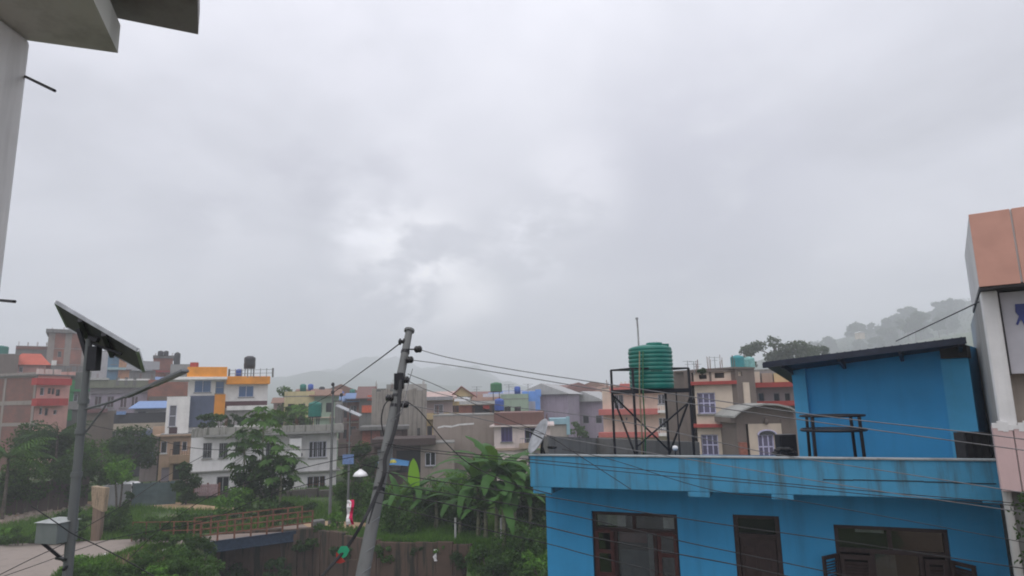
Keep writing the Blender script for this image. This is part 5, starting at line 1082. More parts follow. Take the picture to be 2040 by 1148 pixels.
pk.finish(roof=False); pk.fbox((984, 823, 1083, 845), .0, 8, plaster('brown_brick_terrace', (.19, .10, .085), .4, (.1, .06, .05)), 'terrace_wall'); pk.band(pk.zt - .12, pk.zt, .35, plaster('pink_white_plaster', (.66, .56, .53), .18), 'eave')
pk.fbox((1034, 884, 1096, 893), 1.0, 0, plaster('tan_balcony', (.4, .3, .23), .3), 'balcony_floor'); pk.band(pk.zat(1000, 893) - .2, pk.zat(1000, 893), .15, plaster('tan_balcony', (.4, .3, .23), .3), 'floor_ledge')
x0_, x1_, z0_, z1_ = pk.rect(1036, 874, 1094, 884, off=-.95); m = MB()
for q in range(14): x = x0_ + (x1_ - x0_) * q / 13; m.bar((x, -.95, z0_), (x, -.95, z1_), .03)
m.bar((x0_, -.95, z1_), (x1_, -.95, z1_), .05).build('railing', simple('grey_window_frame', (.25, .26, .27), .5), pk.e)
bh = House('blue_white_house', 'white house with a bright blue corner and antennas on its roof', 'house', (1003, 787, 92), (1076, 783, 90), 0, 9, plaster('bluish_white', (.62, .64, .72), .2)); lb_ = plaster('mid_blue_paint', P(80, 115, 170, 2.0), .2, (.1, .12, .2))
bh.win((1008, 803, 1019, 816), n=2, fr=grey_fr, glass=dk_glass); bh.finish(ph=.5); bh.fbox((1040, 780, 1077, 832), .3, 0, lb_, 'blue_wall'); bh.fbox((1048, 800, 1067, 823), .34, 0, plaster('lilac_panel', (.42, .42, .55), .3), 'panel'); bh.fbox((1066, 776, 1078, 790), .34, .4, lb_, 'blue_post'); bh.fbox((962, 785, 1040, 791), .5, 3, plaster('bluish_white', (.62, .64, .72), .2), 'terrace_edge')
for i_, (px_, py_, tp_, Y_) in enumerate(((1014, 783, 766, 90), (1026, 782, 770, 90), (1052, 778, 765, 89), (950, 790, 770, 88), (1389, 742, 725, 43), (1425, 735, 711, 43), (1383, 738, 720, 41.8), (1371, 742, 719, 42.5))):
    v_ = at(px_, py_, Y_); hh_ = at(px_, tp_, Y_).z - v_.z; s_ = Y_ / 60; e = thing('roof_antenna', ['thin antenna with short crossbars, leftmost on the blue-white house roof', 'second thin antenna on the blue-white house roof', 'thin antenna on the blue corner of the blue-white house', 'thin antenna left of the green tank above the tin roof', 'antenna standing by the plant on the cream house parapet', 'tallest antenna on the cream house parapet', 'antenna on the left end of the cream house roof', 'leftmost wide T shaped antenna on the cream house roof'][i_], 'antenna', tuple(v_), .3)
    MB().tube([(0, 0, -.3), (0, 0, hh_)], .03 * s_, 6).build('mast', grey_fr, e); MB().bar((-.5 * s_, 0, hh_ * .95), (.5 * s_, 0, hh_ * .95), .03 * s_).build('crossbar', grey_fr, e); MB().bar((-.3 * s_, 0, hh_ * .7), (.3 * s_, 0, hh_ * .7), .03 * s_).build('crossbar', grey_fr, e)
def tank(px0, py0, px1, py1, Y, m_, lb, legs=0., n=24):
    a, c_ = at(px0, (py0 + py1) / 2, Y), at(px1, (py0 + py1) / 2, Y); top = at((px0 + px1) / 2, py0, Y).z; bt = at((px0 + px1) / 2, py1, Y).z; r = (c_.x - a.x) / 2; hh_ = top - bt; e = thing('water_tank', lb, 'water tank', ((a.x + c_.x) / 2, Y, bt)); pf = [(0, 0), (r, .01)]
    for q in range(5): z = hh_ * .8 * (q + .5) / 5; pf += [(r, z - hh_ * .05), (r * 1.04, z), (r, z + hh_ * .05)]
    MB().lathe(pf + [(r, hh_ * .84), (r * .85, hh_ * .92), (r * .4, hh_ * .97), (r * .38, hh_), (0, hh_)], n=n).build('body', m_, e)
    if legs:
        for q in range(4): a_ = R(45 + 90 * q); MB().bar((r * .75 * math.cos(a_), r * .75 * math.sin(a_), -legs), (r * .75 * math.cos(a_), r * .75 * math.sin(a_), -.05), .08).build('leg', steel, e)
        MB().lathe([(0, -.1), (r, -.1), (r, 0), (0, 0)], n=16, smooth=False).build('platform', steel, e)
    return e
tank(977, 762, 1000, 780, 88, simple('dull_green_tank', (.03, .16, .06), .5), 'dark green tank on legs above the tin roof in the middle distance', 1.2)
tank(985, 794, 1004, 818, 84, blue_tank, 'deep blue tank left of the blue-white house', .6)
tank(615, 800, 640, 830, 64, green_tank, 'green tank on the right part of the white house roof', 1.2)
tank(1456, 708, 1482, 733, 42.5, turq_tank, 'turquoise tank on top of the brown stair tower'); tank(1481, 711, 1503, 735, 43.6, simple('pale_turquoise_tank', (.2, .42, .4), .4), 'pale turquoise tank right behind the turquoise one')
tank(-12, 689, 14, 706, 98, green_tank, 'green tank cut by the left picture edge'); tank(1145, 798, 1168, 808, 150, simple('dull_teal_tank', (.06, .25, .25), .5), 'small teal tank far away on a distant roof')

# ------------------------------------------------------------------ cream house with red ledges (farther)
salmon = plaster('salmon_roof_paint', (.50, .13, .11), .25, (.3, .15, .13))
k = House('cream_house', 'cream three storey house with salmon red ledges behind the tank stand', 'house', (1199, 775, 74), (1362, 768, 71), 0, 10, plaster('warm_cream', (.70, .56, .45), .12)); 
for r in ((1222, 787, 1243, 815), (1310, 786, 1325, 805), (1334, 786, 1345, 806), (1312, 833, 1328, 856), (1337, 830, 1350, 862), (1246, 832, 1250, 838)): k.win(r, n=2 if r[2] - r[0] > 12 else 1, fr=wf, glass=dk_glass, bars=3, barm=grey_fr)
k.finish(roof=True, ph=.0)
for r, o_ in (((1192, 816, 1312, 826), 1.2), ((1192, 862, 1312, 872), 1.2), ((1214, 773, 1362, 780), 1.0), ((1234, 765, 1262, 772), .6)): k.fbox(r, o_, 0, salmon, 'red_ledge', bevel=.04)
for r in ((1310, 818, 1362, 822), (1312, 864, 1362, 869)): k.fbox(r, 1.5, 0, white_clean, 'balcony_floor')
for pz0, pz1 in ((808, 818), (853, 864)):
    x0_, x1_, z0_, z1_ = k.rect(1311, pz0, 1361, pz1, off=-1.45); m = MB()
    for q in range(12): x = x0_ + (x1_ - x0_) * q / 11; m.bar((x, -1.45, z0_), (x, -1.45, z1_), .05)
    m.bar((x0_, -1.45, z1_), (x1_, -1.45, z1_), .08).build('railing', white_clean, k.e)
for q in range(4): x0_ = k.hit(1236 + q * 8, 765, off=-.5)[0]; MB().box(x0_, x0_ + .18, -.5, -.3, k.zt + .2, k.zt + .75).build('finial', white_clean, k.e)

# ------------------------------------------------------------------ cream house with brown tower (nearer)
brn = plaster('brown_grey_render', (.17, .135, .115), .35, (.08, .07, .06)); cr2 = plaster('cream_render', (.60, .50, .40), .18, (.3, .24, .2)); lil = simple('lilac_window_paint', (.50, .48, .66), .5)
q_ = House('cream_front_house', 'cream house front with lilac windows and red bands right of the tank stand', 'house', (1381, 741, 42), (1466, 737, 41), 0, 7, cr2, brn)
gw = glassmat('lilac_grey_glass', (.10, .09, .16), .15)
q_.win((1388, 783, 1427, 824), n=3, rows=2, fr=lil, glass=gw, ft=.07); q_.win((1396, 866, 1433, 908), n=3, rows=2, fr=lil, glass=gw, ft=.07)
q_.h['F'].append(q_.rect(1392, 747, 1408, 755)); q_.h['F'].append(q_.rect(1423, 743, 1443, 753))
q_.finish(roof=False); q_.band(q_.zat(1381, 768), q_.zat(1381, 761), .3, redband, 'red_band', (1, 0, 1, 0), bevel=.02); q_.band(q_.zat(1400, 852), q_.zat(1400, 845), .3, redband, 'red_band', (1, 0, 1, 0), bevel=.02); q_.band(q_.zt - .06, q_.zt + .06, .12, brn, 'coping', (1, 0, 1, 0))
q_.fbox((1362, 741, 1382, 915), -.25, 2, brn, 'side_pier')
for (a, b_) in ((1372, 1379), (1412, 1418)): q_.fbox((a, 741, b_, 763), .04, .3, brn, 'parapet_post')
tw = House('brown_tower', 'brown grey stair tower carrying the turquoise tanks beside the cream front', 'house', (1465, 733, 40.8), (1502, 733, 41.8), 0, 6, brn); tw.win((1470, 741, 1479, 749), n=1, fr=cr2, glass=cr2); tw.finish(roof=False, roofm=brn); tw.fbox((1480, 762, 1496, 806), .03, 0, cr2, 'cream_panel'); tw.fbox((1462, 731, 1504, 735), .1, 5, brn, 'coping')
rc = House('recessed_house', 'shaded grey balcony storeys with red bands between the tower and the blue room', 'house', (1500, 740, 46), (1600, 738, 45), 0, 7, plaster('grey_shaded_plaster', (.30, .28, .28), .4))
rc.win((1510, 783, 1524, 805), n=1, fr=grey_fr, glass=dk_glass); rc.win((1540, 783, 1555, 803), n=1, fr=grey_fr, glass=dk_glass); rc.win((1562, 783, 1576, 803), n=1, fr=grey_fr, glass=dk_glass); rc.finish()
rc.fbox((1496, 763, 1600, 770), .8, 0, redband, 'red_band'); rc.fbox((1500, 800, 1600, 808), .8, 0, redband, 'red_band'); rc.fbox((1500, 741, 1515, 762), .5, .3, cr2, 'parapet_panel'); rc.fbox((1517, 744, 1540, 762), .45, .3, plaster('tan_balcony', (.4, .3, .23), .3), 'parapet_panel'); rc.fbox((1541, 744, 1600, 762), .4, .3, plaster('pale_yellow', (.62, .48, .26), .2), 'parapet_panel')
ar = House('arched_porch', 'cream wall with arched lilac window under a curved porch roof', 'house', (1490, 845, 38.5), (1556, 843, 38.5), 0, 5, cr2, brn)
ar.win((1509, 866, 1546, 915), n=3, rows=2, fr=lil, glass=gw, ft=.07); ar.finish(roof=False)
x0_, x1_, z0_, z1_ = ar.rect(1509, 857, 1546, 866); xm_ = (x0_ + x1_) / 2; rr_ = (x1_ - x0_) / 2
MB().prism([(xm_ + rr_ * math.cos(a), z0_ + rr_ * .5 * math.sin(a)) for a in np.linspace(0, math.pi, 13)], -.03, 0.0).build('fanlight', dk_glass, ar.e)
MB().tube([(xm_ + rr_ * math.cos(a), -.05, z0_ + rr_ * .5 * math.sin(a)) for a in np.linspace(0, math.pi, 13)], .05, 6).build('arch_trim', lil, ar.e)
MB().lathe([(0, -.18), (.1, -.12), (.12, .05), (.05, .18), (0, .2)], (xm_, -.1, ar.zat(1525, 840)), 10).build('wall_lantern', brn, ar.e)
pts = [ar.hit(x, yy, off=-.7) for x, yy in ((1463, 833), (1478, 820), (1500, 811), (1525, 807), (1550, 808), (1575, 814), (1592, 824))]
up_ = [(a, z + .1) for a, z in pts]; MB().prism(up_ + pts[::-1], -.7, 4.5).build('curved_roof', plaster('grey_curved_roof', (.33, .33, .31), .5), ar.e)
MB().prism([(a, z - .005) for a, z in pts] + [(pts[-1][0], pts[-1][1] - .3), (ar.W, ar.zt), (0, ar.zt), (pts[0][0], pts[0][1] - .3)], .05, 4.4).build('arch_wall', brn, ar.e)
ar.fbox((1466, 835, 1491, 915), .0, 4, brn, 'brown_pier'); ar.fbox((1556, 835, 1592, 915), .0, 4, brn, 'brown_pier'); ar.fbox((1474, 882, 1491, 915), .3, -.003, simple('brick_red_pot', (.25, .09, .06), .8), 'brick_planter')

# ------------------------------------------------------------------ houses climbing the left slope
pinkp = plaster('salmon_pink_plaster', (.60, .33, .28), .3, (.3, .16, .14)); awn = plaster('dark_red_awning', (.42, .035, .03), .35, (.12, .04, .04)); frm = plaster('bare_concrete_frame', (.28, .24, .21), .5)
a = House('brick_side_house', 'brick sided house with pink front, red awnings and dark windows at left', 'house', (76, 748, 80), (141, 757, 84), -1, 16, pinkp, brick_dk)
for r in ((81, 772, 88, 788), (96, 773, 101, 785), (104, 774, 108, 786), (112, 776, 119, 789), (79, 812, 84, 826), (90, 814, 95, 828), (107, 817, 113, 826)): a.win(r, n=1, fr=wf if r[0] % 2 else brown_door, glass=dk_glass)
a.finish(roof=False)
for r in ((74, 753, 143, 768), (74, 794, 135, 808)): a.fbox(r, .9, 0, awn, 'awning')
for py_ in (748, 803, 846): a.fbox((0, py_ - 3, 76, py_ + 3), .04, 0, frm, 'concrete_beam', face='L')
for px_ in (8, 68): 
    yc = a.hit(px_, 790, 'L')[0]; MB().box(-.045, 0, yc - .2, yc + .2, 0, a.zt).build('concrete_column', frm, a.e)
MB().box(-.3, a.W + .3, -.3, a.D, a.zt, a.zt + .15).build('roof_slab', conc_dark, a.e)
for q in range(3): MB().box(-.2 + q * 1.1, .5 + q * 1.1, -.25, 0.1, a.zt + .15, a.zt + .8).build('parapet_block', plaster('pale_pink_plaster', (.62, .48, .44), .3), a.e)
r1 = House('red_roof_house', 'orange red hipped roof house above the brick sided house', 'house', (20, 727, 94), (92, 729, 96), 3, 9, pinkp); r1.win((25, 731, 32, 742), n=1, fr=wf, glass=dk_glass); r1.win((38, 731, 45, 742), n=1, fr=wf, glass=dk_glass); r1.finish(roof=False)
rdm = plaster('orange_red_roof', (.45, .085, .045), .35, (.16, .06, .05)); z = r1.zt
MB().add([(-.6, -.8, z), (r1.W + .6, -.8, z), (r1.W + .6, 9.6, z), (-.6, 9.6, z), (1.2, 3, z + 1.9), (r1.W - .8, 3, z + 1.9)], [(0, 1, 5, 4), (1, 2, 5), (2, 3, 4, 5), (3, 0, 4), (0, 3, 2, 1)]).build('roof', rdm, r1.e)
d1 = House('dark_flat_house', 'dark grey flat roofed block behind the red roof at far left', 'house', (32, 690, 112), (96, 692, 113), 3, 9, conc_dark); d1.fbox((32, 690, 96, 697), .1, 0, brick_dk, 'brick_strip'); d1.finish()
d2 = House('left_edge_house', 'brown house with pink bits cut by the left picture edge', 'house', (-60, 705, 90), (38, 710, 91), 2, 7, plaster('brown_grey_render', (.17, .135, .115), .35)); d2.fbox((-20, 745, 20, 800), .1, 0, brick_dk, 'brick_wall'); d2.fbox((-20, 762, 8, 772), .5, 0, pinkp, 'ledge'); d2.fbox((-20, 800, 6, 810), .5, 0, pinkp, 'ledge'); d2.finish()
bt = House('brick_tower_house', 'tall unfinished brick house with a dark roof slab at upper left', 'house', (98, 662, 112), (175, 662, 111), 4, 9, brick_m)
bt.win((115, 700, 122, 712), n=1, fr=frm, glass=dk_glass); bt.finish(roof=False); bt.fbox((92, 655, 150, 664), .8, 8, conc_dark, 'roof_slab')
for py_ in (695, 727): bt.fbox((96, py_ - 1.5, 176, py_ + 1.5), .08, 0, frm, 'concrete_beam')
for px_ in (99, 133, 168): bt.fbox((px_ - 1.5, 662, px_ + 2, 760), .06, 0, frm, 'concrete_column')
bt.fbox((96, 729, 175, 745), .5, 0, conc_dark, 'terrace'); bt.fbox((103, 718, 112, 728), .5, .1, white_clean, 'white_drum')
dg = House('green_trim_house', 'dark olive house with green trim behind the lamp pole', 'house', (136, 742, 89), (182, 744, 90), 1, 8, plaster('dark_olive_render', (.11, .12, .10), .4)); gtr = simple('green_trim_paint', (.03, .22, .07), .6)
dg.win((147, 785, 154, 800), n=1, fr=wf, glass=dk_glass); dg.win((162, 784, 170, 799), n=1, fr=wf, glass=dk_glass); dg.finish(); dg.fbox((136, 757, 142, 838), .2, 0, gtr, 'green_pilaster'); dg.fbox((136, 776, 182, 780), .3, 0, gtr, 'green_band'); dg.fbox((136, 800, 182, 815), .4, 0, conc, 'balcony'); dg.fbox((120, 741, 150, 750), .5, 1, pinkp, 'pink_parapet')
wb_ = House('tricolour_house', 'white, blue and orange painted house below the solar panel', 'house', (180, 700, 108), (258, 712, 110), 4, 9, plaster('greyish_white', (.45, .45, .46), .3)); wb_.fbox((216, 706, 238, 760), .1, 0, plaster('teal_blue_paint', (.10, .22, .33), .3), 'blue_wall'); wb_.fbox((238, 712, 260, 765), .14, 0, plaster('orange_paint', (.50, .26, .14), .3), 'orange_wall')
wb_.win((222, 712, 232, 726), n=1, fr=grey_fr, glass=dk_glass, hole=False); wb_.win((190, 712, 200, 724), n=1, fr=grey_fr, glass=dk_glass); wb_.finish(); wb_.fbox((214, 732, 262, 737), .8, 0, plaster('pale_teal', (.3, .45, .47), .2), 'ledge'); wb_.fbox((216, 704, 260, 707), 1.0, 3, white_clean, 'canopy')
gl_ = House('long_grey_house', 'long grey house with greenish parapet and mauve windowed storey', 'house', (183, 757, 90), (330, 758, 88), 1, 8, plaster('mauve_plaster', (.33, .28, .34), .35))
for x in (189, 214, 240, 262): gl_.win((x, 790, x + 12, 812), n=2, fr=simple('pale_lilac_frame', (.45, .38, .45), .6) if x > 230 else grey_fr, glass=glassmat('maroon_glass', (.06, .03, .035), .2))
gl_.finish(roof=False); gl_.fbox((180, 757, 310, 772), .5, .3, plaster('mossy_parapet', (.20, .21, .15), .6), 'parapet'); gl_.fbox((180, 753, 215, 757), .7, 2, simple('pale_tin', (.4, .4, .38), .6), 'tin_edge'); gl_.fbox((235, 755, 298, 758), .6, 2, white_clean, 'white_edge'); gl_.fbox((180, 772, 325, 783), .2, 0, plaster('mauve_grey_band', (.2, .18, .19), .4), 'band')
for q in range(3): gl_.fbox((232 + q * 17, 752, 237 + q * 17, 768), .6, 0, conc_dark, 'parapet_post')
bs = House('blue_roof_shed', 'low building with a light blue tin roof left of the white bay', 'shed', (268, 815, 80), (334, 814, 79), 0, 5, plaster('greyish_white', (.45, .45, .46), .3)); bs.win((275, 820, 290, 830), n=2, fr=slate, glass=dk_glass); bs.finish(roof=False); z = bs.zt
MB().hexa([(-.6, -1.2, z), (bs.W + .2, -1.2, z), (bs.W + .2, 4, z + .9), (.3, 4, z + .9), (-.6, -1.2, z + .08), (bs.W + .2, -1.2, z + .08), (bs.W + .2, 4, z + .98), (.3, 4, z + .98)]).build('roof', simple('light_blue_tin', (.16, .26, .48), .5), bs.e)
db = House('dark_band_building', 'dark fronted building with cream ledge below the blue tin roof', 'building', (228, 824, 74), (334, 822, 73), 0, 5, simple('charcoal_cladding', (.035, .038, .045), .6)); db.finish(roof=False); db.fbox((226, 845, 336, 855), .6, 0, plaster('cream_ledge', (.45, .38, .30), .3), 'cream_ledge'); db.fbox((232, 820, 250, 826), .5, 1, simple('light_blue_tin', (.16, .26, .48), .5), 'tin_edge'); db.fbox((230, 857, 334, 868), .04, 0, plaster('mauve_grey_band', (.2, .18, .19), .4), 'band')
bw2 = House('brown_house', 'plain brown house wall behind the street lamp arm', 'house', (172, 820, 78), (232, 822, 77), 0, 6, plaster('brown_render', (.15, .115, .09), .4)); bw2.finish(); bw2.fbox((172, 815, 214, 822), .4, 0, plaster('maroon_ledge', (.16, .07, .07), .4), 'ledge')
b3 = House('brick_block_with_tanks', 'unfinished brick block with round black tanks on its flat roof', 'house', (306, 712, 118), (345, 712, 117), 4, 8, brick_m); b3.finish(roof=False); b3.fbox((305, 708, 348, 714), .3, 7, conc_dark, 'roof_slab'); b3.fbox((303, 738, 360, 742), .3, 0, redband, 'band')
b4 = House('low_brick_house', 'bare brick storey behind the white overhang of the modern house', 'house', (296, 757, 92), (376, 755, 91), 1, 7, brick_m); b4.finish(roof=False); b4.fbox((296, 790, 376, 797), .2, 0, plaster('brown_render', (.15, .115, .09), .4), 'band')
b5 = House('grey_gable_block', 'grey block stepping up right of the brick tower tanks', 'house', (340, 727, 116), (385, 730, 115), 4, 8, conc); b5.finish()
for px_, r_, lb in ((320, 8, 'left round black tank on the brick block'), (331, 7, 'middle round black tank on the brick block'), (353, 9, 'right round black tank on the grey block')): tank(px_ - r_ / 1.6, 699 if px_ < 340 else 702, px_ + r_ / 1.6, 710 if px_ < 340 else 726, 117, black_tank, lb)
s3 = House('sheet_roof_house', 'grey sheet roofed shack right of the orange painted house', 'shed', (258, 738, 100), (310, 742, 101), 3, 6, conc); s3.finish(roof=False); z = s3.zt; MB().hexa([(-.5, -1, z), (s3.W + .5, -1, z), (s3.W + .5, 5, z + 1.6), (-.5, 5, z + 1.8), (-.5, -1, z + .1), (s3.W + .5, -1, z + .1), (s3.W + .5, 5, z + 1.7), (-.5, 5, z + 1.9)]).build('roof', simple('dark_tin', (.12, .12, .125), .6), s3.e)
# red roofs behind the white house
for nm, lb, A_, B_, c_, rc_ in (('red_roof_cottage', 'dull red tiled roof cottage right of the concrete chimney', (675, 808, 96), (722, 808, 96), white_p, (.18, .09, .085)), ('orange_tarp_house', 'house hung with orange cloth beside the corrugated building', (716, 795, 90), (745, 795, 90), conc_dark, (.17, .09, .08)), ('maroon_roof_house', 'small maroon roof house seen over the white house parapet', (640, 812, 104), (680, 812, 104), conc, (.2, .08, .08))):
    hh_ = House(nm, lb, 'house', A_, B_, 0, 7, c_); hh_.finish(roof=False); z = hh_.zt; MB().hexa([(-.5, -.8, z), (hh_.W + .5, -.8, z), (hh_.W + .3, 4, z + 1.7), (-.3, 4, z + 1.7), (-.5, -.8, z + .1), (hh_.W + .5, -.8, z + .1), (hh_.W + .3, 4, z + 1.8), (-.3, 4, z + 1.8)]).build('roof', plaster('roof_' + nm, rc_, .4), hh_.e)
    if nm[0] == 'o': hh_.fbox((721, 808, 742, 822), .2, 0, simple('orange_cloth', (.65, .13, .06), .9), 'orange_cloth'); hh_.fbox((732, 788, 745, 798), .3, 0, simple('orange_cloth', (.65, .13, .06), .9), 'orange_cloth')
e = tank(668, 798, 682, 806, 62, conc, 'round concrete cap of the chimney stack on the white house roof'); e['category'] = 'chimney cap'
v_ = at(675, 830, 62); e = thing('chimney_stack', 'dark square chimney stack on the white house roof', 'chimney', tuple(v_)); MB().box(-.32, .32, -.3, .3, -.6, at(675, 806, 62).z - v_.z).build('shaft', conc_dark, e)
# small blue-grey shed and mixed far houses, each its own thing
lbh = House('pale_blue_shed', 'pale shed with a light blue parapet behind the satellite dish', 'shed', (1096, 845, 70), (1132, 843, 70), 0, 4, plaster('pale_grey_brown', (.42, .37, .33), .3)); lbh.fbox((1096, 834, 1134, 845), .2, 3, plaster('light_blue_band', (.30, .48, .55), .2), 'blue_parapet'); lbh.fbox((1128, 830, 1136, 866), .25, 0, plaster('light_blue_band', (.30, .48, .55), .2), 'blue_column'); lbh.finish(roof=False)
far_cols = [('grey', (.3, .3, .3)), ('pale pink', (.5, .36, .34)), ('cream', (.55, .48, .38)), ('white', (.62, .62, .62)), ('light blue', (.3, .38, .5)), ('brick red', (.28, .12, .09)), ('pale yellow', (.58, .5, .28)), ('mauve', (.34, .28, .36)), ('tan', (.4, .3, .2)), ('pale green', (.32, .42, .32))]
roofs = [('flat concrete roof', (.25, .25, .24)), ('dull red roof', (.22, .11, .095)), ('blue tin roof', (.14, .22, .4)), ('rusty tin roof', (.22, .12, .08)), ('pale tin roof', (.4, .4, .4))]
zones = [(560, 700, 'left of the leaning pole'), (700, 860, 'behind the leaning pole'), (940, 1080, 'near the blue-white house'), (1080, 1140, 'just right of the blue-white house'), (1140, 1215, 'left of the tank stand')]
used = set(); fr_ = random.Random(11)
for (px0_, px1_, zn) in zones:
    for q in range(13 if zn[0] in 'jl' else 6):
        for tr_ in range(30):
            ci, ri = fr_.randrange(10), fr_.randrange(5)
            if (ci, ri, zn) not in used: break
        used.add((ci, ri, zn)); Yf = fr_.uniform(95, 190); px_ = fr_.uniform(px0_, px1_); hh_ = fr_.choice([6, 7, 9, 10]) ; x_ = (px_ - CX) / FPX * Yf; zb_ = float(H(x_, Yf)); wpx_ = fr_.uniform(5, 9) / Yf * FPX
        hor = 800 - .022 * (px_ - CX); py_ = hor - fr_.uniform(-6, 24); hh_ = CAMZ + (hor - py_) / FPX * Yf - zb_
        cn, cc = far_cols[ci]; rn, rc__ = roofs[ri]
        F_ = House('distant_house', f'distant {cn} house with {rn} {zn}', 'house', (px_, py_, Yf), (px_ + wpx_, py_, Yf + fr_.uniform(-3, 3)), zb_, 7, plaster('far_' + cn.replace(' ', '_'), cc, .35), group='distant houses across the valley')
        for fl in range(int(hh_ // 3)):
            for wx in np.arange(.8, F_.W - 1.2, 2.1): F_.win((wx, wx + 1.0, .9 + 3 * fl, 2.1 + 3 * fl), local=True, n=1, fr=wf if (q + fl) % 2 else grey_fr, glass=dk_glass)
        F_.finish(roof=(ri == 0), ph=.6 if ri == 0 else 0)
        if ri:
            z = F_.zt; rm_ = plaster('far_' + rn.replace(' ', '_'), rc__, .3)
            MB().prism([(-.5, z), (F_.W + .5, z), (F_.W / 2, z + 1.6)], -.6, 7.6, 'y').build('roof', rm_, F_.e) if q % 2 else MB().hexa([(-.4, -.6, z), (F_.W + .4, -.6, z), (F_.W + .4, 7.4, z + 1.2), (-.4, 7.4, z + 1.2), (-.4, -.6, z + .12), (F_.W + .4, -.6, z + .12), (F_.W + .4, 7.4, z + 1.32), (-.4, 7.4, z + 1.32)]).build('roof', rm_, F_.e)
zones2 = [(180, 330, 34, 62, 'on the slope behind the lamp arm'), (540, 660, 4, 22, 'packed behind the white house'), (655, 760, 2, 20, 'left of the corrugated building'), (930, 1010, -4, 14, 'packed beside the gabled house')]
for zi, (px0_, px1_, lo_, hi_, zn) in enumerate(zones2):
    for q in range(6):
        for tr_ in range(30):
            ci, ri = fr_.randrange(10), fr_.randrange(5)
            if (ci, ri, zn) not in used: break
        used.add((ci, ri, zn)); Yf = fr_.uniform(96, 116) if zi == 0 else fr_.uniform(84, 108); px_ = px0_ + (px1_ - px0_) * (q + fr_.random() * .6) / 6; wpx_ = fr_.uniform(3.2, 5.5) / Yf * FPX
        hor = 800 - .022 * (px_ - CX); py_ = hor - fr_.uniform(lo_, hi_); zb_ = float(H((px_ - CX) / FPX * Yf, Yf)); hh_ = CAMZ + (hor - py_) / FPX * Yf - zb_; cn, cc = far_cols[ci]; rn, rc__ = roofs[ri]
        F_ = House('town_house', f'small {cn} house with {rn} {zn}', 'house', (px_, py_, Yf), (px_ + wpx_, py_, Yf), zb_, 5, plaster('far_' + cn.replace(' ', '_'), cc, .35), group='small town houses packed between the larger ones')
        for z_ in np.arange(hh_ - 2.2, .5, -2.9):
            for wx in np.arange(.45, F_.W - .9, 1.35): F_.win((wx, wx + .85, z_, z_ + 1.25), local=True, n=2, fr=(wf, grey_fr, brown_door)[(q + zi) % 3], glass=dk_glass, ft=.07)
            F_.band(z_ - .75, z_ - .6, .3, (conc, redband, cr2)[(q + zi) % 3], 'floor_ledge', (0, 0, 1, 0))
        F_.finish(roof=(ri == 0), ph=.7 if ri == 0 else 0); z = F_.zt
        if ri: MB().hexa([(-.4, -.8, z), (F_.W + .4, -.8, z), (F_.W + .4, 5.4, z + .9), (-.4, 5.4, z + .9), (-.4, -.8, z + .1), (F_.W + .4, -.8, z + .1), (F_.W + .4, 5.4, z + 1.0), (-.4, 5.4, z + 1.0)]).build('roof', plaster('far_' + rn.replace(' ', '_'), rc__, .3), F_.e)
        else: MB().lathe([(0, 0), (.42, .02), (.43, .9), (.2, 1.05), (0, 1.06)], (F_.W * .6, 2, z + .7), 14).build('roof_tank', (black_tank, green_tank, blue_tank)[q % 3], F_.e)
# small pole pair in the yard
for px_, pyt, pyb, Y_, lb, ex in ((657, 766, 1030, 43, 'slim concrete electric pole in front of the right end of the white house', 1), (693, 812, 1022, 42, 'thin pole with a blue sign and small solar panel beside the ivy', 0)):
    t_, b_ = at(px_, pyt, Y_), at(px_, pyb, Y_); e = thing('small_pole', lb, 'pole', (b_.x, Y_, 0))
    MB().tube([(0, 0, 0), (0, 0, t_.z)], .11 if ex else .08, 8, .07 if ex else .05).build('shaft', pc, e)
    if ex:
        for z in (.0, .5): MB().lathe([(0, -.12), (.1, -.1), (.12, 0), (.08, .1), (0, .12)], (0, -.1, t_.z - z), 10).build('insulator', simple('black_porcelain', (.012, .011, .012), .25), e)
        MB().bar((0, 0, t_.z - 1.1), (.55, 0, t_.z - 1.1), .06).build('crossarm', steel, e); MB().lathe([(0, -.12), (.1, -.1), (.12, 0), (.08, .1), (0, .12)], (.55, 0, t_.z - .7), 10).bar((.55, 0, t_.z - 1.1), (.55, 0, t_.z - .7), .04).build('insulator', simple('black_porcelain', (.012, .011, .012), .25), e)
    else:
        zs_ = at(px_, 915, Y_).z; MB().box(-.38, .32, -.12, -.09, zs_ - .3, zs_ + .3).build('sign_plate', simple('faded_blue_sign', (.14, .22, .42), .5), e)
        zp_ = at(px_, 820, Y_).z; MB().hexa([(-.85, -.4, zp_ + .35), (.7, -.4, zp_ - .35), (.7, .3, zp_ - .25), (-.85, .3, zp_ + .45), (-.85, -.4, zp_ + .39), (.7, -.4, zp_ - .31), (.7, .3, zp_ - .21), (-.85, .3, zp_ + .49)]).build('solar_panel', alum, e)
for i_, (px_, Y_) in enumerate(((907, 36.5), (998, 36.0))):
    b_, t_ = at(px_, 1070, Y_), at(px_, 1032, Y_); e = thing('marker_post', ['pale stub post under the banana leaves, left one', 'pale stub post under the banana leaves, right one'][i_], 'post', (b_.x, Y_, 0)); MB().tube([(0, 0, -.1), (.02, 0, t_.z)], .06, 8).build('post', simple('pale_post', (.4, .4, .38), .8), e)
v_ = at(869, 1094, 36.3); e = thing('white_rag', 'white rag hanging over the top of the retaining wall', 'cloth', tuple(v_)); m = MB()
vs = []; n = 9
for q in range(n): z = .05 - q * .075; s = .1 - .004 * q + .03 * math.sin(q * 1.6); vs += [(-s + .05 * math.sin(q * .8), -.28 - .03 * math.sin(q), z), (s * .8 + .03 * math.sin(q), -.28 - .03 * math.cos(q * 1.3), z)]
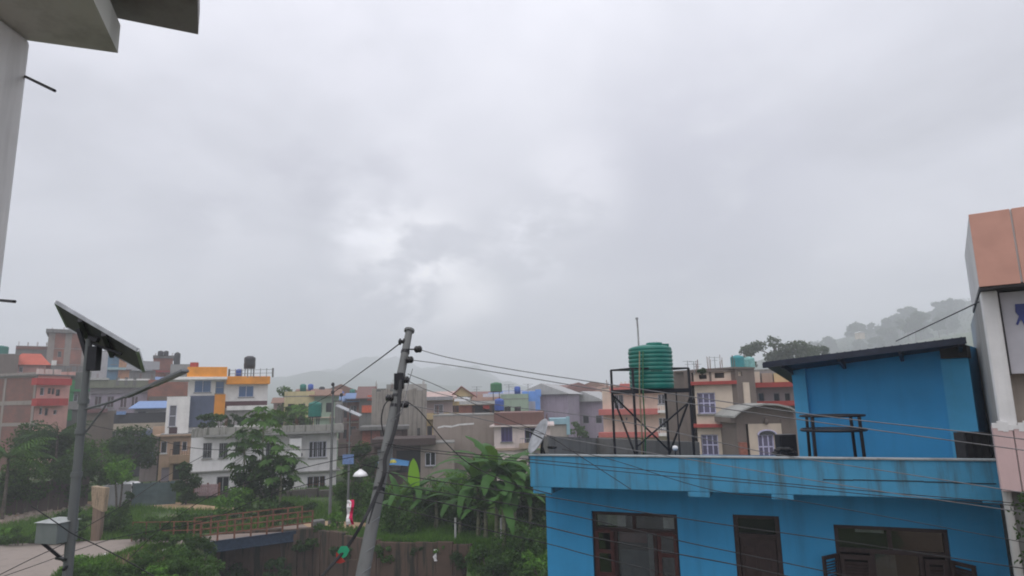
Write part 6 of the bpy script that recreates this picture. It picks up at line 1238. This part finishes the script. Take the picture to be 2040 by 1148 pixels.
m.add(vs, [(2 * q, 2 * q + 1, 2 * q + 3, 2 * q + 2) for q in range(n - 1)]); m.build('cloth', simple('white_cloth', (.7, .68, .68), .9), e)

cl_r = random.Random(21)
for H_, nm in ((a, 'brick sided house'), (bt, 'tall brick house'), (gl_, 'long grey house'), (c, 'corrugated building'), (b4, 'low brick house'), (g, 'grey plaster house'), (k, 'cream house with red ledges'), (h, 'white house'), (dg, 'green trimmed house'), (wb_, 'three coloured house'), (pk, 'pink house'), (b3, 'brick block with tanks'), (d1, 'dark flat roofed block'), (q_, 'cream front house')):
    for q in range(4):
        x = H_.W * (.06 + .29 * q); m = MB(); z = H_.zt + (.1 if H_ is not h else .6)
        for dx, dy in ((0, 0), (.12, 0), (0, .12), (.12, .12)): m.tube([(x + dx, .25 + dy, z - .1), (x + dx + cl_r.uniform(-.05, .05), .25 + dy, z + cl_r.uniform(.5, .95))], .014 if H_.D < 9 else .02, 4)
        m.build('rebar_stub', rust, H_.e)
# ------------------------------------------------------------------ trees and plants
# far left slope and yard
frond_plant(22, 868, 1000, 47, 150, 'large drooping feathery palm at the far left edge', n=20, leaf='mid', dr=2.2, zb=0.)
tree(125, 822, 1000, 58, 175, 'dark', 'broad dark tree behind the street lamp pole', crown=.8, shape='flat', up=.5, zb=0.)
frond_plant(120, 818, 960, 55, 120, 'feathery dark fronds above the dark tree left of the lamp pole', n=16, leaf='dark', dr=1.7, zb=0., name='tree_fern', cat='tree fern')
tree(205, 862, 1000, 55, 130, 'mid', 'mid green leafy tree right of the lamp pole', crown=.8, zb=0.)
tree(262, 838, 990, 63, 110, 'dark', 'dark tree in front of the charcoal building', crown=.85, zb=0.)
tree(242, 914, 1003, 50.5, 70, 'bright', 'small forked tree with a light crown by the grey yard wall', crown=.5, zb=0., trunks=2)
tree(60, 900, 1010, 50, 110, 'mid', 'rounded green tree low at the left behind the sheet fence', crown=.85, zb=0.)
tree(150, 905, 1005, 52, 110, 'dark', 'low dark tree filling the gap behind the lamp pole', crown=.85, zb=0.)
tree(10, 930, 1010, 49, 90, 'dark', 'low dark tree cut by the left picture edge', crown=.85, zb=0.)
tree(376, 908, 1004, 53, 66, 'dark', 'dark conical evergreen at the left corner of the white house', crown=.95, shape='cone', zb=0., dens=1.3)
# in front of the white house
papaya(525, 843, 1020, 49, 'papaya tree with hand shaped leaves rising over the white house parapet', n=26, leaf='mid', rad=1.6)
papaya(488, 880, 1020, 48, 'shorter papaya tree left of the tall one before the white house', n=24, leaf='dark', rad=1.4)
tree(545, 885, 1020, 47.5, 95, 'dark', 'dark broad leaved tree before the middle of the white house', crown=.85, zb=0., size=.42, droop=1.2, up=.15)
tree(495, 885, 1015, 48, 80, 'dark', 'dark leafy tree left of the papaya trunks', crown=.85, zb=0., size=.4, droop=1.2, up=.15)
papaya(560, 915, 1020, 47, 'low papaya tree with long drooping leaves right of the dark trees', n=18, leaf='mid', rad=1.5)
shrub(470, 965, 1022, 46.5, 80, 'bright', 'bright green bush under the papaya trees', z0=0.)
shrub(520, 990, 1030, 46, 90, 'mid', 'low green bush at the foot of the papaya trees', z0=0.)
shrub(590, 995, 1030, 46.5, 90, 'dark', 'low dark bush right of the papaya trees', z0=0.)
# roof plants on the white house
zr = 0
for px, py0, py1, w_, lf, lb in ((412, 822, 856, 44, 'dark', 'leftmost dark potted shrub on the white house roof'), (440, 817, 854, 34, 'mid', 'mid green potted shrub on the white house roof'), (462, 820, 854, 28, 'grey', 'grey green plant on the white house roof'), (488, 822, 852, 36, 'dark', 'dark spreading plant on the white house roof'), (512, 800, 852, 22, 'dark', 'tallest dark thin plant on the white house roof'), (535, 826, 850, 30, 'mid', 'low plant near the middle of the white house roof parapet'), (572, 808, 850, 40, 'mid', 'loose shrub with tall shoots on the white house roof'), (598, 826, 850, 24, 'grey', 'small pale plant left of the green tank on the white house roof')):
    shrub(px, py0, py1, 61.5 if px > 430 else 59.5, w_, lf, lb, name='potted_plant', cat='plant', group='potted plants on the white house roof', k=7)
# behind
tree(565, 764, 840, 88, 70, 'mid', 'rounded green tree behind the right end of the modern house', crown=.8, zb=0.)
tree(596, 790, 840, 84, 60, 'bright', 'lighter shrubby tree behind the green roof tank', crown=.8, zb=0.)
tree(615, 775, 830, 190, 60, 'grey', 'hazy rounded tree beyond the white house roof', crown=.8)
tree(665, 782, 830, 170, 50, 'grey', 'hazy tree between the small pole and the leaning pole', crown=.8)
tree(705, 770, 830, 230, 70, 'grey', 'far pale tree clump left of the leaning pole', crown=.8)
tree(735, 785, 830, 150, 40, 'mid', 'small far tree by the orange cloth', crown=.8)
for i_, (px, py, w_, Y_) in enumerate(((1090, 800, 20, 170), (1124, 797, 18, 180), (1185, 795, 20, 140), (1165, 800, 30, 160), (1205, 798, 26, 120), (1150, 838, 40, 85), (1110, 815, 30, 110), (1075, 805, 30, 200), (860, 800, 30, 140), (960, 790, 22, 160))):
    tree(px, py, 840, Y_, w_, ('grey', 'dark', 'mid')[i_ % 3], ['tiny far tree right of the blue post', 'far tree above the pale blue shed', 'dark far tree at the left of the cream house', 'far green clump below the small teal tank', 'hazy tree touching the salmon ledge of the cream house', 'bushy green tree right of the pale blue shed', 'small tree behind the satellite dish', 'pale far tree beside the blue corner house', 'far tree seen over the yellow house', 'far tree behind the gabled house'][i_], crown=.85)
# ivy wall and thicket around the leaning pole
shrub(722, 878, 1000, 54, 76, 'dark', 'tall dark ivy covered hedge left of the leaning pole', z0=0., k=22, dens=1.2, name='hedge', cat='hedge')
shrub(700, 930, 1045, 44.5, 70, 'mid', 'mid green thicket behind the thin sign pole', z0=0., k=18)
shrub(745, 945, 1060, 42, 70, 'mid', 'green thicket right behind the leaning pole', z0=0., k=18)
shrub(668, 1020, 1062, 40.6, 40, 'bright', 'small bright bush at the bridge end', z0=0.)
shrub(870, 950, 1060, 42.5, 120, 'mid', 'wide mixed green thicket left of the big banana clump', z0=0., k=22)
shrub(930, 990, 1065, 38.5, 80, 'dark', 'dark undergrowth below the banana clump', z0=0., k=18)
shrub(800, 1000, 1062, 38.5, 90, 'mid', 'low thicket at the feet of the left banana plants', z0=0., k=16)
shrub(1040, 965, 1075, 37.5, 100, 'dark', 'dark leafy undergrowth between the bananas and the blue wall', z0=0., k=20)
shrub(1035, 1030, 1105, 34.2, 110, 'mid', 'round leafy bush at the corner of the blue wall', z0=-.3, k=18)
shrub(1085, 990, 1090, 36, 60, 'dark', 'dark bush touching the blue wall edge', z0=0., k=14)
for a in ((825, 922, 1060, 40, 'banana plant with an upright yellow green young leaf', 7, None, 'banana', .5, True), (795, 950, 1058, 39.5, 'short banana plant left of the upright young leaf', 7, 2.2, 'banana', .45, False), (868, 945, 1060, 40.5, 'banana plant between the young leaf and the big clump', 8, 2.4, 'banana', .5, False),
          (985, 838, 1075, 36.5, 'tallest banana plant of the big clump', 9, 3.0, 'banana', .62, False), (950, 872, 1075, 37, 'broad banana plant at the left of the big clump', 9, 2.7, 'banana', .6, False), (1020, 872, 1078, 36, 'broad banana plant at the right of the big clump', 9, 2.7, 'banana', .6, False), (1000, 930, 1078, 35.2, 'low front banana plant of the big clump', 9, 2.4, 'banana', .58, False), (915, 945, 1070, 38, 'small banana plant left below the big clump', 8, 2.3, 'banana', .5, False), (1052, 912, 1080, 36.2, 'banana plant beside the blue parapet corner', 8, 2.5, 'banana', .55, False), (1005, 850, 1075, 38.6, 'tall rear banana plant at the right of the tallest one', 9, 3.0, 'banana', .6, False), (960, 862, 1072, 39, 'tall rear banana plant at the left of the tallest one', 9, 3.0, 'banana', .6, False), (1035, 880, 1078, 38, 'rear banana plant nearest the blue building', 9, 2.8, 'banana', .6, False), (965, 960, 1078, 36.6, 'lowest banana plant with hanging leaves in the clump', 8, 2.0, 'banana', .5, False)):
    banana(a[0], a[1], a[2], a[3], a[4], nl=a[5] + 2, Ls=a[6], leaf=a[7], wd=a[8], rolled=a[9])
# left foreground and roadside bushes
FB = [(345, 1055, 1130, 33.2, 110, 'mid', 'leafy bush at the left end of the bridge'), (395, 1062, 1150, 32.0, 80, 'dark', 'dark bush hanging over the stream bank below the bridge'), (320, 1085, 1160, 30.6, 120, 'mid', 'bush right of the soil mound'), (390, 1100, 1190, 29.8, 110, 'mid', 'bush at the bottom edge right of the mound'),
      (165, 1105, 1165, 31.2, 90, 'bright', 'bright low weeds at the foot of the lamp pole'), (215, 1122, 1180, 29.6, 120, 'mid', 'green weeds in front of the soil mound'), (300, 1128, 1190, 28.8, 110, 'bright', 'bright weeds at the bottom edge of the picture'), (150, 1118, 1180, 29.5, 70, 'mid', 'weeds at the bottom beside the lamp pole'),
      (232, 1005, 1068, 41.8, 80, 'dark', 'dark bush beside the ochre gatepost'), (265, 1035, 1082, 41.4, 70, 'mid', 'green bush right of the ochre gatepost'), (300, 1020, 1080, 39.0, 80, 'mid', 'bush behind the road railing'), (355, 1012, 1075, 40, 90, 'mid', 'leafy bush beyond the bridge start'), (410, 1020, 1070, 42, 90, 'mid', 'tall weeds left of the papaya trees'), (150, 1035, 1080, 40, 44, 'mid', 'bush between the lamp pole and the gatepost'), (150, 1008, 1045, 44, 60, 'dark', 'dark bush on the dirt track edge'),
      (45, 1045, 1088, 38.8, 110, 'mid', 'green weeds along the road at far left'), (120, 1050, 1090, 38.9, 90, 'mid', 'weeds behind the battery box'), (10, 1050, 1090, 39.5, 60, 'bright', 'bright weeds at the left picture edge'), (253, 975, 1003, 50, 30, 'dark', 'small dark shrub at the foot of the forked tree'),
      (460, 1020, 1052, 44, 110, 'grey', 'grey green weeds beyond the bridge railing'), (560, 1030, 1050, 43, 110, 'mid', 'low weeds beyond the right half of the bridge'), (640, 1040, 1062, 41, 40, 'mid', 'weeds at the right end of the bridge')]
for a in FB: shrub(a[0], a[1], a[2], a[3], a[4], a[5], a[6], z0=min(0., at(a[0], a[2], a[3]).z) if a[3] > 34 else float(H(at(a[0], a[2], a[3]).x, a[3])) - .1, k=12)
# bank growth right of the retaining wall
for i_, (px, py0, Y_, w_, lf, lb) in enumerate(((970, 1082, 33.9, 70, 'mid', 'low growth on the bank at the right end of the retaining wall'), (1020, 1095, 32.8, 90, 'mid', 'growth on the lower bank slope below the round bush'), (1075, 1090, 32.2, 80, 'bright', 'light green growth on the slope by the blue wall'), (985, 1115, 32.0, 90, 'dark', 'dark growth near the bottom of the slope'), (1060, 1125, 31, 100, 'mid', 'growth at the bottom edge by the blue wall'), (640, 1068, 40.4, 60, 'mid', 'creeper over the wall top by the bridge end'), (790, 1078, 37.0, 90, 'mid', 'weeds hanging over the middle of the wall'), (900, 1084, 36.1, 80, 'bright', 'bright weeds along the wall top near the white rag'))):
    b_ = at(px, py0, Y_); shrub(px, py0, py0 + (55 if i_ < 5 else 22), Y_, w_, lf, lb, k=12)
shrub(560, 1110, 1160, 40.1, 70, 'dark', 'dark creeper on the shaded wall below the bridge', k=12); shrub(470, 1120, 1170, 39.9, 60, 'dark', 'dark creeper at the left part of the wall below the bridge', k=12)
for i_, (px, py0, py1, Y_, w_, lf, lb) in enumerate(((690, 1078, 1112, 38.9, 60, 'dark', 'dark creeper on the wall left of the leaning pole'), (765, 1080, 1125, 37.1, 60, 'mid', 'hanging creeper on the wall right of the leaning pole'), (835, 1086, 1110, 36.5, 50, 'dark', 'small dark creeper left of the white rag'), (925, 1086, 1140, 35.6, 60, 'dark', 'dark creeper covering the right end of the wall'), (600, 1072, 1100, 40.5, 50, 'dark', 'dark creeper under the bridge end block'))):
    shrub(px, py0, py1, Y_, w_, lf, lb, k=10, size=.14, name='creeper', cat='creeper')
shrub(790, 960, 1050, 43.5, 100, 'bright', 'light green thicket behind the short banana plant', z0=0., k=20); shrub(900, 935, 1050, 44, 90, 'bright', 'light green shrub behind the small banana plant', z0=0., k=20)
shrub(1070, 940, 1050, 41, 60, 'mid', 'green shrub just left of the blue parapet corner', z0=0., k=16)
# plant and vine details on the right houses
shrub(1398, 727, 745, 41.6, 20, 'dark', 'small dark potted plant on the cream house parapet', name='potted_plant', cat='plant', k=6)
# big tree behind the blue room, hill trees in the mist
tree(1545, 672, 780, 125, 150, 'grey', 'wide flat crowned tree behind the turquoise tanks', crown=.42, shape='flat', zb=5., size=.7, k=24, trunks=3, dens=1.3)
tree(1615, 684, 780, 130, 75, 'grey', 'lower right part of the tree group behind the blue room roof', crown=.5, shape='flat', zb=5., size=.7, k=18, dens=1.3)
tree(1637, 680, 760, 132, 34, 'dark', 'narrow dark tree at the right end of the tree group', crown=.6, shape='cone', zb=6., size=.7)
tree(1500, 716, 790, 110, 60, 'grey', 'low tree right below the wide flat crowned tree', crown=.8, zb=4., size=.6)
ht = random.Random(3)
protos = []
for q in range(4):
    _seed[0] += 1; rs = np.random.RandomState(_seed[0]); c_, r_ = crown_clumps(9, 9, 12, rs); v, f = leaves(c_ + np.array([0, 0, 2.5]), r_, 1500, 1.3, rs); me = npmesh('crown', v, f, LF['dark']); tm = MB().tube([(0, 0, -1), (.2, 0, 3), (0, 0, 7)], .3, 6, .1).build('trunk', bark); protos.append((me, tm)); 
ridge = [(1480, 712), (1560, 690), (1640, 668), (1675, 662), (1700, 640), (1740, 640), (1765, 634), (1800, 612), (1850, 600), (1880, 588), (1900, 592), (1960, 570), (2040, 550)]
rx = [p[0] for p in ridge]; ry = [p[1] for p in ridge]
first = [True] * 4; HT = []
lab_ = lambda px, q, s: f"{'small' if s < 1.5 else 'middle sized' if s < 1.95 else 'large'} tree {'on the misty ridge line' if q < 22 else 'on the misty slope below the ridge'} {'above the left part of the blue room roof' if px < 1640 else 'near the small hill house' if px < 1740 else 'in the middle of the visible hill' if px < 1820 else 'high up left of the orange clad box'}"
kinds = ['tall', 'broad', 'slender', 'stunted', 'rounded', 'leaning', 'dense', 'thin', 'spreading', 'ragged']; places = ['on the misty hill just above the blue room roof', 'high on the misty hilltop near the orange clad box', 'on the lower misty slope behind the wide tree', 'at the misty ridge line in the middle of the hill', 'deep in the mist below the ridge line']
for q in range(46):
    px = ht.uniform(1570, 1905); py = np.interp(px, rx, ry) + (ht.uniform(0, 9) if q < 22 else ht.uniform(15, 70)); Y_ = ht.uniform(590, 670) if q < 22 else ht.uniform(470, 590)
    pr = protos[q % 4]; s = ht.uniform(1.2, 2.3); top = at(px, py, Y_); e = thing('hill_tree', lab_(px, q, s), 'tree', (top.x, Y_, top.z - 11 * s), ht.uniform(0, 6), 'trees on the misty hill'); e.scale = (s, s, s)
    for o in pr:
        if first[q % 4]: c = o
        else: c = o.copy(); C.objects.link(c)
        c.parent = e
    first[q % 4] = False; HT.append((px, e))
ORD = 'first second third fourth fifth sixth seventh eighth ninth tenth eleventh twelfth thirteenth fourteenth fifteenth sixteenth seventeenth eighteenth nineteenth twentieth twenty-first twenty-second twenty-third twenty-fourth'.split()
for nm_, lst in (('tree on the misty hill ridge line above the blue roof', HT[:22]), ('tree on the misty slope just below the hill ridge', HT[22:])):
    for n_, (_, e_) in enumerate(sorted(lst, key=lambda v_: v_[0])): e_['label'] = f'{ORD[n_]} {nm_}, counted from the left'
# the hill itself and the far mountain
def hill(name, pts, Y0, Y1, mat, base=-2., foot=0.):
    V = []; F = []; n = 150; xs_ = np.linspace(pts[0][0], pts[-1][0], n); py = np.interp(xs_, [p[0] for p in pts], [p[1] for p in pts]); rows = 14
    for r in range(rows):
        t = r / (rows - 1); Yr = Y0 + (Y1 - Y0) * t
        for a, b in zip(xs_, py):
            top = at(a, b, Y1); x = top.x; z = (top.z - base) * (t ** 1.15) + base + (Y1 * .006) * math.sin(x * .05 * 400 / Y1 + r) * t * (1 - t) * 4
            V.append((x * (Yr / Y1) ** .5 if foot else x, Yr, z))
    for r in range(rows - 1):
        for q in range(n - 1): a = r * n + q; F.append((a, a + 1, a + n + 1, a + n))
    m0 = len(V); V += [(v[0], v[1] + Y1 * .3, base) for v in V[-n:]]
    for q in range(n - 1): a = (rows - 1) * n + q; F.append((a, a + 1, m0 + q + 1, m0 + q))
    return npmesh(name, np.array(V), np.array(F), mat, smooth=True, kind='structure')
hillm = plaster('wooded_hill', (.06, .085, .045), .5, (.03, .045, .025), 1., .0, .03)
hill('hill', [(1380, 770), (1480, 728), (1560, 704), (1640, 684), (1720, 662), (1800, 636), (1880, 612), (1960, 592), (2200, 540), (2500, 520)], 200, 700, hillm, 3.)
def rough(p, a): return [(x + q * 0, y + a * math.sin(x * .031) + a * .6 * math.sin(x * .083 + 1) + a * .3 * math.sin(x * .19) + 1.6 * math.sin(x * .9) * math.sin(x * .37)) for q, (x, y) in enumerate(p)]
xsm = np.linspace(470, 1260, 200); hill('mountain', rough([(x, np.interp(x, [470, 560, 640, 700, 740, 800, 850, 930, 1000, 1100, 1260], [800, 762, 738, 722, 716, 718, 726, 730, 758, 780, 793])) for x in xsm], 6), 700, 1480, hillm, 8.)
xsm = np.linspace(-500, 600, 200); hill('mountain', rough([(x, np.interp(x, [-500, 0, 200, 400, 520, 600], [640, 700, 730, 762, 795, 812])) for x in xsm], 5), 800, 1480, hillm, 8.)
rs = np.random.RandomState(77); nC = 520; pxs = rs.uniform(1400, 2120, nC); t_ = rs.uniform(.35, 1.0, nC) ** .7; cc = []
HP = [(1380, 770), (1480, 728), (1560, 704), (1640, 684), (1720, 662), (1800, 636), (1880, 612), (1960, 592), (2200, 540), (2500, 520)]
for a_, t in zip(pxs, t_):
    tp = at(a_, np.interp(a_, [p[0] for p in HP], [p[1] for p in HP]), 700); cc.append((tp.x, 200 + 500 * t, (tp.z - 3) * t ** 1.15 + 3 + rs.uniform(0, 3)))
v, f = leaves(np.array(cc), rs.uniform(3.2, 7, nC), 30000, 1.9, rs); npmesh('hill_wood', v, f, LF['grey'], kind='stuff')
e = thing('hill_house', 'small cream house glimpsed through mist on the hillside', 'house', tuple(at(1717, 666, 430)), .2)
MB().box(-2.2, 2.2, 0, 4, -3, 1).build('wall', cr2, e); MB().prism([(-2.8, 1), (2.8, 1), (0, 2.1)], -.6, 4.6).build('roof', simple('pale_tin', (.4, .4, .38), .6), e)
# grass
def tufts(name, cx, cy, n, hmin, hmax, wd, zoff=0., leaf='grass'):
    cx = np.asarray(cx); cy = np.asarray(cy); z = H(cx, cy) + zoff if np.isscalar(zoff) else zoff
    a = nr.uniform(0, 6.28, n); h_ = nr.uniform(hmin, hmax, n); l = nr.uniform(.1, .6, n) * h_; b = nr.uniform(0, 6.28, n)
    p0 = np.stack([cx - np.cos(a) * wd, cy - np.sin(a) * wd, z - .02], 1); p1 = np.stack([cx + np.cos(a) * wd, cy + np.sin(a) * wd, z - .02], 1); p2 = np.stack([cx + np.cos(b) * l, cy + np.sin(b) * l, z + h_], 1)
    npmesh(name, np.stack([p0, p1, p2], 1).reshape(-1, 3), np.arange(3 * n).reshape(-1, 3), LF[leaf], kind='stuff')
def mask_road(x, y):
    q = np.ones(len(x), bool)
    for o in bpy.data.objects:
        if o.get('kind') == 'structure' and o.name.split('.')[0] in ('road', 'dirt_track', 'yard_path'):
            P_ = [(v.co.x, v.co.y) for v in o.data.vertices][:len(o.data.vertices) // 2]; ins = np.zeros(len(x), bool)
            for (x0, y0), (x1, y1) in zip(P_, P_[1:] + P_[:1]):
                if y0 == y1: continue
                c = ((y0 > y) != (y1 > y)) & (x < (x1 - x0) * (y - y0) / (y1 - y0) + x0); ins ^= c
            q &= ~ins
    return q
n = 190000; u = nr.uniform(0, 1, n); x = nr.uniform(-45, 8, n); yy = yfront(x) + .05 + u ** 1.5 * 26; keep = mask_road(x, yy) & (np.sin(x * .9 + yy * .7) + np.sin(x * .37 - yy * .5) + nr.uniform(-1, 1, n) > -.9) & ~((np.abs((x + 15.2) * .825 + (yy - 39.6) * .565) < 3.6) & (np.abs(-(x + 15.2) * .565 + (yy - 39.6) * .825 - 1.1) < 1.5)); x, yy = x[keep], yy[keep]
tufts('grass', x, yy, len(x), .08, .42, .03)
n = 60000; yy = nr.uniform(26, 38, n); x = eastedge(yy) - nr.uniform(0, 1, n) ** 1.3 * 18; keep = mask_road(x, yy); x, yy = x[keep], yy[keep]
tufts('grass', x, yy, len(x), .08, .38, .026)
n = 30000; x = nr.uniform(-2, 8, n); dy = nr.uniform(0, 4.2, n); tufts('bank_grass', x, yfront(x) - dy, n, .12, .5, .03, -dy * .8 + .05)
n = 26000; x = nr.uniform(-8, 8, n); yy = yfront(x) + nr.uniform(0, 1, n) ** 1.6 * 3.2; tufts('bank_turf', x, yy, n, .15, .5, .03, 0., 'bright')
n = 9000; x = nr.uniform(-2.5, 5, n); dy = nr.uniform(0, 3, n); tufts('bank_turf', x, yfront(x) - dy, n, .15, .5, .035, -dy * .8 + .05, 'bright')
shrub(952, 1090, 1150, 34.6, 50, 'mid', 'green clump at the right end of the retaining wall', k=10)
# litter, rubble and stones
def scatter_stones(name, pxs, n, s0, s1, mat, label=None):
    m = MB()
    for q in range(n):
        t_ = ht.random() * (len(pxs) - 1); i0 = int(t_); f = t_ - i0; a, b = pxs[i0], pxs[min(i0 + 1, len(pxs) - 1)]
        v = atz(a[0] + (b[0] - a[0]) * f + ht.gauss(0, 8), a[1] + (b[1] - a[1]) * f + ht.gauss(0, 4), 0); s = ht.uniform(s0, s1); z = float(H(v.x, v.y))
        k = [(v.x + s * math.cos(j * 1.26 + q) * ht.uniform(.6, 1.2), v.y + s * math.sin(j * 1.26 + q) * ht.uniform(.6, 1.2), z + s * .1) for j in range(5)]
        tp = [(v.x + (x - v.x) * .55, v.y + (y - v.y) * .55, z + s * ht.uniform(.5, .9)) for x, y, _ in k]
        m.add(k + tp, [(5, 6, 7, 8, 9)] + [(j, (j + 1) % 5, (j + 1) % 5 + 5, j + 5) for j in range(5)])
    return m.build(name, mat, kind='stuff')
scatter_stones('rubble', [(0, 1042), (60, 1030), (120, 1024), (170, 1012)], 260, .08, .3, plaster('rubble_stone', (.26, .21, .17), .5))
scatter_stones('litter', [(40, 1020), (90, 1012), (150, 1015)], 40, .06, .16, white_clean); scatter_stones('litter', [(215, 1103), (290, 1118), (330, 1130)], 14, .05, .12, white_clean)
scatter_stones('litter', [(480, 1030), (520, 1030)], 10, .15, .35, white_clean)
